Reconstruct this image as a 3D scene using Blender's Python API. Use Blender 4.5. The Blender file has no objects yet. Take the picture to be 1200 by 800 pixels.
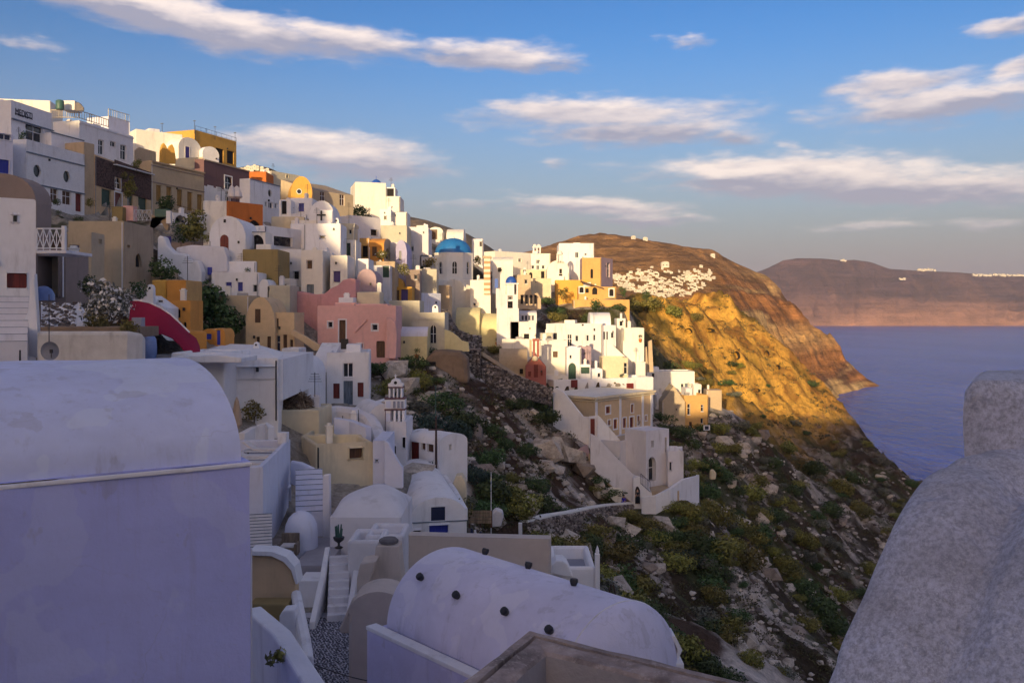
import bpy, bmesh, math, random
import numpy as np
from mathutils import Vector, Matrix
random.seed(7); np.random.seed(7)
SC = bpy.context.scene
COL = SC.collection
R = math.radians
F, HY, CZ = 1039.0, 366.0, 100.0        # focal length in photo pixels, horizon row, eye height above the sea

# ------------------------------------------------------------------ camera
cam = bpy.data.cameras.new('camera'); camo = bpy.data.objects.new('camera', cam); COL.objects.link(camo)
camo.location = (0, 0, CZ); camo.rotation_euler = (R(90), 0, 0)
cam.sensor_width = 36; cam.lens = 36 * F / 1200; cam.shift_y = -(400 - HY) / 1200
cam.clip_start = 0.1; cam.clip_end = 60000
SC.camera = camo

# ------------------------------------------------------------------ sun, exposure
SUN_AZ, SUN_EL = 195.0, 8.0             # clockwise from +Y: behind the camera, a little to the left, low
to_sun = Vector((math.sin(R(SUN_AZ)) * math.cos(R(SUN_EL)), math.cos(R(SUN_AZ)) * math.cos(R(SUN_EL)), math.sin(R(SUN_EL))))
sl = bpy.data.lights.new('sun', 'SUN'); sl.energy = 2.0; sl.angle = R(0.5); sl.color = (1.0, .74, .40)
so = bpy.data.objects.new('sun', sl); COL.objects.link(so); so.rotation_euler = to_sun.to_track_quat('Z', 'Y').to_euler()
SC.view_settings.view_transform = 'Standard'; SC.view_settings.look = 'None'; SC.view_settings.exposure = 1.76; SC.view_settings.gamma = 1
SC.render.engine = 'CYCLES'
SC.cycles.use_denoising = True
SC.cycles.max_bounces = 5; SC.cycles.diffuse_bounces = 3; SC.cycles.glossy_bounces = 2; SC.cycles.transmission_bounces = 2; SC.cycles.volume_bounces = 0
SC.cycles.use_adaptive_sampling = True; SC.cycles.adaptive_threshold = 0.02

# ------------------------------------------------------------------ sky with streaky evening clouds, by direction
W = bpy.data.worlds.new('World'); SC.world = W; W.use_nodes = True
nt = W.node_tree; nt.nodes.clear()
def N(t, **k):
    n = nt.nodes.new(t)
    for a, b in k.items(): setattr(n, a, b)
    return n
def link(a, b): nt.links.new(a, b)
def setin(sock, v):
    if hasattr(v, 'is_linked') or isinstance(v, bpy.types.NodeSocket): link(v, sock)
    else: sock.default_value = v
def math_(op, a, b=0.0, c=0.0, clamp=False):
    n = N('ShaderNodeMath', operation=op, use_clamp=clamp)
    setin(n.inputs[0], a); setin(n.inputs[1], b); setin(n.inputs[2], c)
    return n.outputs[0]
def mixc(f, a, b, mode='MIX'):
    n = N('ShaderNodeMix', data_type='RGBA', blend_type=mode)
    setin(n.inputs[0], f)
    for s, v in ((n.inputs[6], a), (n.inputs[7], b)):
        setin(s, v if isinstance(v, bpy.types.NodeSocket) else (*v, 1))
    return n.outputs[2]
def ramp(v, lo, hi, a=0.0, b=1.0, smooth=True):
    n = N('ShaderNodeMapRange', interpolation_type='SMOOTHSTEP' if smooth else 'LINEAR')
    setin(n.inputs[0], v); n.inputs[1].default_value = lo; n.inputs[2].default_value = hi; n.inputs[3].default_value = a; n.inputs[4].default_value = b
    return n.outputs[0]
SKY_STRENGTH = 0.098
sky = N('ShaderNodeTexSky', sky_type='NISHITA', sun_disc=False)
sky.sun_elevation = R(SUN_EL); sky.sun_rotation = R(SUN_AZ); sky.altitude = 100; sky.air_density = 1.0; sky.dust_density = 2.0; sky.ozone_density = 1.6
tc = N('ShaderNodeTexCoord'); sep = N('ShaderNodeSeparateXYZ'); link(tc.outputs['Generated'], sep.inputs[0])
az = math_('ARCTAN2', sep.outputs[0], sep.outputs[1]); el = math_('ARCSINE', sep.outputs[2])
cmb = N('ShaderNodeCombineXYZ'); link(az, cmb.inputs[0]); link(el, cmb.inputs[1])
nz = N('ShaderNodeTexNoise'); nz.inputs['Scale'].default_value = 1.0; nz.inputs['Detail'].default_value = 7; nz.inputs['Roughness'].default_value = .58
mp = N('ShaderNodeMapping'); mp.inputs['Scale'].default_value = (9, 34, 1); link(cmb.outputs[0], mp.inputs[0]); link(mp.outputs[0], nz.inputs['Vector'])
nz2 = N('ShaderNodeTexNoise'); nz2.inputs['Scale'].default_value = 1.0; nz2.inputs['Detail'].default_value = 4
mp2 = N('ShaderNodeMapping'); mp2.inputs['Scale'].default_value = (3.2, 15, 1); mp2.inputs['Location'].default_value = (3.3, 1.7, 0); link(cmb.outputs[0], mp2.inputs[0]); link(mp2.outputs[0], nz2.inputs['Vector'])
#        centre px, py, half width, half height, tilt degrees, weight
CLOUDS = [(225, 27, 270, 21, 6, 1.25), (120, 2, 160, 16, 3, 1.15), (400, 46, 140, 16, 4, 1.05), (575, 64, 120, 15, 4, 1.1), (655, 76, 50, 8, 8, .8),
          (715, 134, 190, 17, 1, 1.15), (750, 156, 150, 15, -1, 1.1), (860, 158, 50, 10, 0, .9),
          (390, 176, 140, 17, 2, 1.2), (420, 195, 140, 13, 1, 1.05), (1060, 95, 105, 17, -2, 1.0), (1100, 126, 170, 19, 0, 1.2), (1180, 110, 90, 16, 0, 1.0),
          (930, 204, 200, 22, 2, 1.3), (1100, 219, 210, 20, 1, 1.25), (850, 205, 130, 8, 2, .8), (690, 243, 130, 12, 2, 1.15), (760, 257, 120, 6, 1, .8),
          (1185, 31, 50, 12, 0, 1.0), (1190, 82, 60, 14, -12, .9), (805, 49, 40, 6, 0, .8), (650, 195, 34, 6, 0, .65), (930, 170, 18, 7, 0, .6), (845, 122, 20, 5, 0, .6),
          (560, 240, 70, 6, 1, .6), (1010, 264, 140, 5, 1, .55), (1150, 262, 100, 6, 0, .6), (30, 48, 60, 10, 0, .6)]
nz3 = N('ShaderNodeTexNoise'); nz3.inputs['Scale'].default_value = 1.0; nz3.inputs['Detail'].default_value = 5; nz3.inputs['Roughness'].default_value = .6
mp3 = N('ShaderNodeMapping'); mp3.inputs['Scale'].default_value = (26, 90, 1); link(cmb.outputs[0], mp3.inputs[0]); link(mp3.outputs[0], nz3.inputs['Vector'])
warp = N('ShaderNodeVectorMath', operation='MULTIPLY_ADD'); sb_ = N('ShaderNodeVectorMath', operation='SUBTRACT'); sb_.inputs[1].default_value = (.5, .5, .5); link(nz.outputs['Color'], sb_.inputs[0]); link(sb_.outputs[0], warp.inputs[0]); warp.inputs[1].default_value = (.09, .035, 0); link(cmb.outputs[0], warp.inputs[2])
dens = None; shade = None
for px, py, hw, hh, tilt, wgt in CLOUDS:
    a0 = math.atan((px - 600) / F); cz_ = math.cos(a0); e0 = math.atan((HY - py) / F * cz_)
    m = N('ShaderNodeMapping', vector_type='TEXTURE')
    m.inputs['Location'].default_value = (a0, e0, 0); m.inputs['Rotation'].default_value = (0, 0, -R(tilt))
    m.inputs['Scale'].default_value = (hw * 1.02 / F * cz_ * cz_, hh * 1.45 / F * cz_, 1)
    link(warp.outputs[0], m.inputs[0])
    ln = N('ShaderNodeVectorMath', operation='LENGTH'); link(m.outputs[0], ln.inputs[0])
    w1 = math_('MULTIPLY', math_('SUBTRACT', 1.25, ln.outputs['Value'], clamp=True), wgt)
    sx = N('ShaderNodeSeparateXYZ'); link(m.outputs[0], sx.inputs[0])
    s1 = math_('MULTIPLY', w1, sx.outputs[1])
    dens = w1 if dens is None else math_('MAXIMUM', dens, w1)
    shade = s1 if shade is None else math_('ADD', shade, s1)
fill_wisps = ramp(nz2.outputs['Fac'], .42, .68, 0, .95)
offv = ramp(el, .32, .45)                 # thicker, brighter streaks added out of view to raise the fill light
behind = ramp(math_('ABSOLUTE', az), .62, .8)
fill_wisps = math_('MULTIPLY', fill_wisps, math_('MAXIMUM', offv, behind))
dens = math_('MAXIMUM', dens, fill_wisps)
d2 = math_('ADD', dens, math_('ADD', math_('MULTIPLY', math_('SUBTRACT', nz.outputs['Fac'], .5), 1.3), math_('MULTIPLY', math_('SUBTRACT', nz3.outputs['Fac'], .5), .9)))
mask = ramp(d2, .22, 1.05)
lightness = math_('ADD', math_('ADD', math_('ADD', math_('MULTIPLY', shade, 1.0), .40), math_('MULTIPLY', fill_wisps, .55)), math_('MULTIPLY', math_('SUBTRACT', nz3.outputs['Fac'], .5), 1.1), clamp=True)
hs = N('ShaderNodeHueSaturation'); hs.inputs['Saturation'].default_value = 1.32; hs.inputs['Value'].default_value = 1.0; link(sky.outputs[0], hs.inputs['Color'])
gm = N('ShaderNodeGamma'); gm.inputs[1].default_value = 1.5; link(hs.outputs[0], gm.inputs[0])
skyc = mixc(1.0, gm.outputs[0], (.285, .278, .335), 'MULTIPLY')
hz = ramp(el, .0, .33, 1, 0)           # the grey-mauve band low over the water
skyc = mixc(math_('MULTIPLY', hz, .85), skyc, (1.13, .975, 1.20))
cl = mixc(lightness, (1.32, 1.27, 1.55), (3.7, 3.1, 2.75))
skyc = mixc(math_('MULTIPLY', mask, .88), skyc, cl)
bg = N('ShaderNodeBackground'); link(skyc, bg.inputs[0]); bg.inputs[1].default_value = SKY_STRENGTH
wo = N('ShaderNodeOutputWorld'); link(bg.outputs[0], wo.inputs[0])

# ------------------------------------------------------------------ materials
MATS = {}
def newmat(name):
    m = bpy.data.materials.new(name); m.use_nodes = True
    global nt
    nt = m.node_tree
    b = nt.nodes['Principled BSDF']
    return m, b
def noise_(scale, detail=4, rough=.55, vec=None, stretch=None):
    n = N('ShaderNodeTexNoise'); n.inputs['Scale'].default_value = scale; n.inputs['Detail'].default_value = detail; n.inputs['Roughness'].default_value = rough
    v = vec
    if v is None:
        g = N('ShaderNodeNewGeometry'); v = g.outputs['Position']
    if stretch:
        mm = N('ShaderNodeMapping'); mm.inputs['Scale'].default_value = stretch; link(v, mm.inputs[0]); v = mm.outputs[0]
    link(v, n.inputs['Vector'])
    return n.outputs['Fac']
def bump_(h, strength, dist, b, prev=None):
    n = N('ShaderNodeBump'); n.inputs['Strength'].default_value = strength; n.inputs['Distance'].default_value = dist
    link(h, n.inputs['Height'])
    if prev is not None: link(prev, n.inputs['Normal'])
    link(n.outputs[0], b.inputs['Normal'])
    return n.outputs[0]
def plaster(name, c, var=.16, stain=(.22, .19, .17), stain_amt=.35, rough=.9, fine=18, bump=.25, flecks=0.0):
    m, b = newmat(name)
    g = N('ShaderNodeNewGeometry'); P = g.outputs['Position']
    n1 = noise_(.35, 3, .5, P); n2 = noise_(2.1, 5, .6, P); n3 = noise_(fine, 4, .6, P)
    st = noise_(1.0, 5, .65, P, (1.3, 1.3, .22))
    v = math_('ADD', math_('MULTIPLY', math_('SUBTRACT', n1, .5), var * 1.6), math_('ADD', math_('MULTIPLY', math_('SUBTRACT', n2, .5), var * 1.5), 1.0))
    col = mixc(1.0, c, v, 'MULTIPLY')
    k = nt.nodes.new('ShaderNodeCombineColor')
    col = mixc(math_('MULTIPLY', ramp(st, .53, .78), stain_amt), col, stain)
    if flecks: col = mixc(math_('MULTIPLY', ramp(n3, .52, .66), flecks), col, tuple(min(1, x * 1.9) for x in c))
    nt.nodes.remove(k)
    link(col, b.inputs['Base Color']); b.inputs['Roughness'].default_value = rough
    p = bump_(n2, bump, .06, b); bump_(n3, bump * .9, .012, b, p)
    return m
# white, tinted and coloured renders of the village (real albedos)
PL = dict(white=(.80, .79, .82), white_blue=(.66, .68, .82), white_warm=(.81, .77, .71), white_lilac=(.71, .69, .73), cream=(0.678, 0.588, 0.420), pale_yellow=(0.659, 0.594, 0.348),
          tan=(0.443, 0.339, 0.236), taupe=(0.296, 0.231, 0.205), ochre=(.60, .36, .13), mauve_tan=(.56, .475, .42), ochre_light=(.51, .41, .285), gold=(.68, .375, .08), orange=(.66, .29, .06),
          terracotta=(0.494, 0.145, 0.029), pink=(.76, .44, .41), pink_pale=(0.562, 0.290, 0.303), mauve=(0.392, 0.288, 0.327), magenta=(.27, .006, .045), olive=(0.303, 0.226, 0.096),
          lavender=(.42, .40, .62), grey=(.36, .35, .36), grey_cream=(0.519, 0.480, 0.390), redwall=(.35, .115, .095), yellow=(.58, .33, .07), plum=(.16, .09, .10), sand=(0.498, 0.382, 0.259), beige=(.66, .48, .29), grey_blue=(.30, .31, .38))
def M(k):
    if k not in MATS:
        if k in PL:
            w = k.startswith('white')
            MATS[k] = plaster('plaster_' + k, PL[k], .20 if not w else .13, tuple(x * .5 for x in PL[k]) if not w else (.34, .31, .30), .45 if not w else .5)
        else: MATS[k] = SPECIAL[k]()
    return MATS[k]
def flat(name, c, rough=.6, metal=0.0, var=.2, scale=6):
    m, b = newmat(name)
    n = noise_(scale, 4)
    link(mixc(1.0, c, math_('ADD', math_('MULTIPLY', math_('SUBTRACT', n, .5), var * 2), 1.0), 'MULTIPLY'), b.inputs['Base Color'])
    b.inputs['Roughness'].default_value = rough; b.inputs['Metallic'].default_value = metal
    return m
def glass_mat():
    m, b = newmat('window_glass'); n = noise_(.9, 3)
    link(mixc(n, (.008, .01, .016), (.035, .04, .055)), b.inputs['Base Color']); b.inputs['Roughness'].default_value = .12
    return m
def wood(name, c):
    m, b = newmat(name); g = N('ShaderNodeNewGeometry')
    n = noise_(9, 5, .6, g.outputs['Position'], (1, 1, .12))
    link(mixc(ramp(n, .3, .7), tuple(x * .55 for x in c), tuple(x * 1.25 for x in c)), b.inputs['Base Color']); b.inputs['Roughness'].default_value = .55
    bump_(n, .3, .01, b)
    return m
def masonry(name, dark, light, mortar, scale=3.2):
    m, b = newmat(name); g = N('ShaderNodeNewGeometry')
    mm = N('ShaderNodeMapping'); mm.inputs['Scale'].default_value = (1, 1, 1.7); link(g.outputs['Position'], mm.inputs[0])
    v = N('ShaderNodeTexVoronoi', feature='F1'); v.inputs['Scale'].default_value = scale; link(mm.outputs[0], v.inputs['Vector'])
    e = N('ShaderNodeTexVoronoi', feature='DISTANCE_TO_EDGE'); e.inputs['Scale'].default_value = scale; link(mm.outputs[0], e.inputs['Vector'])
    sp = N('ShaderNodeSeparateColor'); link(v.outputs['Color'], sp.inputs[0])
    col = mixc(sp.outputs[0], dark, light); ed = ramp(e.outputs['Distance'], .0, .09)
    col = mixc(ed, mortar, col)
    link(col, b.inputs['Base Color']); b.inputs['Roughness'].default_value = .95
    bump_(ed, .8, .08, b)
    return m
def rough_wall():
    m, b = newmat('weathered_roughcast'); g = N('ShaderNodeNewGeometry'); P = g.outputs['Position']
    n1 = noise_(1.3, 5, .6, P); n2 = noise_(30, 6, .75, P); n3 = noise_(80, 3, .65, P); n4 = noise_(6, 5, .65, P); n5 = noise_(2.2, 3, .5, P)
    c = mixc(ramp(n2, .34, .66), (.33, .33, .40), (.62, .62, .73))
    c = mixc(math_('MULTIPLY', ramp(math_('ADD', n3, math_('MULTIPLY', math_('SUBTRACT', n5, .5), .35)), .54, .70), .5), c, (.80, .80, .88))
    c = mixc(math_('MULTIPLY', ramp(n1, .40, .70), .45), c, (.24, .235, .27))
    c = mixc(math_('MULTIPLY', ramp(n4, .61, .72), .6), c, (.17, .145, .13))
    link(c, b.inputs['Base Color']); b.inputs['Roughness'].default_value = .95
    p = bump_(n1, .6, .12, b); p = bump_(n4, .7, .04, b, p); p = bump_(n2, .35, .006, b, p); bump_(n3, .25, .002, b, p)
    return m
def coping_mat():
    m, b = newmat('weathered_coping'); g = N('ShaderNodeNewGeometry'); P = g.outputs['Position']
    n1 = noise_(3.5, 6, .65, P); n2 = noise_(22, 6, .7, P); n3 = noise_(1.2, 3, .5, P)
    c = mixc(ramp(n1, .3, .7), (.16, .125, .115), (.44, .35, .32))
    c = mixc(math_('MULTIPLY', ramp(n2, .5, .7), .6), c, (.55, .47, .44))
    c = mixc(math_('MULTIPLY', ramp(n3, .55, .7), .5), c, (.07, .055, .055))
    link(c, b.inputs['Base Color']); b.inputs['Roughness'].default_value = .95
    p = bump_(n1, .6, .03, b); bump_(n2, .7, .008, b, p)
    return m
def leaf_mat(name, dark, light):
    m, b = newmat(name)
    a = N('ShaderNodeAttribute', attribute_name='tint'); oi = N('ShaderNodeObjectInfo')
    c = mixc(a.outputs['Fac'], dark, light)
    h = N('ShaderNodeHueSaturation'); link(c, h.inputs['Color'])
    link(math_('ADD', math_('MULTIPLY', oi.outputs['Random'], .05), .475), h.inputs['Hue']); link(math_('ADD', math_('MULTIPLY', oi.outputs['Random'], .5), .75), h.inputs['Value'])
    link(h.outputs[0], b.inputs['Base Color']); b.inputs['Roughness'].default_value = .7
    return m
def rock_mat():
    m, b = newmat('pumice_rock'); oi = N('ShaderNodeObjectInfo'); g = N('ShaderNodeNewGeometry'); P = g.outputs['Position']
    n1 = noise_(1.1, 5, .65, P); n2 = noise_(7, 4, .65, P)
    c = mixc(ramp(n1, .25, .65), (.28, .23, .19), (.66, .58, .49))
    c = mixc(math_('MULTIPLY', ramp(n2, .5, .72), .5), c, (.10, .07, .06))
    c = mixc(ramp(oi.outputs['Random'], .6, 1.0, 0, .75), c, (.13, .08, .065))
    link(c, b.inputs['Base Color']); b.inputs['Roughness'].default_value = .95
    bump_(n2, .8, .1, b)
    return m
def tinted(name, dark, light):
    m, b = newmat(name); a = N('ShaderNodeAttribute', attribute_name='tint')
    link(mixc(a.outputs['Fac'], dark, light), b.inputs['Base Color']); b.inputs['Roughness'].default_value = .9
    return m
def ground_mat():
    m, b = newmat('hillside_ground'); g = N('ShaderNodeNewGeometry'); P = g.outputs['Position']
    a = N('ShaderNodeVertexColor', layer_name='col')
    n1 = noise_(.9, 6, .7, P); n2 = noise_(4.5, 5, .7, P); n3 = noise_(.22, 4, .6, P)
    c = mixc(1.0, a.outputs[0], math_('ADD', math_('MULTIPLY', math_('SUBTRACT', n1, .5), 1.7), math_('ADD', math_('MULTIPLY', math_('SUBTRACT', n2, .5), 1.4), 1.0)), 'MULTIPLY')
    link(c, b.inputs['Base Color']); b.inputs['Roughness'].default_value = 1.0; b.inputs['Specular IOR Level'].default_value = .15
    p = bump_(n1, .9, .5, b); bump_(n2, .8, .15, b, p)
    return m
def far_mat(name, scale):
    m, b = newmat(name); g = N('ShaderNodeNewGeometry'); P = g.outputs['Position']
    a = N('ShaderNodeVertexColor', layer_name='col')
    n1 = noise_(scale, 7, .7, P); n2 = noise_(scale * 1.1, 5, .65, P, (.16, .16, 3.2))
    c = mixc(1.0, a.outputs[0], math_('ADD', math_('MULTIPLY', math_('SUBTRACT', n1, .5), 1.5), math_('ADD', math_('MULTIPLY', math_('SUBTRACT', n2, .5), 1.9), 1.0)), 'MULTIPLY')
    link(c, b.inputs['Base Color']); b.inputs['Roughness'].default_value = 1.0; b.inputs['Specular IOR Level'].default_value = .1
    p = bump_(n2, .6, .25 / scale, b); bump_(n1, .8, .4 / scale, b, p)
    return m
def sea_mat():
    m, b = newmat('sea_water'); g = N('ShaderNodeNewGeometry'); P = g.outputs['Position']
    n1 = noise_(.035, 6, .65, P, (1, .45, 1)); n2 = noise_(.004, 4, .55, P, (1, .35, 1)); n3 = noise_(.22, 4, .6, P, (1, .6, 1))
    link(mixc(ramp(n2, .3, .7), (.028, .072, .40), (.06, .11, .52)), b.inputs['Base Color'])
    b.inputs['Roughness'].default_value = .22; b.inputs['IOR'].default_value = 1.33
    p = bump_(n1, 1.0, 16, b); bump_(n3, .8, 2.0, b, p)
    return m
def bricky(name, a_, b_, mort):
    m, b = newmat(name); g = N('ShaderNodeNewGeometry'); s = N('ShaderNodeSeparateXYZ'); link(g.outputs['Position'], s.inputs[0])
    w = math_('FRACT', math_('MULTIPLY', s.outputs[2], 1.15)); n = noise_(6, 3, .5, g.outputs['Position'])
    link(mixc(ramp(math_('ADD', w, math_('MULTIPLY', n, .08)), .48, .56), a_, b_), b.inputs['Base Color']); b.inputs['Roughness'].default_value = .9
    return m
SPECIAL = dict(
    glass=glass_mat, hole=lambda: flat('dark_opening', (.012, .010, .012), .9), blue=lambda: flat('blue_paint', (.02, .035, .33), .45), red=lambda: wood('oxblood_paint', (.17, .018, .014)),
    green=lambda: wood('green_paint', (.008, .06, .04)), brown=lambda: wood('brown_wood', (.10, .045, .022)), slate=lambda: wood('slate_paint', (.14, .18, .24)), purple=lambda: flat('indigo_paint', (.035, .02, .19), .5),
    khaki=lambda: wood('ochre_shutter', (.33, .18, .035)), navy=lambda: flat('navy_paint', (.012, .018, .06), .4), frame=lambda: flat('white_paint', (.74, .74, .78), .5), metal=lambda: flat('dark_iron', (.03, .03, .035), .5, .3),
    dome=lambda: plaster('dome_blue', (.018, .16, .45), .22, (.012, .09, .28), .4, .5, 10, .2), cobalt=lambda: plaster('belfry_blue', (.02, .09, .42), .2, (.02, .05, .25), .3, .5, 10, .2),
    stone=lambda: masonry('brown_lava_stone', (.045, .022, .02), (.16, .09, .08), (.10, .075, .07), 3.4), stone_grey=lambda: masonry('dry_stone', (.05, .04, .038), (.30, .25, .23), (.03, .025, .024), 3.0),
    stone_ochre=lambda: masonry('ochre_stone', (.22, .13, .06), (.42, .27, .12), (.30, .2, .1), 3.2), roughcast=rough_wall, coping=coping_mat,
    stripes=lambda: bricky('brick_and_plaster_bands', (.62, .30, .16), (.72, .66, .56), 0), rock=rock_mat, ground=ground_mat, sea=sea_mat,
    leaf_dark=lambda: leaf_mat('leaf_dark', (.016, .034, .011), (.085, .135, .036)), leaf_olive=lambda: leaf_mat('leaf_olive', (.05, .055, .014), (.27, .24, .05)), leaf_grey=lambda: leaf_mat('leaf_grey', (.05, .055, .04), (.20, .20, .15)),
    leaf_blue=lambda: leaf_mat('leaf_blue', (.012, .03, .026), (.05, .09, .07)), flower=lambda: flat('white_petal', (.75, .72, .70), .7), bark=lambda: wood('bark', (.09, .06, .045)),
    cloth=lambda: flat('white_canvas', (.66, .62, .62), .9), cloth_tan=lambda: flat('tan_canvas', (.40, .30, .22), .9), wicker=lambda: wood('wicker', (.20, .15, .11)), tile=lambda: flat('grey_tile_roof', (.34, .27, .20), .9, 0, .5, 3),
    deck=lambda: plaster('terrace_floor', (.33, .32, .36), .2), deck_dark=lambda: plaster('dark_roof_felt', (.16, .145, .15), .3), cobble=lambda: tinted('cobble', (.08, .08, .10), (.34, .34, .40)), mortar=lambda: plaster('white_mortar', (.45, .45, .52), .2),
    dish=lambda: flat('grey_dish', (.22, .23, .28), .5), pole=lambda: wood('pole_wood', (.05, .025, .02)), lamp=lambda: flat('opal_lamp', (.8, .8, .8), .3), verdigris=lambda: flat('green_metal', (.05, .12, .10), .5), stones=lambda: tinted('wall_stones', (.08, .062, .055), (.46, .39, .35)),
    earth=lambda: plaster('bare_earth', (.24, .17, .12), .35, (.10, .07, .05), .5, 1.0, 6, .8), rubble=lambda: tinted('rubble', (.07, .05, .045), (.62, .55, .48)), scrub=lambda: leaf_mat('scrub_leaf', (.022, .024, .010), (.11, .095, .035)), twig=lambda: tinted('dry_twigs', (.07, .04, .025), (.34, .24, .16)),
    skin=lambda: flat('skin', (.42, .25, .18), .6), dark_cloth=lambda: flat('dark_cloth', (.015, .018, .028), .9), blue_cloth=lambda: flat('violet_blue_cloth', (.04, .03, .42), .9), hair=lambda: flat('hair', (.03, .02, .015), .7),
    mural=lambda: masonry('mural_board', (.01, .01, .02), (.16, .14, .13), (.02, .02, .03), 2.2), letter=lambda: flat('dark_letters', (.03, .025, .04), .7), paint_water=lambda: flat('blue_tub', (.16, .24, .50), .4), asphalt=lambda: plaster('path_paving', (.26, .25, .28), .2),
    sandwood=lambda: wood('weathered_planks', (.30, .21, .13)), far_white=lambda: flat('far_white_wall', (.56, .53, .47), .9, 0, .5, .06))
HAZE_D = 0.00006
def near_white(name, c, seed):
    """whitewash seen from close by: trowel waves, faint seams, rain streaks and grime"""
    m, b = newmat(name); g = N('ShaderNodeNewGeometry'); Pn = g.outputs['Position']
    n1 = noise_(.55 + .1 * seed, 4, .55, Pn); n2 = noise_(2.6, 5, .6, Pn); n3 = noise_(14, 5, .65, Pn); n4 = noise_(60, 3, .6, Pn)
    st = noise_(1.0, 6, .7, Pn, (2.6, 2.6, .16)); sm_ = noise_(1.0, 3, .5, Pn, (.25, .25, 3.2))
    v = math_('ADD', math_('MULTIPLY', math_('SUBTRACT', n1, .5), .32), math_('ADD', math_('MULTIPLY', math_('SUBTRACT', n2, .5), .16), 1.0))
    v = math_('ADD', v, math_('MULTIPLY', math_('SUBTRACT', sm_, .5), .10))
    col = mixc(1.0, c, v, 'MULTIPLY')
    col = mixc(math_('MULTIPLY', ramp(st, .52, .74), .30), col, (.26, .24, .27))
    col = mixc(math_('MULTIPLY', ramp(n3, .60, .74), .22), col, (.30, .28, .30))
    pt = noise_(.8, 3, .45, Pn); col = mixc(math_('MULTIPLY', ramp(pt, .565, .58), .30), col, tuple(min(.9, x * 1.28) for x in c))      # repainted patches
    pt2 = noise_(1.7, 4, .6, Pn, (1, 1, .6)); col = mixc(math_('MULTIPLY', ramp(pt2, .62, .66), .22), col, (.30, .28, .31))
    wv = N('ShaderNodeVectorMath', operation='MULTIPLY_ADD'); nn = N('ShaderNodeTexNoise'); nn.inputs['Scale'].default_value = 1.6; nn.inputs['Detail'].default_value = 5; link(Pn, nn.inputs['Vector']); link(nn.outputs['Color'], wv.inputs[0]); wv.inputs[1].default_value = (.7, .7, .7); link(Pn, wv.inputs[2])
    vo = N('ShaderNodeTexVoronoi', feature='DISTANCE_TO_EDGE'); vo.inputs['Scale'].default_value = .55; link(wv.outputs[0], vo.inputs['Vector'])
    cr = math_('MULTIPLY', ramp(vo.outputs['Distance'], .002, .009, 1, 0), ramp(n1, .45, .6))
    col = mixc(math_('MULTIPLY', cr, .13), col, (.20, .18, .20))
    link(col, b.inputs['Base Color']); b.inputs['Roughness'].default_value = .88
    p = bump_(cr, .15, -.004, b); p = bump_(n2, .45, .05, b, p); p = bump_(n3, .4, .012, b, p); bump_(n4, .3, .003, b, p)
    return m
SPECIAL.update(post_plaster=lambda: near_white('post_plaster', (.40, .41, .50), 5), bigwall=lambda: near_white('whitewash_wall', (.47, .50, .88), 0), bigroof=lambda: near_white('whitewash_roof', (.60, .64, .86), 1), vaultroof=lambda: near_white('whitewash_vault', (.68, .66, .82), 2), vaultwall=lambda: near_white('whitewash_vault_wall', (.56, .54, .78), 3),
               inner_plaster=lambda: plaster('old_pinkish_plaster', (.37, .335, .34), .4, (.12, .09, .08), .6, .95, 30, .6), patchy=lambda: plaster('patched_whitewash', (.66, .63, .60), .3, (.26, .23, .21), .75, .95, 8, .4),
               far_scrub=lambda: flat('dark_opening_far', (.05, .04, .035), .9))

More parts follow.
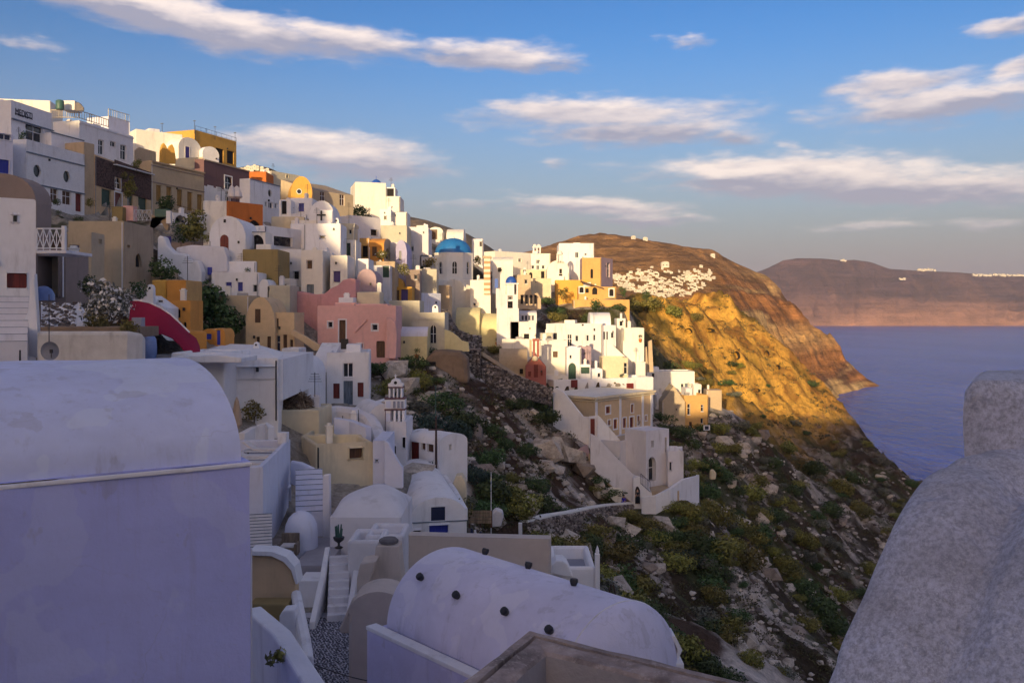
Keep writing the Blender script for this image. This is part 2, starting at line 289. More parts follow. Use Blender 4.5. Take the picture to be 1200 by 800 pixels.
# ------------------------------------------------------------------ helpers
def P(px, py, Y):
    """the point seen at photo pixel (px, py) at distance Y along the view axis"""
    return Vector(((px - 600) / F * Y, Y, CZ + (HY - py) / F * Y))
def Zp(py, Y): return CZ + (HY - py) / F * Y
def pix(p): return 600 + F * p[0] / p[1], HY - F * (p[2] - CZ) / p[1]
class MB:
    def __init__(s): s.v = []; s.f = []; s.m = []; s.sm = []
    def face(s, pts, m=0, sm=False):
        k = len(s.v); s.v += [tuple(p) for p in pts]; s.f.append(tuple(range(k, k + len(pts)))); s.m.append(m); s.sm.append(sm)
    def mesh(s, vs, fs, m=0, sm=False):
        k = len(s.v); s.v += [tuple(p) for p in vs]
        for f in fs: s.f.append(tuple(i + k for i in f)); s.m.append(m); s.sm.append(sm)
    def boxf(s, O, a, b, c, m=0):
        """box from corner O along the three edge vectors"""
        O, a, b, c = Vector(O), Vector(a), Vector(b), Vector(c)
        if a.cross(b).dot(c) < 0: a, b = b, a
        q = [O, O + a, O + a + b, O + b]; q += [x + c for x in q]
        s.mesh(q, [(3, 2, 1, 0), (4, 5, 6, 7), (0, 1, 5, 4), (1, 2, 6, 5), (2, 3, 7, 6), (3, 0, 4, 7)], m)
    def box(s, c, sx, sy, sz, rz=0, m=0):
        a = Vector((math.cos(rz), math.sin(rz), 0)); b = Vector((-math.sin(rz), math.cos(rz), 0))
        c = Vector(c); s.boxf(c - a * sx / 2 - b * sy / 2 - Vector((0, 0, sz / 2)), a * sx, b * sy, (0, 0, sz), m)
    def loft(s, rings, m=0, closed=True, cap0=False, cap1=False, sm=True):
        k = len(s.v); n = len(rings[0])
        for r in rings: s.v += [tuple(p) for p in r]
        for i in range(len(rings) - 1):
            for j in range(n if closed else n - 1):
                a = k + i * n + j; b = k + i * n + (j + 1) % n
                s.f.append((a, b, b + n, a + n)); s.m.append(m); s.sm.append(sm)
        if cap0: s.face(list(reversed(rings[0])), m)
        if cap1: s.face(rings[-1], m)
    def lathe(s, c, prof, n=20, m=0, sm=True, a0=0, a1=2 * math.pi):
        c = Vector(c); full = abs(a1 - a0 - 2 * math.pi) < 1e-4
        rings = [[c + Vector((r * math.cos(a0 + (a1 - a0) * j / (n if full else n - 1)), r * math.sin(a0 + (a1 - a0) * j / (n if full else n - 1)), z)) for j in range(n)] for r, z in prof]
        s.loft(rings, m, full, prof[0][0] > .001, prof[-1][0] > .001, sm)
    def tube(s, pts, r, n=6, m=0, r1=None):
        pts = [Vector(p) for p in pts]; rings = []
        for i, p in enumerate(pts):
            d = (pts[min(i + 1, len(pts) - 1)] - pts[max(i - 1, 0)]).normalized()
            a = d.orthogonal().normalized() if i == 0 else (a - d * a.dot(d)).normalized()
            b = d.cross(a); rr = r if r1 is None else r + (r1 - r) * i / (len(pts) - 1)
            rings.append([p + (a * math.cos(t) + b * math.sin(t)) * rr for t in [2 * math.pi * j / n for j in range(n)]])
        s.loft(rings, m, True, True, True)
    def build(s, name, mats, parent=None, loc=None, bevel=0, seg=2, fix=False):
        root = parent
        off = Vector((0, 0, 0))
        while root is not None: off += root.location; root = root.parent
        if loc is not None: off = off + Vector(loc)
        me = bpy.data.meshes.new(name)
        a = np.array(s.v, dtype=float).reshape(-1, 3) - np.array(off)
        me.from_pydata(a.tolist(), [], s.f)
        if not isinstance(mats, (list, tuple)): mats = [mats]
        for k in mats: me.materials.append(M(k) if isinstance(k, str) else k)
        me.polygons.foreach_set('material_index', s.m); me.polygons.foreach_set('use_smooth', s.sm)
        if fix or bevel:
            bm = bmesh.new(); bm.from_mesh(me); bmesh.ops.remove_doubles(bm, verts=bm.verts, dist=.002)
            if fix: bmesh.ops.recalc_face_normals(bm, faces=bm.faces)
            bm.to_mesh(me); bm.free()
        me.update()
        o = bpy.data.objects.new(name, me); COL.objects.link(o)
        if parent is not None: o.parent = parent
        if loc is not None: o.location = loc
        if bevel:
            md = o.modifiers.new('soft_edges', 'BEVEL'); md.width = bevel; md.segments = seg; md.limit_method = 'ANGLE'; md.angle_limit = R(50); md.harden_normals = False
        return o
def tag(o, label, cat, group=None, kind=None):
    if label: o['label'] = label
    if cat: o['category'] = cat
    if group: o['group'] = group
    if kind: o['kind'] = kind
    return o
def thing(name, label, cat, loc, group=None):
    o = bpy.data.objects.new(name, None); COL.objects.link(o); o.location = loc; o.empty_display_size = .3
    return tag(o, label, cat, group)

# ------------------------------------------------------------------ noise on arrays
def _h(ix, iy, seed):
    n = (ix.astype(np.int64) * 374761393 + iy.astype(np.int64) * 668265263 + seed * 982451653) & 0x7fffffff
    n = (n ^ (n >> 13)) * 1274126177 & 0x7fffffff
    return ((n ^ (n >> 16)) & 0xffff) / 65535.0
def vnoise(x, y, seed=0):
    ix = np.floor(x); iy = np.floor(y); fx = x - ix; fy = y - iy
    fx = fx * fx * fx * (fx * (fx * 6 - 15) + 10); fy = fy * fy * fy * (fy * (fy * 6 - 15) + 10)
    a = _h(ix, iy, seed); b = _h(ix + 1, iy, seed); c = _h(ix, iy + 1, seed); d = _h(ix + 1, iy + 1, seed)
    return (a + (b - a) * fx) * (1 - fy) + (c + (d - c) * fx) * fy
def fbm(x, y, o=5, seed=0, g=.5):
    s = 0; a = 1; t = 0
    for k in range(o):
        s = s + a * vnoise(x * 2 ** k + 17.3 * k, y * 2 ** k + 9.1 * k, seed + k); t += a; a *= g
    return s / t
def ridged(x, y, o=5, seed=0, g=.55):
    s = 0; a = 1; t = 0
    for k in range(o):
        s = s + a * (1 - abs(2 * vnoise(x * 2 ** k + 31.7 * k, y * 2 ** k + 5.9 * k, seed + k) - 1)); t += a; a *= g
    return s / t
def rbf(pts, c=8.0, lam=.5):
    pts = np.array(pts, dtype=float); X = pts[:, :2]; z = pts[:, 2]; n = len(z)
    D = np.sqrt(((X[:, None] - X[None]) ** 2).sum(2) + c * c)
    Pm = np.c_[np.ones(n), X / 100]; A = np.zeros((n + 3, n + 3)); A[:n, :n] = -D + np.eye(n) * -lam * -1; A[:n, n:] = Pm; A[n:, :n] = Pm.T
    w = np.linalg.lstsq(A, np.r_[z, 0, 0, 0], rcond=None)[0]
    def ev(x, y):
        x = np.asarray(x, dtype=float); sh = x.shape; x = x.ravel(); y = np.asarray(y, dtype=float).ravel(); out = np.empty_like(x)
        for i in range(0, len(x), 20000):
            xs = x[i:i + 20000]; ys = y[i:i + 20000]
            d = np.sqrt((xs[:, None] - X[None, :, 0]) ** 2 + (ys[:, None] - X[None, :, 1]) ** 2 + c * c)
            out[i:i + 20000] = -d @ w[:n] + w[n] + w[n + 1] * xs / 100 + w[n + 2] * ys / 100
        return out.reshape(sh)
    return ev
def grid_mesh(name, X, Y, Z, mat, colors=None, kind='structure', flip=False):
    ny, nx = X.shape
    co = np.stack([X, Y, Z], -1).reshape(-1, 3)
    i = (np.arange(ny - 1)[:, None] * nx + np.arange(nx - 1)[None]).ravel()
    fa = np.stack([i, i + 1, i + nx + 1, i + nx], 1)
    if flip: fa = fa[:, ::-1]
    me = bpy.data.meshes.new(name); me.vertices.add(len(co)); me.vertices.foreach_set('co', co.ravel())
    me.loops.add(fa.size); me.loops.foreach_set('vertex_index', fa.ravel().astype(np.int32))
    me.polygons.add(len(fa)); me.polygons.foreach_set('loop_start', np.arange(0, fa.size, 4, dtype=np.int32)); me.polygons.foreach_set('loop_total', np.full(len(fa), 4, dtype=np.int32))
    me.polygons.foreach_set('use_smooth', np.ones(len(fa), dtype=bool))
    me.update(); me.validate()
    if colors is not None:
        at = me.color_attributes.new('col', 'FLOAT_COLOR', 'POINT')
        at.data.foreach_set('color', np.c_[colors.reshape(-1, 3), np.ones(len(co))].ravel().astype(np.float32))
    me.materials.append(M(mat))
    o = bpy.data.objects.new(name, me); COL.objects.link(o)
    if kind: o['kind'] = kind
    return o
def leafmesh(name, lobes, n, size, seed, mat, flat_z=.8, flowers=0):
    """foliage: many leaf-sized quads spread through rounded lobes (cx, cy, cz, r); returns the mesh"""
    rg = np.random.RandomState(seed); lo = np.array(lobes, dtype=float); pr = lo[:, 3] ** 2; pr /= pr.sum()
    k = rg.choice(len(lo), n, p=pr); d = rg.normal(size=(n, 3)); d /= np.linalg.norm(d, axis=1)[:, None]
    rad = lo[k, 3] * (.55 + .5 * rg.rand(n) ** .5) * (1 + .16 * np.sin(d[:, 0] * 7 + d[:, 2] * 6 + seed))
    c = lo[k, :3] + d * rad[:, None] * np.array([1, 1, flat_z]); c[:, 2] = np.maximum(c[:, 2], .02)
    nrm = d + rg.normal(size=(n, 3)) * .55; nrm /= np.linalg.norm(nrm, axis=1)[:, None]
    t = np.cross(nrm, rg.normal(size=(n, 3))); t /= np.linalg.norm(t, axis=1)[:, None]; b = np.cross(nrm, t)
    s = size * (.6 + .8 * rg.rand(n))[:, None]
    q = np.stack([c - t * s, c - b * s * .55, c + t * s, c + b * s * .55], 1).reshape(-1, 3)
    me = bpy.data.meshes.new(name)
    me.vertices.add(4 * n); me.vertices.foreach_set('co', q.ravel()); me.loops.add(4 * n); me.loops.foreach_set('vertex_index', np.arange(4 * n, dtype=np.int32))
    me.polygons.add(n); me.polygons.foreach_set('loop_start', np.arange(0, 4 * n, 4, dtype=np.int32)); me.polygons.foreach_set('loop_total', np.full(n, 4, dtype=np.int32))
    clump = rg.rand(len(lo))[k]
    tint = np.clip(.5 * rg.rand(n) + .5 * clump + .15 * d[:, 2], 0, 1)
    at = me.attributes.new('tint', 'FLOAT', 'POINT'); at.data.foreach_set('value', np.repeat(tint, 4).astype(np.float32))
    me.materials.append(M(mat))
    if flowers:
        me.materials.append(M('flower')); me.polygons.foreach_set('material_index', (rg.rand(n) < flowers).astype(np.int32))
    me.update()
    return me

# ------------------------------------------------------------------ houses
FOOT = []; FOOTX = []
CTRL = []                                 # where houses stand: points the hillside passes through
HOUSES = {}
FILL = {'k': 'glass', 'h': 'hole', 'b': 'blue', 'r': 'red', 'g': 'green', 'n': 'brown', 's': 'slate', 'p': 'purple', 'y': 'khaki', 'v': 'navy', 'w': 'white', 't': 'ochre_light', 'm': 'mural'}
FILLWORD = {'b': 'blue', 'r': 'dark red', 'g': 'dark green', 'n': 'brown', 's': 'slate', 'p': 'indigo', 'y': 'ochre yellow'}
class Face:
    def __init__(s, O, d, W):
        s.O = Vector(O); s.d = Vector((d[0], d[1], 0)); s.W = W; s.n = Vector((d[1], -d[0], 0))   # n points outward
    def at(s, u, z, out=0): return Vector((s.O.x + s.d.x * u + s.n.x * out, s.O.y + s.d.y * u + s.n.y * out, z))
    def hit(s, px, py):
        rx = (px - 600) / F       # O + d u = t (rx, 1)
        t_u = (rx * s.O.y - s.O.x) / (s.d.x - rx * s.d.y)
        Y = s.O.y + s.d.y * t_u
        return t_u, CZ + (HY - py) / F * Y
def outline(shape, u0, u1, z0, z1):
    if shape == 'r': return [(u0, z0), (u1, z0), (u1, z1), (u0, z1)]
    uc = (u0 + u1) / 2; r = (u1 - u0) / 2
    if shape == 'a':
        rz = min(r * 1.1, (z1 - z0) * .6); zs = z1 - rz
        return [(u0, z0), (u1, z0)] + [(uc + r * math.cos(t), zs + rz * math.sin(t)) for t in [math.pi * k / 10 for k in range(11)]]
    zc = (z0 + z1) / 2; rz = (z1 - z0) / 2
    return [(uc + r * math.cos(t), zc + rz * math.sin(t)) for t in [2 * math.pi * k / 20 - math.pi / 2 for k in range(20)]]
def wall_with_holes(mb, fc, z0, z1, holes, rec, m=0):
    us = {0, fc.W}; zs = {z0, z1}
    for sh, a, b, c, d in holes:
        us |= {a, b}; zs |= {c, d}
        if sh == 'a': us.add((a + b) / 2); zs.add(d - min((b - a) / 2 * 1.1, (d - c) * .6))
        if sh == 'o': us.add((a + b) / 2); zs.add((c + d) / 2)
    us = sorted(us); zs = sorted(zs)
    def clean(l):
        o = [l[0]]
        for x in l[1:]:
            if x - o[-1] > 1e-4: o.append(x)
        return o
    us = clean(us); zs = clean(zs)
    for i in range(len(us) - 1):
        for j in range(len(zs) - 1):
            uc = (us[i] + us[i + 1]) / 2; zc = (zs[j] + zs[j + 1]) / 2
            if any(a < uc < b and c < zc < d for _, a, b, c, d in holes): continue
            mb.face([fc.at(us[i], zs[j]), fc.at(us[i + 1], zs[j]), fc.at(us[i + 1], zs[j + 1]), fc.at(us[i], zs[j + 1])], m)
    for sh, a, b, c, d in holes:
        ol = outline(sh, a, b, c, d); n = len(ol)
        for k in range(n):
            p, q = ol[k], ol[(k + 1) % n]
            mb.face([fc.at(p[0], p[1]), fc.at(p[0], p[1], -rec), fc.at(q[0], q[1], -rec), fc.at(q[0], q[1])], m, sh != 'r')
        uc = (a + b) / 2
        if sh == 'a':
            rt = [p for p in ol[2:] if p[0] >= uc - 1e-6]; lt = [p for p in ol[2:] if p[0] <= uc + 1e-6]
            mb.face([fc.at(*p) for p in [(b, d)] + list(reversed(rt))], m); mb.face([fc.at(*p) for p in [(a, d)] + list(reversed(lt))], m)
        if sh == 'o':
            zc = (c + d) / 2
            for cu, cz, t in ((b, c, lambda p: p[0] >= uc - 1e-6 and p[1] <= zc + 1e-6), (b, d, lambda p: p[0] >= uc - 1e-6 and p[1] >= zc - 1e-6), (a, d, lambda p: p[0] <= uc + 1e-6 and p[1] >= zc - 1e-6), (a, c, lambda p: p[0] <= uc + 1e-6 and p[1] <= zc + 1e-6)):
                q = [p for p in ol if t(p)]
                an = lambda p: math.atan2((p[1] - zc) / (d - c), (p[0] - uc) / (b - a)) % (2 * math.pi)
                q.sort(key=lambda p: an(p) + (2 * math.pi if (cu, cz) == (b, c) and an(p) < 1 else 0) - (2 * math.pi if (cu, cz) == (b, d) and an(p) > 6 else 0))
                if (cu, cz) == (a, c) or (cu, cz) == (b, c): pass
                mb.face([fc.at(cu, cz)] + [fc.at(*p) for p in reversed(q)], m)
def opening(root, fc, code, hole, rec):
    sh, a, b, c, d = hole; fill = FILL[code[1]]; fr = code[2] if len(code) > 2 else ''
    wid, hei = b - a, d - c
    ol = outline(sh, a, b, c, d)
    door = code[1] in 'brgnsp' and hei > 1.75 or (code[1] in 'vk' and hei > 2.3)
    nm = 'door' if door else ('window' if code[1] in 'kvh' or fr else 'shutter')
    if code[1] == 'm': nm = 'mural_board'
    if code[1] in 'ht' and not fr: nm = 'opening'
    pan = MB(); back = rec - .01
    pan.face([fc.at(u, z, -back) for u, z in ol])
    if fill not in ('glass', 'hole', 'mural', 'ochre_light', 'navy') and wid > .3:                         # boarded leaf: raised planks with gaps
        k = max(2, round(wid / .32)); ins = .0 if sh == 'r' else wid * .12; top = d if sh == 'r' else d - wid * .42
        for i in range(k):
            u0 = a + ins + (wid - 2 * ins) * i / k; u1 = u0 + (wid - 2 * ins) / k - .03
            pan.boxf(fc.at(u0, c + .04, -back), fc.d * (u1 - u0), fc.n * .035, (0, 0, top - c - .06))
    mid = (a + b) / 2
    if sh != 'o' and (fr == 'w' or fill in ('glass', 'navy')):
        f = MB(); t = min(.07, wid * .1); fm = 'frame' if fr != 'd' else 'brown'
        if sh == 'r':
            for (u0, u1, z0, z1) in ((a, a + t, c, d), (b - t, b, c, d), (a + t, b - t, c, c + t), (a + t, b - t, d - t, d)) + (((mid - t / 2, mid + t / 2, c + t, d - t),) if wid > .7 else ()):
                f.boxf(fc.at(u0, z0, -back + .005), fc.d * (u1 - u0), fc.n * .05, (0, 0, z1 - z0))
            if hei > 1.3: f.boxf(fc.at(a + t, c + hei * .6, -back + .008), fc.d * (wid - 2 * t), fc.n * .04, (0, 0, t))
        else:
            f.boxf(fc.at(mid - t / 2, c + .02, -back + .005), fc.d * t, fc.n * .05, (0, 0, hei - .04)); f.boxf(fc.at(a + .02, c + hei * .5, -back + .008), fc.d * (wid - .04), fc.n * .04, (0, 0, t))
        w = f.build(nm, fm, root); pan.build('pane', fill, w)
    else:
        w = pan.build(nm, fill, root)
        if nm == 'door' and fill != 'hole':
            h = MB(); h.box(fc.at(a + wid * .82, c + min(1.0, hei * .45), -back + .06), .05, .05, .16); h.build('handle', 'metal', w)
    if fr == 't':                                                          # proud plaster surround
        s = MB(); k = min(.22, max(.12, wid * .2)); o = .035
        for (u0, u1, z0, z1) in ((a - k, a, c - (0 if door else k), d + k), (b, b + k, c - (0 if door else k), d + k), (a, b, d, d + k)) + (() if door else ((a, b, c - k, c),)):
            s.boxf(fc.at(u0, z0, .002), fc.d * (u1 - u0), fc.n * o, (0, 0, z1 - z0))
        s.build('surround', 'white', w)
    elif not door and code[1] in 'kv' and sh == 'r' and hei > .5:
        s = MB(); s.boxf(fc.at(a - .06, c - .07, .002), fc.d * (wid + .12), fc.n * .09, (0, 0, .07)); s.build('sill', 'white', w)
    return w
def house(label, x0, x1, yt, yb, Y0, d=6, m='white', roof='flat', ops=(), yt1=None, Y1=None, rise=None, par=.4, roofm=None, sidem=None, bands=(), found=None, name='house', cat='house', group=None, bev=.11, ctrl=True, rec=.24, backz=.3):
    if Y1 is None: Y1 = Y0 * (HY - yt) / (HY - yt1) if yt1 is not None else Y0
    A = Vector(((x0 - 600) / F * Y0, Y0)); B = Vector(((x1 - 600) / F * Y1, Y1)); u = B - A; Wd = u.length; u = u / Wd; inn = Vector((-u.y, u.x))
    zt, zb = Zp(yt, Y0), Zp(yb, Y0); found = found or (9 if ctrl and Y0 > 60 else 3.5)
    root = thing(name, label, cat, (A.x, A.y, zb), group)
    fcs = {'F': Face(A, u, Wd), 'R': Face(B, inn, d), 'K': Face(B + inn * d, -u, Wd), 'L': Face(A + inn * d, -inn, d)}
    H = zt - zb
    if rise is None: rise = min(Wd * .4, H * .35) if roof == 'vaultF' else min(d * .3, H * .35)
    eave = zt - rise if roof in ('vaultF', 'vaultU', 'gableF', 'dome') else zt
    high = []; holes = {k: [] for k in fcs}; codes = {k: [] for k in fcs}
    for op in ops:
        code, a0, b0, a1, b1 = op[:5]; fk = op[5] if len(op) > 5 else 'F'; fc = fcs[fk]
        ua, _ = fc.hit(a0, b0); ub, _ = fc.hit(a1, b0); _, zc0 = fc.hit((a0 + a1) / 2, b1); _, zc1 = fc.hit((a0 + a1) / 2, b0)
        if roof in ('vaultF', 'gableF') and fk == 'F' and zc1 > eave - .1: high.append((code, fc, min(ua, ub), max(ua, ub), zc0, zc1)); continue
        ua, ub = sorted((ua, ub)); ua = max(ua, .06); ub = min(ub, fc.W - .06); zc0 = max(zc0, zb + .02); lim = eave - .05 - (par + .1 if roof == 'flat' and par > .5 else 0); zc1 = min(zc1, lim)
        if ub - ua < .12 or zc1 - zc0 < .12: continue
        holes[fk].append((code[0], ua, ub, zc0, zc1)); codes[fk].append(code)
    mb = MB()
    for k, fc in fcs.items():
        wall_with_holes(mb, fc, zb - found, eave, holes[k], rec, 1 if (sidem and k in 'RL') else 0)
    top = [fcs['F'].at(0, eave), fcs['F'].at(Wd, eave), fcs['K'].at(0, eave), fcs['K'].at(Wd, eave)]
    rf = MB(); iv = Vector((inn.x, inn.y, 0)); uv = Vector((u.x, u.y, 0)); up = Vector((0, 0, 1))
    rm = roofm or m
    if roof == 'flat':
        t = .24
        if par > .05 and Wd > .8 and d > .8:
            ins = [top[0] + (uv + iv) * t, top[1] + (-uv + iv) * t, top[2] + (-uv - iv) * t, top[3] + (uv - iv) * t]
            for k in range(4):
                j = (k + 1) % 4
                mb.face([top[k], top[j], ins[j], ins[k]]); mb.face([ins[k], ins[j], ins[j] - up * par, ins[k] - up * par])
            rf.face([x - up * par for x in ins])
        else: rf.face([x + up * .003 for x in top])
    elif roof == 'vaultF' or roof == 'gableF':
        n = 14 if roof == 'vaultF' else 2
        prof = [(Wd * .5 * (1 - math.cos(math.pi * k / n)), rise * max(0, math.sin(math.pi * k / n)) ** .9) for k in range(n + 1)]
        f_ = [top[0] + uv * a + up * z for a, z in prof]; b_ = [x + iv * d for x in f_]
        mb.face(list(reversed(f_))[1:] + [f_[-1]]); mb.face(b_)
        rf.loft([b_, f_], 0, False, sm=(roof == 'vaultF'))
    elif roof == 'vaultU':
        n = 14
        prof = [(d * .5 * (1 - math.cos(math.pi * k / n)), rise * max(0, math.sin(math.pi * k / n)) ** .9) for k in range(n + 1)]
        f_ = [top[0] + iv * a + up * z for a, z in prof]; b_ = [x + uv * Wd for x in f_]
        mb.face(f_, 1 if sidem else 0); mb.face(list(reversed(b_)), 1 if sidem else 0)
        rf.loft([f_, b_], 0, False)
    elif roof == 'shed':                                                   # rises towards the back
        f_ = [top[0], top[1]]; b_ = [top[3] + up * rise, top[2] + up * rise]
        rf.face([f_[0], f_[1], b_[1], b_[0]]); mb.face([top[0], b_[0], top[3]]); mb.face([top[1], top[2], b_[1]]); mb.face([top[3], b_[0], b_[1], top[2]])
    elif roof == 'lump':
        n, q = 16, 10; rings = []
        for i in range(q + 1):
            v = i / q; rings.append([top[0] + uv * Wd * a + iv * d * v + up * (rise * (max(0, math.sin(math.pi * a)) ** .5) * (max(0, math.sin(math.pi * min(1, v * 1.0))) ** .55) * (1 + .1 * math.sin(7 * a + 5 * v))) for a in [k / n for k in range(n + 1)]])
        rf.loft(list(reversed(rings)), 0, False)
    elif roof == 'dome':
        rf.face([x + up * .003 for x in top])
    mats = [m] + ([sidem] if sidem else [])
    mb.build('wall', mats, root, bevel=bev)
    if rf.f: rf.build('roof', rm, root)
    for z, h, o, mk in bands:                                              # string courses and cornices: (photo row at the left corner, height, projection, colour)
        zz = Zp(z, Y0); bm_ = MB()
        bm_.boxf(fcs['F'].at(-.03, zz - h / 2, .003), uv * (Wd + .06), fcs['F'].n * o, up * h)
        bm_.build('cornice', mk, root)
    for k in fcs:
        for h, c in zip(holes[k], codes[k]): opening(root, fcs[k], c, h, rec)
    for q1 in range(5):
        for q2 in (0, .5, 1): qq = A + u * Wd * q1 / 4 + inn * d * q2; FOOT.append((qq.x, qq.y))
    for code, fc, ua, ub, z0, z1 in high:                                 # lights set in the curved gable
        ol = outline(code[0], ua, ub, z0, z1); cc = ((ua + ub) / 2, (z0 + z1) / 2); k = .09
        rg_ = MB(); rg_.loft([[fc.at(u_, z, .004) for u_, z in ol], [fc.at(u_, z, .05) for u_, z in ol], [fc.at(cc[0] + (u_ - cc[0]) * (1 + k / max(.05, (ub - ua) / 2)), cc[1] + (z - cc[1]) * (1 + k / max(.05, (z1 - z0) / 2)), .05) for u_, z in ol], [fc.at(cc[0] + (u_ - cc[0]) * (1 + k / max(.05, (ub - ua) / 2)), cc[1] + (z - cc[1]) * (1 + k / max(.05, (z1 - z0) / 2)), .004) for u_, z in ol]], sm=False)
        w_ = rg_.build('window', 'white' if code[1] == 'k' else m, root); pn_ = MB(); pn_.face([fc.at(u_, z, .01) for u_, z in ol]); pn_.build('pane', FILL[code[1]], w_)
    if ctrl:
        CTRL.append((A.x, A.y, zb)); CTRL.append((B.x, B.y, zb))
        for Q in (A + inn * d, B + inn * d): CTRL.append((Q.x, Q.y, zb + backz * H))
    root_info = dict(root=root, f=fcs, zt=zt, zb=zb, span=(x0, x1), ys=(Y0, Y1), yb=yb, u=uv, i=iv, W=Wd, d=d, top=top)
    HOUSES[label] = root_info
    return root_info
def slab(name, label, cat, pts, Y, t=.35, m='white', Y1=None, group=None, bev=.05, parent=None):
    """an upright wall with a shaped outline: photo pixels on a vertical plane from distance Y (first px) to Y1 (last px), t thick"""
    xs = [p[0] for p in pts]; x0, x1 = min(xs), max(xs); Y1 = Y1 or Y
    A = Vector(((x0 - 600) / F * Y, Y)); B = Vector(((x1 - 600) / F * Y1, Y1)); u = (B - A); W_ = u.length; u /= W_
    fc = Face(A, u, W_); q = [fc.hit(*p) for p in pts]
    area = sum(q[k][0] * q[(k + 1) % len(q)][1] - q[(k + 1) % len(q)][0] * q[k][1] for k in range(len(q)))
    if area < 0: q.reverse()
    fr = [fc.at(a, z) for a, z in q]; bk = [fc.at(a, z, -t) for a, z in q]
    mb = MB(); mb.face(fr); mb.face(list(reversed(bk))); n = len(fr)
    for k in range(n):
        j = (k + 1) % n; mb.face([fr[k], bk[k], bk[j], fr[j]])
    if parent is not None: return mb.build(name, m, parent, bevel=bev)
    root_loc = min(fr, key=lambda p: p.z)
    o = mb.build(name, m, None, loc=root_loc, bevel=bev)
    return tag(o, label, cat, group)
def wallrun(name, label, pts, h, t=.4, m='white', cap=None, group=None, bev=.05, cat='wall', round_=False, ctrl=False):
    """a garden wall whose top passes through the given (px, py, Y) points"""
    p = [P(*a) for a in pts]; mb = MB(); rings = []
    hs = h if isinstance(h, (list, tuple)) else [h] * len(p)
    for i, a in enumerate(p):
        d = (p[min(i + 1, len(p) - 1)] - p[max(i - 1, 0)]); d.z = 0; d.normalize(); nn = Vector((d.y, -d.x, 0)) * t / 2; b = a - Vector((0, 0, hs[i]))
        rings.append([b + nn, a + nn, a - nn, b - nn] if not round_ else [b + nn, a + nn - Vector((0, 0, t * .4)), a + nn * .75 - Vector((0, 0, t * .12)), a, a - nn * .75 - Vector((0, 0, t * .12)), a - nn - Vector((0, 0, t * .4)), b - nn])
        if ctrl: CTRL.append((a.x, a.y, a.z - hs[i] + 1.0))
    mb.loft(rings, 0, True, True, True, sm=False)
    loc = p[0] - Vector((0, 0, hs[0]))
    if cap:
        root = thing(name, label, cat, loc, group); mb.build('wall_body', m, root, bevel=bev, fix=True)
        c = MB(); rr = []
        for i, a in enumerate(p):
            d = (p[min(i + 1, len(p) - 1)] - p[max(i - 1, 0)]); d.z = 0; d.normalize(); nn = Vector((d.y, -d.x, 0)) * (t / 2 + .08)
            rr.append([a + nn + Vector((0, 0, .004)), a + nn + Vector((0, 0, .18)), a - nn + Vector((0, 0, .18)), a - nn + Vector((0, 0, .004))])
        c.loft(rr, 0, True, True, True, sm=False); c.build('coping', cap, root, bevel=.03, fix=True)
        return root
    o = mb.build(name, m, None, loc=loc, bevel=bev, fix=True)
    return tag(o, label, cat, group)
def stairs(label, a, b, width, n, m='white', side=None, name='staircase', group=None, nose=None):
    """a flight of n solid steps from the top (px, py, Y) down to the bottom, each step a part"""
    a, b = P(*a), P(*b); d = b - a; hz = Vector((d.x, d.y, 0)); L = hz.length; hd = hz / L; nn = Vector((hd.y, -hd.x, 0)); dz = -d.z / n; tr = L / n
    root = thing(name, label, 'stairs', b, group)
    for k in range(n):
        o = a + hd * tr * k - nn * width / 2; z = a.z - dz * k
        mb = MB(); mb.boxf((o.x, o.y, b.z - 1.2), hd * (tr + .02 * (k < n - 1)), nn * width, (0, 0, z - b.z + 1.2)); mb.build('step', m, root, bevel=.025)
        if nose:
            q = MB(); q.boxf((o.x + hd.x * (tr - .05), o.y + hd.y * (tr - .05), z + .004), hd * .055, nn * width, (0, 0, .02)); q.build('nosing', nose, root)
    return root
def railing(label, pts, h=.95, m='metal', n=8, name='railing', r=.03, group=None, cross=False, parent=None):
    p = [P(*a) for a in pts]; root = thing(name, label, 'railing', p[0], group) if parent is None else parent
    t = MB(); up = Vector((0, 0, 1))
    for k in range(len(p) - 1):
        t.tube([p[k] + up * h, p[k + 1] + up * h], r, 5); t.tube([p[k] + up * .1, p[k + 1] + up * .1], r * .8, 5)
    t.build('rail', m, root)
    for k in range(len(p) - 1):
        for i in range(n + 1):
            q = p[k].lerp(p[k + 1], i / n); b = MB(); b.tube([q, q + up * h], r * (.6 if i % 4 else 1), 5); b.build('baluster', m, root)
            if cross and i < n:
                q2 = p[k].lerp(p[k + 1], (i + 1) / n); c = MB(); c.tube([q + up * .1, q2 + up * h], r * .6, 4); c.tube([q + up * h, q2 + up * .1], r * .6, 4); c.build('lattice', m, root)
    return root
def pole(label, px, y0, y1, Y, r=.05, m='metal', name='pole', cat='pole', arms=(), group=None, lamp=None):
    a = P(px, y1, Y); b = P(px, y0, Y); root = thing(name, label, cat, a, group)
    mb = MB(); mb.tube([a - Vector((0, 0, .6)), b], r, 7, r1=r * .7); mb.build('shaft', m, root)
    for ay, w in arms:
        q = P(px, ay, Y); c = MB(); c.boxf(q + Vector((-w / 2, -r - .05, -.05)), (w, 0, 0), (0, .1, 0), (0, 0, .1)); c.build('crossarm', m, root)
    if lamp:
        c = MB(); q = P(px, lamp, Y); hh = b.z - q.z; c.lathe((q.x, q.y, q.z), [(.14, 0), (.17, .1), (.17, hh - .1), (.10, hh + .02)], 12); c.build('lamp_shade', 'lamp', root)
    return root

# ================================================================== THE VILLAGE: buildings, uphill row first
GA = 'houses of the village on the slope'
def hs(label, *a, **k): k.setdefault('group', GA); return house(label, *a, **k)
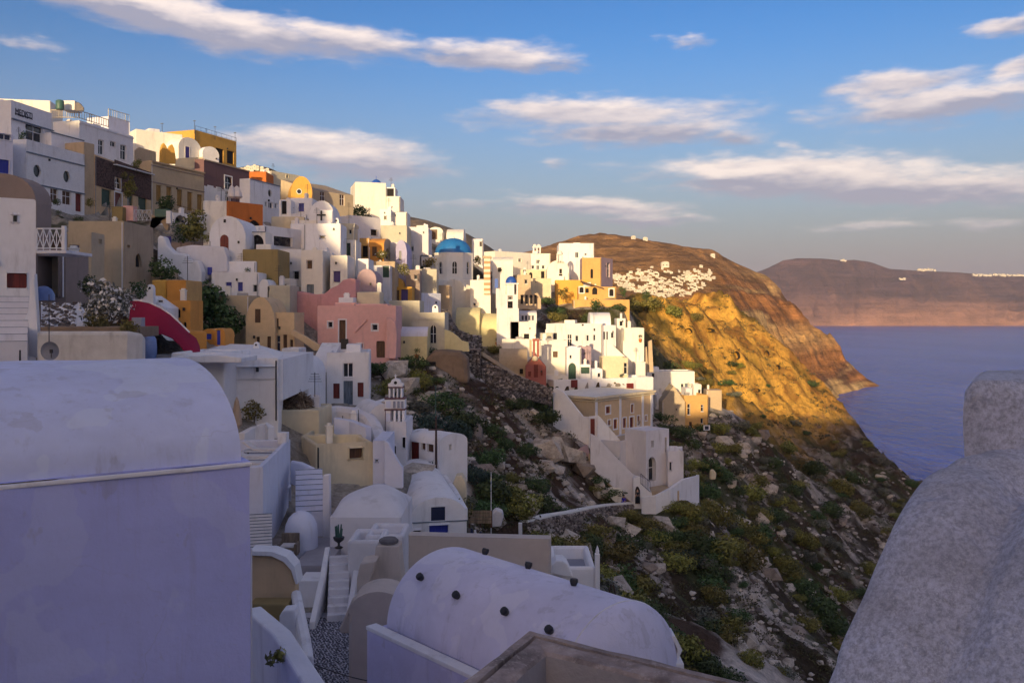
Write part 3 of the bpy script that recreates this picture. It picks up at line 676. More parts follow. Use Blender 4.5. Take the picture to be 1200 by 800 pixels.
# --- top row along the ridge (fronts look out to the right, receding)
hs('long sunlit white house at the very top left of the ridge', -60, 59, 113, 170, 128, 6, 'white_warm', par=.3, yt1=118)
u2 = hs('white house with dark sign lettering and a deep dark veranda', 13, 61, 117, 182, 108, 5, 'white', yt1=133, par=.3, ops=[('rk0', 30, 147, 50, 167), ('rk0', 52, 155, 60, 170)], bands=[(139, .12, .3, 'slate')])
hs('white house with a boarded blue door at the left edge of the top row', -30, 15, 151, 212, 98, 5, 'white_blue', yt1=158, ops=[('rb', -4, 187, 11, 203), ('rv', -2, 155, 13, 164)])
u3 = hs('large white house under a balustraded roof terrace', 93, 156, 141, 205, 121, 4.2, 'white', yt1=160, par=.25, ops=[('rkw', 115, 164, 121.5, 181), ('rkw', 129, 166, 135.5, 172), ('rkw', 141, 170, 148, 187)], bands=[(143.5, .16, .12, 'white')])
hs('small white stair house raised above the balustraded terrace', 127, 152, 136, 165, 129, 4, 'white_blue', yt1=143, par=.1, ctrl=False)
hs('small white flat-roofed house with dark roof edge above the oval windows', 60, 98, 155, 196, 113, 4, 'white', yt1=165, par=.15, bands=[(155, .14, .1, 'slate')], ctrl=False)
u4 = hs('white house with two oval windows', 31, 99, 163, 252, 104, 6, 'white', yt1=181, par=.3, ops=[('ok', 39, 193, 48, 208), ('ok', 74, 200, 82, 214), ('rkw', 42, 217.5, 49, 227), ('rnw', 59, 221, 68, 238), ('rnw', 73, 224, 83.5, 240), ('rr', 88.5, 227, 96, 248)], bands=[(178, .14, .12, 'slate'), (214, .14, .12, 'slate')])
hs('narrow tan tower between the oval window house and the brown stone house', 98, 111, 166, 246, 114.3, 5, 'sand', yt1=169, par=.2)
u9 = hs('house clad in brown stone with green shutters and an arched window', 111, 177, 181, 252, 116, 6, 'beige', yt1=204, par=.3, ops=[('rg', 119, 222, 130, 243), ('akt', 134.5, 208, 141.5, 221), ('rrt', 134.5, 226, 142.5, 246), ('rg', 149, 228, 156, 242), ('rg', 162, 231, 172, 246)])
u10 = hs('long tan house with tall ochre shutters and a cornice', 177, 239, 188, 256, 132.6, 6, 'ochre_light', yt1=202, par=.25, ops=[('ry', 183, 217, 189, 236), ('ry', 195, 219, 201, 238), ('ry', 207.5, 222, 213.5, 242), ('ry', 219.5, 225, 225.5, 247), ('ry', 231, 228, 237, 250)], bands=[(189, .22, .25, 'tan'), (193.5, .12, .12, 'taupe'), (213, .14, .10, 'taupe')])
u13 = hs('dark brown brick house with white arched window', 239, 292, 186, 240, 143.9, 1.8, 'plum', yt1=200, par=.2, ops=[('akt', 263.5, 207, 271.5, 222), ('rkt', 244, 219, 249, 234), ('rkt', 254, 221, 259, 235), ('rkt', 264, 224, 269, 236)], bands=[(187, .2, .15, 'tan')])
hs('white house with a long vaulted back behind the tan house', 159, 214, 151, 200, 150, 6, 'white_warm', yt1=158, par=.3)
hs('white vaulted house with a narrow blue door behind the brick house', 209, 236, 158, 200, 152, 4, 'white_warm', 'vaultF', Y1=157, rise=2.2, ops=[('rp', 217, 172, 222, 186)], ctrl=False)
hs('small white vault before the mustard yellow house', 237, 257, 170, 200, 156, 3, 'white', 'vaultF', Y1=159, rise=1.6, ctrl=False)
u12 = hs('mustard yellow house with deep dark loggias on the skyline', 228, 277, 152, 205, 163, 7, 'yellow', yt1=166, par=.3, ops=[('rh', 253, 174, 262, 192), ('rh', 266, 177, 274, 192)])
hs('white house with orange terrace wall at its side', 238, 266, 235, 282, 104, 5, 'white_warm', par=.3, Y1=104.5)
u14 = hs('terracotta orange house front with one dark arch', 266.5, 308, 235.5, 280, 104.4, 5, 'terracotta', yt1=240, par=.35, ops=[('ah', 290, 258, 306, 276)])
hs('white vaulted house with an arched oxblood door', 245, 288, 253, 302, 96, 6, 'white', 'vaultF', rise=2.6, ops=[('ar', 258, 275, 268, 300), ('rk', 262, 257, 265, 261)])
hs('white arched portal under the terracotta wall', 288, 311, 271, 300, 99, 3, 'white_warm', par=.15, ops=[('ah', 293, 275, 309, 296)], bands=[(272, .1, .06, 'slate')])
hs('plain olive tan wall house below the arched portal', 284, 326, 292, 338, 95, 5, 'olive', par=.15)
u18 = hs('low white house with a long dark mural board', 310, 353, 264, 294, 104, 5, 'white', Y1=110, par=.15, ops=[('rm', 320, 277.5, 342, 288.5)])
hs('white house with an oval window and a row of small blue windows', 293, 328, 209, 266, 118, 1.6, 'white', yt1=218, par=.15, ops=[('ok', 314, 222, 318.5, 231), ('rv', 310.5, 236, 313, 242), ('rv', 314.5, 237, 320, 244), ('rv', 321.5, 238, 325, 244)], bands=[(209.5, .14, .1, 'slate')])
hs('white house with one dark doorway beside the oval window house', 327, 341, 234, 262, 116, 4, 'white', par=.15, ops=[('rh', 330, 235.5, 336, 251)])
u20 = hs('golden yellow vaulted house with a round window', 341, 366, 206, 250, 132, 6, 'gold', 'vaultF', rise=2.7, Y1=133, ops=[('okt', 348, 222, 353, 227)])
hs('long tan house with a pitched tile roof behind the golden vault', 362, 414, 222, 262, 136, 7, 'ochre_light', 'shed', yt1=229, rise=2.2, roofm='tile', ops=[('rnw', 375, 224.5, 381, 238), ('rnw', 398, 228, 404, 241)])
hs('low grey house on the skyline left of the golden vault', 318, 352, 200, 232, 165, 6, 'grey_cream', yt1=206, par=.1, ops=[('rk', 335, 205, 338, 209)])
hs('small brown roofed house on the skyline right of the brick house', 291, 312, 201, 228, 160, 5, 'terracotta', par=.1, ctrl=False)
u21 = hs('white house marked with a large dark cross', 372, 390, 246, 268, 110, 2.0, 'white', par=.12)
hs('big white vault behind the dark cross', 362, 392, 235, 285, 113, 4, 'white', 'vaultF', rise=2.4)
hs('plain white wall house with a slit window below the cross', 356, 399, 262, 306, 106, 4, 'white', par=.12, ops=[('rk', 374.5, 276, 381, 279.5)])
hs('white house with a bright blue shutter under the golden vault', 340, 366, 232, 262, 118, 4, 'white', par=.15, ops=[('rb', 350, 238, 356.5, 248)])
# --- second row
w1 = hs('tall white house wall right of the olive wall', 326, 353, 292, 338, 102, 5, 'white', par=.15, ops=[('rkw', 344, 317.5, 350.5, 327.5)])
hs('bright white two storey house with a teal door', 353, 378, 293, 348, 100, 5, 'white_warm', par=.15, ops=[('rnw', 359, 304.5, 366, 315.5), ('rs', 359.5, 333, 368, 346)])
hs('recessed white house with one tall slate shutter', 376, 389, 296, 340, 104, 4, 'white_lilac', par=.1, ops=[('rs', 380, 305, 387, 323.5)])
hs('white house with an indigo door above the pink wall', 387, 407, 299, 340, 101, 5, 'white_warm', par=.15, ops=[('rp', 391, 317.5, 399, 330.5)])
hs('sunlit white house with dark green doors', 401, 417, 281, 318, 110, 4, 'white_warm', par=.2, ops=[('rg', 402.5, 284.5, 411, 299.5)])
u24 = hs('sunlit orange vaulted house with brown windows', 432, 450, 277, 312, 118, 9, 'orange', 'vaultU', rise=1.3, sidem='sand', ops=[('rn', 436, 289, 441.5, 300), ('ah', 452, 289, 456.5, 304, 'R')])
hs('ochre wall house with a canopy left of the orange vault', 415, 433, 279, 310, 119, 5, 'ochre', par=.1, ops=[('rh', 425, 288, 431, 301)])
hs('small lavender vaulted chapel', 463, 477, 281, 312, 122, 6, 'lavender', 'vaultF', rise=2.2, ops=[('rv', 467.5, 294, 470.5, 305)])
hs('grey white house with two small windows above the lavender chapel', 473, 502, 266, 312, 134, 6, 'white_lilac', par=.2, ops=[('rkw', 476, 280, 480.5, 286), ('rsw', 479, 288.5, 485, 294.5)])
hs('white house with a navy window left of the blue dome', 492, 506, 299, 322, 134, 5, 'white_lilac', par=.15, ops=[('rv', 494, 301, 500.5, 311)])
hs('low cream house behind the orange vault', 446, 477, 264, 292, 128, 5, 'grey_cream', par=.2)
u27 = hs('big sunlit white house standing out on the skyline', 416, 452.5, 213, 262, 165, 8, 'white_warm', yt1=214.5, par=.2)
hs('lower stepped wing of the big skyline house', 452.5, 469, 230, 262, 165.5, 6, 'white_warm', par=.2, ctrl=False)
hs('white block with a dark recess on the skyline wing', 452, 463, 219.5, 240, 167, 4, 'white', par=.1, ops=[('rh', 453.5, 221, 461.5, 232)], ctrl=False)
hs('white framed porch with a small dark window below the skyline house', 445, 458, 245, 268, 150, 4, 'white', par=.1, ops=[('rk', 450, 253, 453, 257.5)])
hs('sunlit white house stepping down from the skyline house', 457, 477, 248.5, 274, 152, 5, 'white_warm', par=.2)
hs('pale terrace house with dark awning on the slope under the skyline house', 410, 446, 252, 292, 124, 5, 'white_lilac', Y1=128, par=.15, ops=[('rh', 434, 269, 442, 276)])
hs('narrow sunlit house with a red awning on the ridge', 488, 498, 264, 285, 172, 5, 'white_warm', par=.1)
hs('white house with a red brown double door on the ridge', 502, 519, 266, 285, 178, 5, 'white_warm', 'vaultF', rise=1.0, ops=[('rn', 504.5, 269, 512.5, 280.5)])
hs('white vaulted house with a dark arched end behind the blue dome', 523, 543, 266, 300, 178, 11, 'white_warm', 'vaultU', rise=2.2, ops=[('ah', 545, 271, 549, 281, 'R')])
hs('small lit white house right of the dark arched end', 553, 566, 280, 312, 185, 6, 'white_lilac', par=.1, ops=[('rk', 562, 283, 565, 289)])
# --- the blue domed church
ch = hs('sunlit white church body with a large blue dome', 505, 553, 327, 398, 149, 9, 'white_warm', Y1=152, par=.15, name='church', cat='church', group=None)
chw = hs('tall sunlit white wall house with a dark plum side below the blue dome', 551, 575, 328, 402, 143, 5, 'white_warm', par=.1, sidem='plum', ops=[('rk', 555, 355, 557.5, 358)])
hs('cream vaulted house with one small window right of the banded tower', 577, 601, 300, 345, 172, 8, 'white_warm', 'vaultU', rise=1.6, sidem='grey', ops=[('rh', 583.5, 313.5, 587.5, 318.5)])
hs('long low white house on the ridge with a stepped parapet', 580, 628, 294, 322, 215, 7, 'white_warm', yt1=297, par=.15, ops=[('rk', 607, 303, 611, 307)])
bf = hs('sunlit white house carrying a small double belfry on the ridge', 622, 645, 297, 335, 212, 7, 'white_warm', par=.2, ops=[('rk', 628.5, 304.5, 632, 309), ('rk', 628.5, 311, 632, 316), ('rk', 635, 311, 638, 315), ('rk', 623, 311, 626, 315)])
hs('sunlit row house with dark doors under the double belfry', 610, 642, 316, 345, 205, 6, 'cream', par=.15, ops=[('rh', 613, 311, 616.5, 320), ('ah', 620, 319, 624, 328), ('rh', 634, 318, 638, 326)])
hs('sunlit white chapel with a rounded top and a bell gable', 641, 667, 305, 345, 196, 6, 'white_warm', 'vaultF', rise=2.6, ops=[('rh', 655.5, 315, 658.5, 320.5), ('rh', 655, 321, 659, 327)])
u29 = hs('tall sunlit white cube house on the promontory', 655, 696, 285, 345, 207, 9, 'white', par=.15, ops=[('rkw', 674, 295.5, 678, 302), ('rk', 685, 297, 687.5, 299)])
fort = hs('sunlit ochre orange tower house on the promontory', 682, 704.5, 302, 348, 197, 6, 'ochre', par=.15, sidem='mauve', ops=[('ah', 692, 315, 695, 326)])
hs('long orange retaining house wall under the white chapel', 651, 690, 328, 356, 192, 5, 'gold', par=.1, backz=.8)
hs('orange house with arched loggias and a curved terrace', 678, 722, 336, 358, 188, 6, 'ochre', par=.1, ops=[('aht', 679, 331.5, 684, 343), ('rh', 686, 338, 690, 343), ('ah', 694, 336.5, 700, 345), ('aht', 714, 338.5, 719, 347)])
hs('curved ochre terrace wall before the arched loggias', 672, 738, 351, 362, 184, 4, 'ochre', par=.5, backz=.8)
# --- middle terraces right of the pink house
hs('pale yellow church annex with a smooth blank wall', 456, 492, 352, 418, 101, 5, 'grey_cream', par=.1)
sq = hs('grey cream church with a cornice and a tall arched window', 482, 521, 366, 426, 97, 6, 'grey_cream', par=.15, ops=[('ak', 504.5, 381, 511, 402)], bands=[(372.5, .3, .14, 'grey_cream')])
hs('white roofed shed with a pale yellow wall', 465, 501, 383, 420, 94, 3, 'pale_yellow', 'vaultU', rise=1.0, roofm='white_blue')
hs('mustard yellow house with an indigo doorway and a pointed gable', 456, 483, 336, 358, 118, 4, 'yellow', par=.2, ops=[('rn', 458, 340, 468, 352), ('rp', 470, 339, 478, 353)])
hs('mustard yellow gable with a dark window', 456, 473, 325, 342, 119.4, 3, 'yellow', 'vaultF', rise=1.6, ops=[('rh', 462, 330, 467, 335)], ctrl=False)
hs('white house with a long sloping roof wall right of the mustard house', 485, 517, 343, 372, 122, 5, 'white_blue', Y1=126, par=.1)
hs('mauve plastered house above the pink house', 418, 441, 315, 352, 101, 5, 'mauve', 'vaultF', rise=1.4)
hs('small white house on the mauve roof', 419, 432, 303, 330, 106, 4, 'white', par=.15)
hs('white house with a tall dark teal shutter above the mustard house', 437, 457, 311, 346, 114, 4, 'white_lilac', par=.1, ops=[('rg', 448.5, 311, 456, 325)])
hs('tan terrace house with a canopy below the orange vault', 432, 463, 306, 325, 116, 4, 'tan', par=.3)
hs('ochre terrace house overgrown with plants left of the church', 486, 506, 322, 345, 128, 4, 'sand', par=.4)
hs('brown terrace house at the foot of the church wall', 494, 527, 334, 362, 130, 5, 'sand', par=.2)
hs('cream sunlit vault below the tall church wall', 534, 562, 360, 398, 138, 8, 'pale_yellow', 'vaultU', rise=2.6)
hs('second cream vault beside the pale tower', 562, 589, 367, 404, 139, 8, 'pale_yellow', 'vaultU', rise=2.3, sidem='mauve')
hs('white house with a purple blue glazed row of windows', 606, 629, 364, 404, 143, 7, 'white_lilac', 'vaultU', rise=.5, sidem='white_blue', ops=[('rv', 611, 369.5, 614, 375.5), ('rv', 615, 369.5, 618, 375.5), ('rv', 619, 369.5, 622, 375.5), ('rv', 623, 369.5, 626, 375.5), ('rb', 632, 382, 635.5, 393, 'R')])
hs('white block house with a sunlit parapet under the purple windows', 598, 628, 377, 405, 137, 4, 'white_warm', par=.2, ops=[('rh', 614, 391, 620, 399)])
hs('long sunlit white parapet house behind the red chapel', 588, 633, 397, 440, 134, 4, 'white_warm', par=.3, backz=.6)
hs('tan vaulted nave behind the red chapel', 585, 618, 409, 446, 127, 5, 'sand', 'vaultU', rise=2.4, ops=[('rh', 609, 432, 613, 438)])
red = house('small dark red chapel with a gabled front and a slender belfry', 616, 640, 416, 446, 124, 5, 'redwall', 'gableF', rise=1.6, ops=[('rr', 625.5, 427, 630.5, 442), ('rr', 619, 435, 622.5, 441), ('rr', 633.5, 434, 636, 440)], name='chapel', cat='chapel')
hs('sunlit white house with a single ochre window', 632, 665, 399, 448, 132, 6, 'white_warm', par=.15, ops=[('rn', 648, 411.5, 653.5, 418.5)])
hs('white house with a large arched green door', 664, 681, 407, 448, 128, 5, 'white', par=.2, ops=[('ag', 666, 425, 675, 445), ('rk', 667.5, 416, 670, 420)])
hs('small white house with a wide green shutter', 680, 692, 427, 446, 127, 3, 'white', par=.1, ops=[('rg', 680.8, 430, 690.8, 437.5)])
hs('mauve brick annex above the green shutter', 680, 693, 406, 432, 131, 4, 'mauve', par=.1)
cx = hs('long pale house with a row of narrow dark windows', 640, 706, 379, 420, 142, 6, 'white_lilac', Y1=140, par=.15, ops=[('rk', 648, 389.5, 653, 399), ('rk', 664.5, 391.5, 670, 406), ('rkw', 674, 393, 677.5, 400), ('rk', 687, 392.5, 689.8, 399.5), ('rk', 695, 392, 697.5, 399), ('rk', 681.5, 379, 684, 382), ('rk', 695.5, 384.5, 697.5, 388)])
hs('pale house front with three slit windows', 702, 722, 381, 424, 141, 5, 'white_lilac', par=.1, ops=[('rk', 704, 388.5, 706, 398), ('rk', 707.3, 388.5, 709.3, 398), ('rk', 710.6, 388.5, 712.6, 398), ('rk', 716, 389.5, 719, 396)])
hs('sunlit white barrel vault over the slit windows', 692, 716, 366, 388, 144, 6, 'white', 'vaultU', rise=2.2, ops=[('rh', 717.5, 375.5, 719.2, 384, 'R')])
hs('small sunlit white house with one window right of the vault', 723, 733, 373, 392, 146, 4, 'white_warm', par=.1, ops=[('rkw', 726, 376, 730, 382)])
hs('bright sunlit white terrace block right of the vault', 730, 755, 384, 400, 143, 4, 'white_warm', par=.5)
hs('cream round cornered house over the beige mansion', 706, 736, 419, 446, 131, 5, 'cream', par=.3, ops=[('rk', 731, 425, 735, 438)])
hs('low white house with dark doorway at the end of the lane', 744, 757, 424, 450, 140, 4, 'white_warm', par=.2)
# --- sunlit pair of yellow houses
y1 = hs('sunlit white house with a brown stone panel and two small doors', 758, 814, 435, 468, 178, 6, 'white_warm', par=.2, ops=[('rk', 764, 437, 767, 442), ('rk', 798, 449.5, 801, 455), ('rs', 802.5, 449, 806, 459)])
y2 = hs('sunlit pale yellow house with three dark windows and doors', 802, 830, 463, 508, 170, 6, 'ochre', par=.7, Y1=171, ops=[('rk', 805.5, 473, 809, 486), ('rk', 821, 474, 824.5, 482), ('rk', 821, 490, 824, 496), ('rn', 807.5, 494, 811, 503)])
hs('ochre gabled wing beside the pale yellow house', 776, 803, 452, 498, 168, 5, 'ochre_light', 'gableF', rise=3.0)
hs('pale ruined wall house right of the yellow pair', 828, 846, 457, 480, 180, 3, 'sand', par=.05)
# --- pink group
pk = hs('salmon pink house with a brown stable door and white window trims', 372, 464, 358, 422, 90, 5, 'pink', par=.12, ops=[('rkt', 384.5, 377, 389.5, 383.5), ('rnt', 397.5, 375, 405, 408), ('rkt', 436, 380, 442.5, 387), ('rkt', 419, 402.5, 425, 408), ('rn', 441, 399.5, 451, 419)])
hs('upper salmon pink block on the pink roof', 417, 454, 356, 378, 92, 3.4, 'pink', par=.1, ctrl=False)
hs('small salmon pink block on the pink roof beside the door', 392, 417, 354.5, 374, 92, 3.4, 'pink', par=.1, ctrl=False)
hs('cream cube on the pink roof', 418, 445, 342, 364, 95, 3, 'cream', par=.1, ctrl=False)
# --- left middle
th = hs('tan house with a rounded gable and dark tall windows', 288, 322, 348, 416, 84, 5, 'beige', 'vaultF', rise=2.8, ops=[('rn', 299, 362, 305.5, 378), ('rn', 300.5, 394.5, 304.5, 401), ('rn', 313, 394, 317.5, 409)])
hs('lower wing of the tan house with an indigo door', 321, 345, 366, 416, 84.8, 4, 'beige', par=.2, ops=[('rn', 322, 373, 326.5, 384), ('rv', 321.5, 393, 328.5, 414), ('rn', 332, 392, 336.5, 408), ('rn', 340, 398, 343.5, 407)])
hs('ochre wall house over the dark bushes', 246, 292, 346, 402, 87, 4, 'ochre_light', par=.3)
hs('pale grey house between the tan gable and the pink wall', 313, 340, 334, 380, 92, 4, 'grey_cream', par=.15)
wb = hs('low white house with small blue windows', 248, 303, 319, 350, 92, 5, 'white', par=.1, ops=[('rb', 264.5, 330.5, 271.5, 344), ('rb', 278.5, 330.5, 284.5, 341), ('rk', 296.5, 333.5, 301.5, 342)])
hs('small white vault beside the blue windows', 303, 316, 327, 352, 92, 4, 'white', 'vaultF', rise=1.2)
ob = hs('big ochre cube house with a brown shaded side', 80, 145, 259, 352, 80, 6.6, 'ochre_light', par=.15, sidem='tan', ops=[('ah', 158.5, 297, 165.5, 313, 'R'), ('rh', 149, 287, 152, 290, 'R')])  # side walls in darker tan: their shade is put into the wall colour
hs('small ochre house with an indigo window', 77, 107, 272, 352, 74, 2.4, 'ochre_light', par=.1, ops=[('rp', 82.5, 287, 93, 309.5), ('rh', 116, 281, 118, 284, 'R')])
tv = hs('taupe vaulted house behind the white tower', -42, 42, 203, 420, 60, 2.1, 'taupe', 'vaultF', rise=2.0)
wt = hs('tall white tower house with an oxblood shutter and stairs', -60, 42, 228, 425, 46, 5, 'white', Y1=48, par=.3, ops=[('rr', 8, 320, 31.5, 337.5), ('rk', 15, 252, 20.5, 260)])
hs('taupe porch house with a deep recess under the white balcony', 42, 77, 296, 350, 54, 3, 'taupe', par=.1, ops=[('rt', 45, 300, 69, 347)], rec=1.6)
hs('mustard orange cube house over the magenta roof', 195, 218, 328, 392, 76, 4, 'orange', par=.1, sidem='ochre')
hs('bright golden block at the left of the mustard cube', 178, 195, 328, 372, 76.5, 4, 'gold', par=.1)
hs('lower mustard orange block with a small arched window', 196, 223, 352, 398, 73, 3, 'orange', par=.1, ops=[('ah', 207, 362, 211.5, 372), ('ah', 208, 376, 212.5, 384), ('ah', 215, 377, 218.5, 384)])
hs('tiny orange vault with a blue shutter', 236, 253, 385, 410, 60, 3, 'orange', 'vaultF', rise=.4, ops=[('rb', 239.5, 391, 248, 397.5)])
hs('tiny orange house end with a tall blue door', 253, 264, 385, 410, 59, 2, 'orange', 'vaultF', rise=.6, ops=[('rb', 254.5, 387, 258.5, 404)])
hs('small white house with a pyramid chimney beside the gold block', 150, 193, 346, 372, 70, 3, 'white', 'gableF', rise=1.0, ops=[('rh', 172, 352, 178, 354), ('rh', 186, 352, 191, 354)])
# --- near middle: white terraces
fb = hs('white flat roofed house with a long recessed wall panel', 262, 326, 420, 496, 52, 5, 'white', par=.12, Y1=52.6, rec=.12, ops=[('rw0', 267, 429.5, 324, 444)])
hs('low white house end in front of the recessed panel house', 200, 263, 413, 470, 50, 5, 'white', par=.12, ops=[('rk', 259.5, 432, 262, 444)])
hs('white vault sloping behind the flat roofed house', 322, 362, 420, 462, 66, 6, 'white', 'vaultF', rise=1.6, ops=[('rk', 345, 439.5, 347.5, 445)])
sl_ = hs('white house with slate door and oxblood shutters', 383, 433, 413, 475, 76, 7, 'white', 'flat', par=.25, Y1=76.5, ops=[('rkw', 402, 425, 414, 442), ('rs', 402.5, 446, 413.5, 474), ('rr', 390.5, 449, 398, 467), ('rr', 419, 448, 426, 465), ('rk', 370, 453, 376, 472, 'L')])
hs('sloping white shoulder house left of the slate door', 360, 384, 434, 476, 77, 6, 'white', 'shed', rise=2.2, ops=[('rk', 372, 453, 377, 471)])
tank = hs('cream cistern house heaped with brushwood', 316, 374, 480, 512, 56, 4, 'cream', par=.1)
pq = hs('cream parapet house with a brown window', 370, 437, 521, 572, 50, 4.5, 'cream', yt1=517, par=.5, ops=[('rn', 409, 524.5, 425, 537)])
hs('low cream parapet terrace', 355, 428, 509, 530, 54, 5, 'cream', par=.6)
hs('white house wall beside the cream parapet', 437, 452, 516, 572, 51, 4, 'white_blue', par=.1, ops=[('rk', 440, 538, 443, 541)])
lv = hs('long white church vault beside the bell tower', 428, 468, 474, 545, 61, 4, 'white', 'vaultF', rise=2.0, Y1=62)
hs('white church front under the bell tower with dark doors', 455, 476, 494, 548, 59.5, 4, 'white_lilac', par=.1, ops=[('rh', 457, 522, 464, 540), ('rh', 471.5, 512, 475, 525)])
cp = hs('white chapel with an oxblood door and a rounded end', 475, 515, 504, 552, 62.5, 2.6, 'white', 'vaultU', Y1=60, rise=.65, ops=[('rr', 480, 517.5, 491, 545), ('rn', 493, 518.5, 498.5, 527), ('rn', 500, 519, 508, 529.5), ('rk', 526, 517, 529, 527, 'R')])
dv = hs('white barrel vaulted house with two navy windows', 481.5, 547, 584, 650, 47.7, 13, 'white', 'vaultF', Y1=48.3, rise=1.15, ops=[('rv', 505, 593.5, 521.5, 609.5), ('rb', 503, 614.5, 525.5, 626), ('rh', 484.5, 620.5, 493.5, 631)], bands=[(612.3, .05, .05, 'slate')])
lm = hs('lumpy white vaulted roof house with a pink tinged front', 386, 470, 606, 668, 39, 4.5, 'white_lilac', 'lump', rise=.9)
hs('low white walled yard below the lumpy roof', 428, 473, 627, 690, 36, 2.2, 'white_lilac', par=.4)
hs('second low white walled yard stepping down to the chimney', 407, 448, 633, 700, 35, 2.0, 'white_lilac', par=.4)
hs('long tan flat roofed house behind the big white vault', 478, 645, 627, 700, 34, .6, 'mauve_tan', yt1=631.5, par=.02)
sw = hs('small white terrace house with a finial post', 646, 698, 664, 712, 36, 3.4, 'white', par=.55, roofm='grey_blue')
tb = hs('white terrace house with sun loungers on the roof', 200, 308, 548, 660, 37.7, 8.2, 'white_blue', Y1=38.1, par=.55, roofm='deck', ops=[('rv', 337, 570, 341, 596, 'R')])

ar = hs('white arcade with dark arches under the brown balcony', 203, 240, 249, 288, 113, 3, 'white', Y1=117, par=.1, rec=1.2, ops=[('ah', 205, 252, 217, 284), ('ah', 220, 256, 236, 286)], ctrl=False)
up_ = hs('white walled roof terrace with two oxblood roof doors behind the mansion', 649, 766, 445, 476, 125, 5, 'white', par=.9, Y1=131, roofm='white_warm', ops=[], ctrl=False)
tw_ = hs('white terrace house with an arched cellar window under the mansion', 727, 757, 517, 568, 106, 3, 'white_lilac', yt1=510, par=.1, roofm='sand', ops=[('ah', 737.5, 540, 747.5, 549)], ctrl=False)
tw2 = hs('white terrace house with a tall arched doorway under the mansion', 757, 784, 505, 568, 104.5, 3.6, 'white_lilac', yt1=502, par=.1, ops=[('ak', 759, 535, 768.5, 563), ('rk', 763, 516, 766, 524), ('rk', 779, 512, 781.5, 530)], ctrl=False, rec=.6)
hs('white right wing with a small roof terrace under the mansion', 783, 801, 528, 575, 105, 4, 'white_lilac', par=.7, ops=[('rk', 784.5, 541, 787, 551)], ctrl=False)
# --- terrace walls and small blocks that fill the steps of the slope
for i_, (lb_, *a_) in enumerate((
  ('olive garden terrace wall below the lavender chapel', 476, 492, 316, 334, 121, 3, 'taupe'), ('grey terrace wall under the navy window house', 486, 512, 315, 335, 126, 3, 'grey_cream'),
  ('low white wall house left of the dark cross block', 341, 372, 258, 280, 112, 3, 'white_warm'), ('sunlit cream ledge house below the oval window house', 318, 356, 254, 272, 113, 4, 'cream'),
  ('small white block under the blue shutter house', 340, 360, 262, 274, 110, 3, 'white'), ('narrow white stair tower between two dark windows', 376, 383, 290, 330, 105, 2, 'white'),
  ('pale block left of the teal door house', 322, 340, 326, 345, 97, 3, 'white_warm'), ('white ledge house above the small blue windows', 262, 300, 306, 326, 94.6, 2.5, 'white'),
  ('white garden house right of the lumpy stepped wall', 226, 250, 300, 330, 97, 3, 'white_lilac'), ('tan retaining house under the white arcade', 196, 244, 284, 304, 108, 3, 'taupe'),
  ('white low house above the tan retaining wall', 244, 262, 282, 300, 100, 3, 'white'), ('tiny cream block at the foot of the big skyline house', 398, 416, 262, 282, 116, 3, 'cream'),
  ('white stepped block right of the chimney with a dark hole', 398, 420, 268, 292, 118, 3, 'white'), ('grey white terrace block under the dark awning house', 446, 470, 284, 300, 124, 3, 'white_lilac'),
  ('brown garden wall house left of the cobalt belfry', 556, 582, 345, 362, 150, 3, 'sand'), ('small sunlit ochre house under the ridge row', 604, 622, 322, 338, 175, 4, 'ochre_light'),
  ('cream block below the ridge row with a flat roof', 622, 646, 326, 346, 185, 4, 'cream'), ('white side block left of the arched green door', 640, 666, 440, 452, 127, 3, 'white_warm'),
  ('low white step block right of the green shutter', 692, 706, 432, 446, 128, 3, 'white'), ('white block with a terrace left of the long pale house', 632, 648, 390, 404, 140, 3, 'grey_cream'),
  ('sunlit low wall house right of the stone panel house', 812, 822, 450, 468, 176, 3, 'white_warm'), ('small white block under the stone panel house', 768, 800, 462, 476, 172, 3, 'white'),
  ('cream garden block above the mustard cube', 176, 196, 316, 332, 86, 3, 'tan'), ('white washed block under the tan gabled house', 330, 350, 408, 420, 80, 3, 'white'))):
    x0_, x1_, yt_, yb_2, Y_, d_, m_ = a_
    hs(lb_, x0_, x1_, yt_, yb_2, Y_, d_, m_, par=.15 + .2 * (i_ % 2), ops=[('rk', x0_ + (x1_ - x0_) * .6, yt_ + (yb_2 - yt_) * .35, x0_ + (x1_ - x0_) * .6 + 3.2, yt_ + (yb_2 - yt_) * .35 + 5)] if i_ % 3 != 1 else [], ctrl=False)

hs('dark mauve side wing of the orange tower house', 704.6, 718, 301.5, 346, 197.3, 2, 'mauve', Y1=204, par=.1, ops=[('rk', 710.5, 308, 714.5, 325)], ctrl=False)

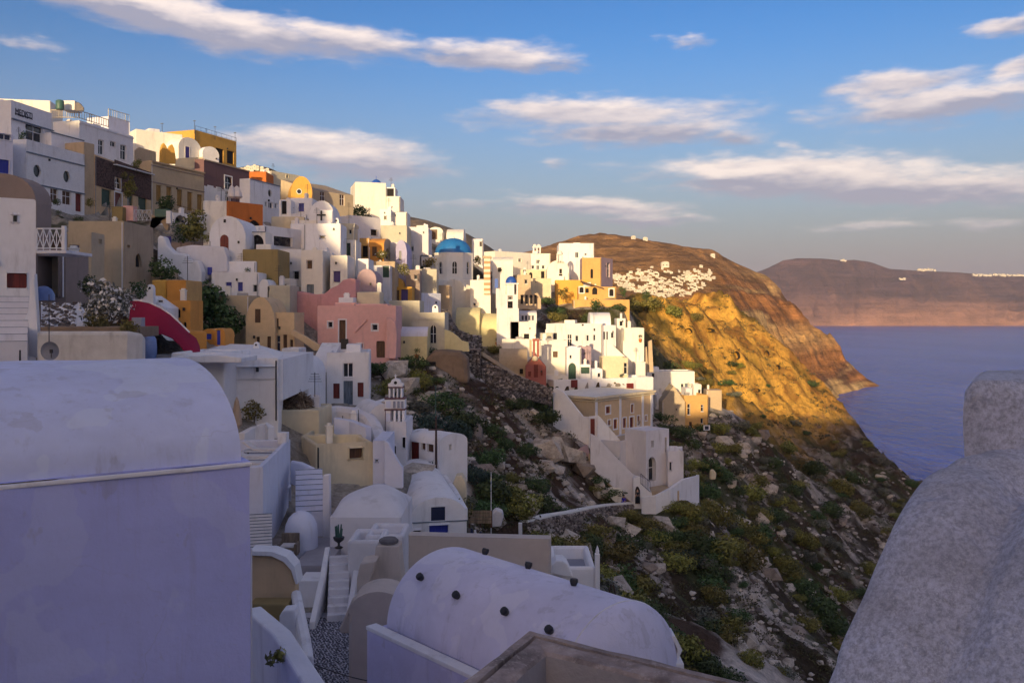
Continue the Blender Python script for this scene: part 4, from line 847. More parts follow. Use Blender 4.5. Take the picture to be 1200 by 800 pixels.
# ================================================================== TERRAIN
def cp_(px, py, Y): p = P(px, py, Y); CTRL.append((p.x, p.y, p.z))
for a in [(450, 462, 84), (480, 430, 92), (520, 432, 102), (560, 468, 92), (600, 520, 88), (560, 560, 70), (620, 600, 76), (640, 540, 92), (575, 640, 56), (690, 620, 80), (700, 650, 74), (760, 700, 70), (820, 780, 66), (650, 650, 64),
          (745, 594, 105), (800, 604, 106), (850, 640, 104), (900, 700, 98), (900, 790, 80), (850, 560, 138), (950, 600, 165), (1000, 650, 165), (950, 700, 130), (1000, 780, 112), (1050, 600, 222), (1073, 556, 282),
          (985, 491, 312), (940, 502, 292), (880, 512, 250), (850, 502, 212), (960, 450, 338), (905, 400, 348), (850, 345, 365), (780, 352, 285), (800, 395, 275), (760, 425, 218), (850, 425, 288), (900, 460, 296), (820, 465, 205), (700, 375, 200),
          (640, 372, 190), (720, 560, 112), (670, 505, 106), (640, 500, 102), (800, 540, 132), (690, 440, 138), (648, 503, 111), (697, 520, 110), (764, 512, 121), (740, 568, 106), (784, 572, 104), (800, 566, 105), (817, 590, 107), (728, 592, 102.5), (660, 512, 108), (540, 430, 108), (570, 430, 118), (600, 450, 114), (640, 455, 118), (660, 362, 188), (740, 366, 200), (760, 400, 195),
          (500, 395, 108), (545, 405, 120), (620, 600, 68), (570, 615, 60), (700, 600, 92), (1010, 520, 300), (930, 430, 330), (870, 380, 345), (820, 365, 300), (790, 470, 172), (740, 470, 150), (840, 480, 186), (860, 455, 230),
          (390, 775, 31), (380, 830, 27), (365, 715, 36), (420, 720, 33), (500, 700, 33), (330, 640, 37), (560, 700, 36), (640, 720, 40), (720, 760, 50), (700, 700, 56)]: cp_(*a)
CTRL += [(-40, 60, 88), (-20, 20, 84), (0, 8, 84), (12, 10, 82), (25, 20, 74), (40, 40, 66), (-60, 20, 96), (-12, 12, 85), (60, 60, 56), (60, 90, 48),
         (-110, 130, 118), (-150, 130, 108), (-220, 150, 80), (-300, 150, 60), (-100, 90, 124), (-90, 50, 118), (-120, 20, 110), (-70, 160, 114), (-60, 210, 108), (-100, 250, 92), (-30, 240, 108), (0, 262, 104), (30, 255, 102), (-20, 300, 92), (40, 320, 88),
         (110, 420, 70), (60, 420, 78), (0, 420, 74), (-100, 400, 62), (-200, 300, 60), (150, 430, 12), (190, 400, 0), (190, 330, -3), (180, 260, -4), (150, 200, 4), (140, 150, 6), (120, 110, 8), (105, 60, 6), (90, 20, 8), (165, 350, 14), (155, 300, 22), (60, 470, 40), (100, 480, 20), (160, 480, -6), (-100, 480, 40), (0, 480, 46),
         (130, 250, 36), (120, 200, 40), (230, 330, -8), (240, 420, -8), (200, 480, -8)]
H0 = rbf(CTRL, 5.0, .3)
for a in [(650, 111), (690, 109), (697, 112), (730, 115), (764, 120), (727, 106), (757, 105), (784, 104), (801, 105), (740, 101), (770, 100), (800, 103), (817, 106), (700, 95), (660, 79), (625, 69), (760, 112), (790, 108), (720, 104), (705, 100)]: FOOT.append(((a[0] - 600) / F * a[1], a[1]))
foot = np.array(FOOT)
def built(x, y):
    """0 beside houses, 1 in the open"""
    x = np.asarray(x, float); sh = x.shape; x = x.ravel(); y = np.asarray(y, float).ravel(); o = np.empty_like(x)
    for i in range(0, len(x), 20000):
        o[i:i + 20000] = np.sqrt(((x[i:i + 20000, None] - foot[None, :, 0]) ** 2 + (y[i:i + 20000, None] - foot[None, :, 1]) ** 2).min(1))
    return np.clip((o.reshape(sh) - 1.0) / 4.5, 0, 1)
def height(x, y):
    x = np.asarray(x, float); y = np.asarray(y, float)
    z = H0(x, y); w = built(x, y); near = np.clip((y - 14) / 26, .05, 1); far = np.clip((y - 120) / 150, 0, 1)
    n = (ridged(x / 16, y / 16, 5, 3) - .62) * (2.6 + 6.5 * far) + (ridged(x / 4.2, y / 4.2, 4, 11) - .58) * (1.5 + 1.8 * far) + (fbm(x / 1.3, y / 1.3, 3, 23) - .5) * .8
    n += -4.0 * far * np.clip(vnoise(x / 22, z / 9, 41) - .55, 0, 1) * 2
    return z + n * w * near
UU = np.linspace(-1.05, .86, 620); yy = np.concatenate([np.geomspace(5, 60, 150)[:-1], np.geomspace(60, 200, 250)[:-1], np.geomspace(200, 480, 190)])
Xg = UU[None] * yy[:, None]; Yg = np.repeat(yy[:, None], len(UU), 1); Zg = height(Xg, Yg)
pxg = 600 + F * Xg / Yg                                       # no ground may stand between the eye and the foot of a house in view
SPANS = [dict(span=(a, b), yb=c, ys=(d, e)) for a, b, c, d, e in ((648, 676, 507, 111, 110), (676, 692, 518, 110, 109), (690, 700, 522, 108.6, 108.5), (700, 728, 545, 107.6, 107), (692, 720, 570, 103.5, 102.8), (720, 750, 588, 102.8, 101.5), (742, 764, 596, 101.6, 101.5), (752, 785, 596, 101, 100.5), (785, 817, 586, 101.5, 107), (690, 706, 556, 103.6, 103.4), (706, 730, 591, 102, 102), (667, 690, 556, 104.5, 104.3), (336, 418, 412, 94, 94), (340, 376, 412, 83, 83), (498, 550, 436, 92, 92), (520, 550, 412, 96, 96), (184, 236, 330, 91, 91), (205, 266, 322, 93, 93), (541, 563, 436, 100, 100))]
for hh in list(HOUSES.values()) + SPANS:
    x0_, x1_ = hh['span']; Yh = np.interp(pxg, [x0_, x1_], hh['ys']); rows = np.where(Yg[:, 0] < max(hh['ys']))[0]; r1 = rows[-1] + 1
    lim = CZ + (HY - hh['yb']) / F * Yg[:r1] - .08 + np.maximum(0, np.maximum(x0_ - pxg[:r1], pxg[:r1] - x1_)) * Yg[:r1] / F * 1.1
    lim = np.where(Yg[:r1] < Yh[:r1] - .2, lim, 1e9); Zg[:r1] = np.minimum(Zg[:r1], lim)
def lerp3(a, b, t): return a + (b - a) * t[..., None]
def terrain_col(x, y, z):
    c = np.zeros(x.shape + (3,))
    soil = np.array((.055, .042, .028)); red = np.array((.085, .048, .032)); pale = np.array((.64, .56, .50)); veg = np.array((.05, .056, .018)); ochre = np.array((.68, .38, .075)); ochre_d = np.array((.32, .155, .04)); paved = np.array((.40, .36, .31)); och_red = np.array((.42, .17, .045))
    a = fbm(x / 14, y / 14, 4, 5); b = ridged(x / 6, y / 6, 5, 9); d = fbm(x / 3.2, y / 3.2, 4, 31); e = fbm(x / 30, y / 30, 3, 77)
    c[:] = soil
    c = lerp3(c, red, np.clip((e - .45) * 4, 0, 1) * .8)
    c = lerp3(c, pale, np.clip((b * .6 + d * .6 - .63) * 6.5, 0, 1) * np.clip(1.25 - y / 330, .2, 1))
    c = lerp3(c, veg, np.clip((a * .7 + d * .5 - .585) * 8, 0, 1) * .9)
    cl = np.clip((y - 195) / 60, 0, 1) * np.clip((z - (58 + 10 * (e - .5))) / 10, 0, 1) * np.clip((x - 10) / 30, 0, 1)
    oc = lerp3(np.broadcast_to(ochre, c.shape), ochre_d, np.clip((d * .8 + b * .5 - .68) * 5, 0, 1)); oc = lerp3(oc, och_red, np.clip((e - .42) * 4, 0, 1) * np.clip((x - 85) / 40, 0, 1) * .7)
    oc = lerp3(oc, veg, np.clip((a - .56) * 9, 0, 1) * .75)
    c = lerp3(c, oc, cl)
    bw = built(x, y)
    return lerp3(np.broadcast_to(paved, c.shape) * (.75 + .5 * d[..., None]), c, np.clip(bw * 3.0 + .2 * (y > 130) + np.maximum(np.clip((x + 8) / 5, 0, 1) * (y < 128) * (y > 40), np.clip((x - 2) / 3, 0, 1) * (y <= 40)), 0, 1))
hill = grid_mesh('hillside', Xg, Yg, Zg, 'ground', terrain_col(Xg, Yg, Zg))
def hit(px, py, y0=20, y1=470):
    """where the view ray through a photo pixel first meets the hillside"""
    ys = np.geomspace(y0, y1, 500); xs = (px - 600) / F * ys; zs = CZ + (HY - py) / F * ys
    j = np.clip((xs / ys - UU[0]) / (UU[1] - UU[0]), 0, len(UU) - 1.001); i = np.clip(np.interp(ys, yy, np.arange(len(yy))), 0, len(yy) - 1.001)
    i0 = i.astype(int); j0 = j.astype(int); fi = i - i0; fj = j - j0
    g = Zg[i0, j0] * (1 - fi) * (1 - fj) + Zg[i0 + 1, j0] * fi * (1 - fj) + Zg[i0, j0 + 1] * (1 - fi) * fj + Zg[i0 + 1, j0 + 1] * fi * fj
    k = np.argmax(zs < g)
    if k == 0 and not zs[0] < g[0]: return None
    return Vector((xs[k], ys[k], g[k]))
def ground(x, y):
    i = np.clip(np.interp(y, yy, np.arange(len(yy))), 0, len(yy) - 1.001); j = np.clip((x / max(y, 1) - UU[0]) / (UU[1] - UU[0]), 0, len(UU) - 1.001)
    i0, j0 = int(i), int(j); fi, fj = i - i0, j - j0
    return Zg[i0, j0] * (1 - fi) * (1 - fj) + Zg[i0 + 1, j0] * fi * (1 - fj) + Zg[i0, j0 + 1] * (1 - fi) * fj + Zg[i0 + 1, j0 + 1] * fi * fj
# ground under and behind the viewpoint, rising to an unseen western hill, its crest shaped to shade the near village
t_el = math.tan(R(SUN_EL)); HB = -60.0
CREST = [(-420, 66), (-200, 62), (-118, 56), (-105, 51), (-98, 49), (-90, 48.5), (-83, 44), (-76, 43), (-71, 42), (-66.5, 33), (-62, 29), (-58, 26), (-55, 24.6), (-46, 20), (-38, 18), (-31, 14.5), (-26, 13.5), (-10, 16.2), (16, 15.4), (60, 12), (130, -20), (220, -70), (330, -104)]
xb = np.linspace(-420, 330, 300); yb_ = np.linspace(-330, 5.4, 130)
Xb, Yb = np.meshgrid(xb, yb_)
cr = CZ + np.interp(xb, [c[0] for c in CREST], [c[1] for c in CREST])
front = np.interp(xb, [-420, -120, -60, -20, 0, 12, 40, 90, 130, 330], [90, 112, 98, 86, 84, 82, 66, 8, -2, -8])
k = np.clip((Yb - HB) / (5.4 - HB), 0, 1); kb = np.clip((HB - Yb) / 270, 0, 1)
sm = k * k * (3 - 2 * k)
Zb = np.where(Yb >= HB, cr[None] * (1 - sm) + front[None] * sm, cr[None] * (1 - kb) + (-8) * kb) 
Zb += (ridged(Xb / 25, Yb / 25, 4, 8) - .6) * 3 * np.minimum(np.clip(abs(Yb - HB) / 30, 0, 1), np.clip((5.4 - Yb) / 20, 0, 1))
grid_mesh('western_hill', Xb, Yb, Zb, 'ground', np.broadcast_to(np.array((.16, .12, .09)), Xb.shape + (3,)).copy())
# the sea, one sheet to the horizon
mb = MB()
for r0, r1 in ((0, 900), (900, 6000), (6000, 25000)):
    for q in range(24):
        a0, a1 = 2 * math.pi * q / 24, 2 * math.pi * (q + 1) / 24
        mb.face([(r0 * math.cos(a0), r0 * math.sin(a0), 0), (r1 * math.cos(a0), r1 * math.sin(a0), 0), (r1 * math.cos(a1), r1 * math.sin(a1), 0), (r0 * math.cos(a1), r0 * math.sin(a1), 0)][(1 if r0 == 0 else 0):])
sea = mb.build('sea', 'sea'); sea['kind'] = 'structure'
# the headland with the white village
HC = []
def hc(px, py, Y): p = P(px, py, Y); HC.append((p.x, p.y, p.z))
for a in [(480, 320, 900), (540, 316, 1000), (575, 306, 1080), (605, 300, 1120), (640, 291, 1140), (665, 282, 1150), (700, 273.5, 1160), (745, 280, 1150), (800, 289, 1150), (834, 293, 1160), (850, 304, 1175), (880, 318, 1190), (905, 328, 1200), (930, 354, 1205), (945, 371, 1208), (964, 384, 1210), (986, 408, 1210), (998, 428, 1210), (1014, 442, 1210), (1030, 451.5, 1208),
          (730, 345, 800), (780, 349, 730), (830, 348, 760), (720, 325, 860), (790, 318, 900), (835, 316, 900), (850, 335, 880), (868, 348, 900), (890, 362, 950), (915, 378, 1010), (700, 300, 1020), (800, 303, 1010), (860, 325, 1000), (940, 398, 1080), (970, 420, 1130), (990, 435, 1160), (920, 400, 1030), (900, 395, 960), (640, 345, 760), (560, 350, 700)]: hc(*a)
HC += [(497, 1240, -2), (470, 1180, -1), (430, 1120, -3), (400, 1080, -3), (360, 1000, -3), (325, 930, -3), (290, 850, -3), (270, 780, -3), (260, 700, -4), (250, 600, -5), (230, 520, -6), (200, 500, -8), (540, 1300, -20), (560, 1450, -20), (400, 1500, -10), (480, 1350, -8), (420, 1330, 40), (300, 1400, 60), (200, 1450, 70), (0, 1450, 90), (-200, 1400, 40), (-300, 1200, 60), (-300, 900, 50), (-200, 700, 60), (-100, 560, 60), (0, 520, 70), (90, 520, 60), (150, 540, 30), (190, 640, 60), (180, 760, 108), (560, 1200, -30), (520, 1150, -30), (300, 1250, 175), (150, 1250, 180), (0, 1250, 150), (440, 1000, -30), (380, 880, -30), (340, 760, -30)]
Hh = rbf(HC, 14, .1)
ux = np.linspace(-.42, .62, 430); yh = np.geomspace(500, 1520, 330)
Xh = ux[None] * yh[:, None]; Yh = np.repeat(yh[:, None], len(ux), 1)
def hheight(x, y):
    z = Hh(x, y); sl = np.clip((z - 4) / 40, 0, 1)
    cliff = np.clip((x - 190 - (y - 800) * .3) / 60, 0, 1)
    return z + sl * ((ridged(x / 60, y / 60, 5, 4) - .55 - .25 * cliff) * (8 + 20 * cliff) + (fbm(x / 14, y / 14, 4, 14) - .5) * 5 - cliff * 5 * (np.sin(z / 6.5 + 3 * fbm(x / 90, y / 90, 3, 71)) > .2))
Zh = hheight(Xh, Yh)
sk_ = np.interp(600 + F * Xh / Yh, [690, 702, 722, 745, 775, 800, 820, 834, 842, 852, 866, 880, 895, 908, 920, 932, 946, 966, 978, 990, 1000, 1012, 1031, 1040], [274.5, 273, 275.5, 279.5, 284, 288.5, 290.5, 293, 297, 303, 310, 316, 322, 329, 341, 354, 370, 382, 394, 408, 427, 440, 450, 470]) + (fbm(Xh / 9, Yh / 400, 4, 61) - .5) * 3.0
Zh = np.where(600 + F * Xh / Yh > 690, np.minimum(Zh, np.maximum(CZ + (HY - sk_) / F * Yh, -30)), Zh)      # the ridge falls away towards the cape
def headcol(x, y, z):
    a = fbm(x / 70, y / 70, 4, 3); d = fbm(x / 18, y / 18, 4, 13); s = fbm(x / 200, z / 16 + .3 * a, 4, 51)
    c = np.broadcast_to(np.array((.30, .17, .08)), x.shape + (3,)).copy()
    c = lerp3(c, np.array((.17, .10, .055)), np.clip((d - .42) * 4, 0, 1) * .8)
    cl = np.clip((x - 150 - (y - 800) * .42) / 40, 0, 1)
    st = lerp3(np.broadcast_to(np.array((.40, .18, .065)), c.shape), np.array((.17, .08, .045)), np.clip((s - .42) * 8, 0, 1)); st = lerp3(st, np.array((.62, .42, .19)), np.clip((s - .57) * 10, 0, 1)); st = lerp3(st, np.array((.14, .08, .05)), np.clip((d - .56) * 9, 0, 1) * .7)
    st = lerp3(st, np.array((.60, .38, .16)), np.clip(1 - abs(z - 70) / 24, 0, 1) * .7)
    return lerp3(c, st, cl)
grid_mesh('headland', Xh, Yh, Zh, (SPECIAL.__setitem__('headland', lambda: far_mat('headland_rock', .05)), 'headland')[1], headcol(Xh, Yh, Zh))
def hithead(px, py):
    ys = np.linspace(560, 1300, 600); xs = (px - 600) / F * ys; zs = CZ + (HY - py) / F * ys
    j = np.clip((xs / ys - ux[0]) / (ux[1] - ux[0]), 0, len(ux) - 1.001); i = np.clip(np.interp(ys, yh, np.arange(len(yh))), 0, len(yh) - 1.001)
    g = Zh[np.round(i).astype(int), np.round(j).astype(int)]
    k = np.argmax(zs < g)
    if not zs[k] < g[k]: return None
    return Vector((xs[k], ys[k], g[k]))
# the caldera wall across the water
def loft_range(name, crest, base_y, mat, colf, nx=420, nz=60, back=900, seed=2, amp=60):
    cx_ = np.array([c[0] for c in crest], float); cy_ = np.array([c[1] for c in crest], float); cY = np.array([c[2] for c in crest], float)
    px = np.linspace(cx_[0], cx_[-1], nx); cyi = np.interp(px, cx_, cy_); cYi = np.interp(px, cx_, cY)
    top = CZ + (HY - cyi) / F * cYi; xt = (px - 600) / F * cYi
    rows = []
    for k in range(nz):
        v = k / (nz - 1); Yk = base_y + (cYi - base_y) * v ** 1.25; z = top * (v ** .82)
        x = xt * (Yk / cYi) ; fade = np.clip(np.minimum(v * 6, (1 - v) * 6), 0, 1)
        n = (ridged(px / 22, np.full_like(px, v * 1.2), 5, seed) - .55) * amp * fade
        rows.append((x, Yk - n * 2.2, z + n * .35 * fade))
    for k in range(1, 6): rows.append((xt * (1 + .0 * k), cYi + back * k / 5, top * (1 - (k / 5) ** 1.5) - 5 * (k == 5)))
    X = np.array([r[0] for r in rows]); Y = np.array([r[1] for r in rows]); Z = np.array([r[2] for r in rows])
    return grid_mesh(name, X, Y, Z, mat, colf(X, Y, Z))
def calcol(x, y, z):
    a = fbm(x / 500, z / 160, 4, 6); d = ridged(x / 260, y / 900, 5, 16); s = fbm(x / 900 + .2 * a, z / 55, 4, 26)
    c = np.broadcast_to(np.array((.105, .06, .066)), x.shape + (3,)).copy()
    c = lerp3(c, np.array((.085, .052, .06)), np.clip((s - .45) * 5, 0, 1)); c = lerp3(c, np.array((.20, .11, .09)), np.clip((d - .6) * 4, 0, 1) * .6)
    low = np.clip(1 - z / (230 + 120 * (a - .5)), 0, 1) * np.clip(1 - abs(x - 3300) / 1500, 0, 1)
    return lerp3(c, np.array((.30, .16, .12)), np.clip(low * 2.2, 0, 1))
SPECIAL['caldera'] = lambda: far_mat('caldera_rock', .006)
loft_range('caldera_cliff', [(700, 335, 7200), (820, 330, 7200), (870, 325, 7200), (900, 314, 7200), (918, 305, 7200), (935, 302.5, 7200), (965, 303, 7200), (985, 305, 7300), (1002, 304.5, 7300), (1020, 307, 7300), (1042, 315, 7300), (1080, 317.5, 7400), (1120, 319, 7400), (1160, 322, 7500), (1200, 323, 7500), (1300, 326, 7500), (1500, 332, 7800), (1900, 345, 8200)], 6600, 'caldera', calcol)
SPECIAL['inland'] = lambda: far_mat('inland_hill_ground', .03)
inl = lambda x, y, z: np.broadcast_to(np.array((.16, .13, .10)), x.shape + (3,)) * (.7 + .6 * fbm(x / 60, z / 20, 4, 9))[..., None]
loft_range('inland_hill', [(380, 300, 1500), (430, 272, 1500), (455, 258, 1500), (478, 253.5, 1500), (500, 258, 1500), (520, 264.5, 1520), (548, 274, 1550), (575, 290, 1600), (600, 310, 1650)], 1200, 'inland', inl, 120, 24, 400, 12, 12)
loft_range('ridge_knoll', [(240, 230, 240), (262, 206, 240), (276, 197, 240), (300, 193.5, 240), (316, 197, 242), (335, 206, 244), (370, 232, 246)], 210, 'inland', inl, 60, 16, 60, 17, 2)
# haze: the thin evening air over the whole bay
hzm = bpy.data.materials.new('evening_air'); hzm.use_nodes = True; nt = hzm.node_tree; nt.nodes.clear()
vol = N('ShaderNodeVolumePrincipled'); vol.inputs['Color'].default_value = (.80, .80, .95, 1); vol.inputs['Density'].default_value = HAZE_D; vol.inputs['Anisotropy'].default_value = .2
oo = N('ShaderNodeOutputMaterial'); link(vol.outputs[0], oo.inputs['Volume'])
if HAZE_D > 0:
    mb = MB(); mb.boxf((-26000, -26000, -45), (52000, 0, 0), (0, 52000, 0), (0, 0, 745)); hz_ = mb.build('haze', hzm); hz_['kind'] = 'stuff'

# ================================================================== FOREGROUND
UP = Vector((0, 0, 1))
def nearest_on(fn, px, py, a0, a1, b0, b1, n=160):
    """(a, b) of the surface point fn(a, b) seen closest to the photo pixel"""
    best = None
    for i in range(n + 1):
        for j in range(n // 2 + 1):
            a = a0 + (a1 - a0) * i / n; b = b0 + (b1 - b0) * j / (n // 2); q = pix(fn(a, b)); d = (q[0] - px) ** 2 + (q[1] - py) ** 2
            if best is None or d < best[0]: best = (d, a, b)
    return best[1], best[2]
# --- the big vaulted house filling the lower left
E1 = Vector((-3.94, 13.0, CZ - 2.19)); ax = Vector((.836, .549, 0)); cx_ = Vector((-.549, .836, 0)); RW, RH = 3.65, 1.36
root = thing('house', 'huge white vaulted house with a blank wall filling the lower left', 'house', E1 - UP * 9, GA)
mb = MB(); rows_ = []
for k in range(46):                                                        # the whitewashed wall bulges and its edges wander a little
    z = -9 + 9 * k / 45; us_ = np.linspace(-14, 14.10 - 14, 150); n_ = (fbm(us_ * .9, np.full(150, z * .9), 4, 9) - .5) * .07 + (fbm(us_ * 4, np.full(150, z * 4), 3, 19) - .5) * .012
    e_ = (fbm(us_ * 1.4, us_ * 0, 4, 29) - .5) * .05 * (k > 43)
    rows_.append([E1 + ax * (u_ + ((fbm(np.array([z * 1.5]), np.array([3.0]), 3, 5)[0] - .5) * .03 if i_ > 147 else 0)) - cx_ * n_[i_] + UP * (z + e_[i_]) for i_, u_ in enumerate(us_)])
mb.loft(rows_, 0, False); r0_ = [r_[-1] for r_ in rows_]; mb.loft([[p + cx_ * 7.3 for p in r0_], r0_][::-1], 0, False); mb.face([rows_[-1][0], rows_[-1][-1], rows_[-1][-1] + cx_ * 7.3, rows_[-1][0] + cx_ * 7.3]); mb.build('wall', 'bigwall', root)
mb = MB(); rings = []
for i in range(41):
    t = -14 + 14.0 * i / 40
    rings.append([E1 + ax * t + cx_ * (.11 + (RW - .11) * (1 - math.cos(th_))) + UP * (.005 + RH * max(0, math.sin(th_)) ** .92 + .05 * (float(vnoise(np.array([t * .8]), np.array([th_ * 2.2]), 6)[0]) - .5) * math.sin(th_)) for th_ in [math.pi * k / 48 for k in range(49)]])
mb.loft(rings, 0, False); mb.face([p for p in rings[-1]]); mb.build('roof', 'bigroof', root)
mb = MB(); mb.boxf(E1 - ax * 14 - UP * .07 - cx_ * .03, ax * 14.12, cx_ * .06, UP * .06); mb.build('drip_ledge', 'white', root, bevel=.015)
mb = MB(); q = E1 + ax * .13 + cx_ * .06; mb.tube([q - UP * .1 * 13, q - UP * 9], .022, 6); mb.build('drainpipe', 'white_lilac', root)
# --- rough rounded parapet in the lower right
pd = Vector((.508, .861, 0)); pn = Vector((.861, -.508, 0)); A0 = Vector((.745, 2.39, CZ - 1.0)); ring = []
prof = [(-.03, -2.8), (-.03, -1.2), (-.03, -.5), (-.02, -.22), (.0, -.10), (.03, -.035), (.08, .0), (.16, .02), (.26, .018), (.36, -.01), (.44, -.06), (.50, -.12), (.55, -.15), (.60, -.13), (.68, -.06), (.80, -.01), (1.0, .02), (1.3, .03), (1.7, .0), (1.72, -2.8)]
def lerp_prof(t):
    out = []
    for (a, b), (c, d) in zip(prof[:-1], prof[1:]):
        for k in range(5): out.append((a + (c - a) * k / 5, b + (d - b) * k / 5))
    return out + [prof[-1]]
pr = lerp_prof(0); mb = MB(); rings = []
rp = [P(*a) for a in ((905, 930, 4.75), (940, 855, 4.83), (962, 800, 4.9), (985, 741, 5.0), (1010, 682, 5.12), (1040, 612, 5.3), (1060, 577, 5.46), (1078, 554, 5.62), (1100, 540, 5.82), (1120, 533, 5.98), (1142, 529, 6.12), (1170, 526, 6.3))]
for i in range(200):                                                       # the ridge climbs away from the viewer and flattens at the post
    q = i / 199 * (len(rp) - 1); k0 = min(int(q), len(rp) - 2); fr_ = q - k0; a0_, a1_ = rp[max(k0 - 1, 0)], rp[min(k0 + 2, len(rp) - 1)]
    m0, m1 = (rp[k0 + 1] - a0_) / 2, (a1_ - rp[k0]) / 2; base = rp[k0] * (2 * fr_ ** 3 - 3 * fr_ ** 2 + 1) + m0 * (fr_ ** 3 - 2 * fr_ ** 2 + fr_) + rp[k0 + 1] * (-2 * fr_ ** 3 + 3 * fr_ ** 2) + m1 * (fr_ ** 3 - fr_ ** 2)
    pn = Vector((.66, -.75, 0)); xs = np.array([a for a, b in pr]); ys = np.full(len(pr), q * .42)
    nzv = (fbm(xs * 2.1 + 3, ys * 2.1, 4, 3) - .5) * .11 + (fbm(xs * 8, ys * 8, 3, 5) - .5) * .03
    rings.append([base + pn * (a + nzv[k] * .6) + UP * (b + nzv[k]) for k, (a, b) in enumerate(pr)])
mb.loft(list(reversed(rings)), 0, False)
root = thing('parapet_wall', 'rough speckled rounded parapet wall sweeping up the lower right corner', 'wall', A0 - UP * 2.5)
mb.build('wall_body', 'roughcast', root)
pb = MB(); o = P(1129, 560, 6.05)
nx, ny = 26, 26; x0 = o.x; zt = Zp(444, 6.05); rings = []
for i in range(nx + 1):                                                    # a lumpy squared post with softened top edges
    u = i / nx; col = []
    for j in range(40):
        v = j / 39; w = 1.5; dpt = .9
        if v < .62: y, z = 0, -2.2 + (2.2) * v / .62
        else: y, z = dpt * (v - .62) / .38, 0
        rad = .10; ex = min(u * w, (1 - u) * w); rd = max(0, 1 - ex / rad); z2 = z - .09 * rd * rd if z > -.2 else z
        if v < .62 and z > -rad: y += .06 * ((z + rad) / rad) ** 2; 
        if v >= .62: z2 -= .05 * max(0, 1 - y / .12) ** 2
        col.append((u * w, y + .03 * rd * rd, z2))
    c = np.array(col); nn = (fbm(c[:, 0] * 4 + 9, (c[:, 2] + c[:, 1]) * 4, 4, 8) - .5) * .05
    rings.append([Vector((x0 + a + .60 * b, 6.05 + b - nn[k], zt + z + nn[k] * .6)) for k, (a, b, z) in enumerate(col)])
pb.loft(rings, 0, False); l_ = rings[0]; pb.face([l_[0], *l_[1:], Vector((x0 + .54, 6.95, zt - 2.2))]); pb.build('post', 'roughcast', root)
# --- weathered parapet corner at the bottom
cor = Vector((.115, 6.0, CZ - 2.15)); dl = Vector((-.412, -.86, 0)).normalized(); dr_ = Vector((1.315, -.86, 0)).normalized()
inn_ = (dl + dr_).normalized(); sa = inn_.cross(dl).length
root = thing('parapet_wall', 'weathered brown roof parapet corner at the bottom of the photo', 'wall', cor - UP * 3)
def off(k, z, Lr=4.5):
    c = cor + inn_ * (k / sa) + UP * z; nl = Vector((-dl.y, dl.x, 0)); nl = nl if nl.dot(inn_) > 0 else -nl; nr = Vector((-dr_.y, dr_.x, 0)); nr = nr if nr.dot(inn_) > 0 else -nr
    a = [cor + nl * k + dl * (Lr * i / 30) + UP * z for i in range(30, 0, -1)]; b = [cor + nr * k + dr_ * (Lr * i / 30) + UP * z for i in range(1, 31)]
    a = [p for p in a if (p - c).dot(dl) > 0]; b = [p for p in b if (p - c).dot(dr_) > 0]
    while len(a) < 30: a.insert(0, a[0] + dl * .01)
    while len(b) < 30: b.append(b[-1] + dr_ * .01)
    l = a + [c] + b; xs = np.array([p.x for p in l]); ys = np.array([p.y for p in l]); n = (fbm(xs * 5 + k * 9, ys * 5, 4, 6) - .5) * .035
    return [p + UP * n[i] * (1 if z > -.6 else 0) + inn_ * n[i] * .3 for i, p in enumerate(l)]
mb = MB(); mb.loft([off(0, -3.0), off(-.01, -.06), off(.0, -.01), off(.025, 0), off(.075, .002), off(.08, -.07), off(.105, -.07), off(.11, .0), off(.17, -.002), off(.225, -.01), off(.245, -.03)], 0, False, sm=False)
mb.build('coping', 'coping', root)
mb = MB(); mb.loft([off(.245, -.03), off(.25, -.16), off(.265, -.30)], 0, False, sm=False); mb.build('inner_face', 'inner_plaster', root)
mb = MB(); fl = off(.255, -.29); mb.face(list(reversed(fl))); mb.build('roof_floor', 'deck_dark', root)
# --- the white barrel vault at the bottom centre
Pa = Vector((-1.74, 22.6, CZ - 6.0)); Pb = Vector((2.5, 17.97, CZ - 6.0)); vd = (Pb - Pa).normalized(); VL = (Pb - Pa).length - .45; vc = Vector((vd.y, -vd.x, 0)); vc = vc if vc.y < 0 else -vc
VR, VH, APS = 1.74, 1.6, .75
root = thing('house', 'white barrel vaulted house dotted with black clay vents at the bottom centre', 'house', Pa - UP * 8, GA)
def vs(t, th_):
    k = 1.0; tt = t
    if t > VL: q = min(1, (t - VL) / APS); k = math.sqrt(max(0, 1 - q * q)); tt = VL + APS * q
    return Pa + vd * tt + vc * (VR * math.cos(th_) * k) + UP * (-VH + VH * max(0, math.sin(th_)) ** .95 * k)
ts = [-.0 + VL * i / 24 for i in range(25)] + [VL + APS * math.sin(math.pi / 2 * i / 14) for i in range(1, 15)]
mb = MB(); mb.loft([[vs(t, math.pi * k / 44) for k in range(45)] for t in ts], 0, False); mb.face([vs(0, math.pi * k / 44) for k in range(44, -1, -1)])
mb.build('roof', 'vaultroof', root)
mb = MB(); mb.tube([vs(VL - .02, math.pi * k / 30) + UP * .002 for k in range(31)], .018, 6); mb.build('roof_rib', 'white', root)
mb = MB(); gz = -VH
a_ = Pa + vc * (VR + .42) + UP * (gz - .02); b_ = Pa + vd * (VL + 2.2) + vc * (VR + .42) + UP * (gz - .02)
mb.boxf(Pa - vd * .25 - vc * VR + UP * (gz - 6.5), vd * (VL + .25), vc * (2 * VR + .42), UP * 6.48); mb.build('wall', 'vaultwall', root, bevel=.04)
mb = MB(); mb.boxf(a_ - vd * .25 - vc * .28, vd * (VL + .3), vc * .30, UP * .10); mb.build('gutter_parapet', 'white', root, bevel=.02)
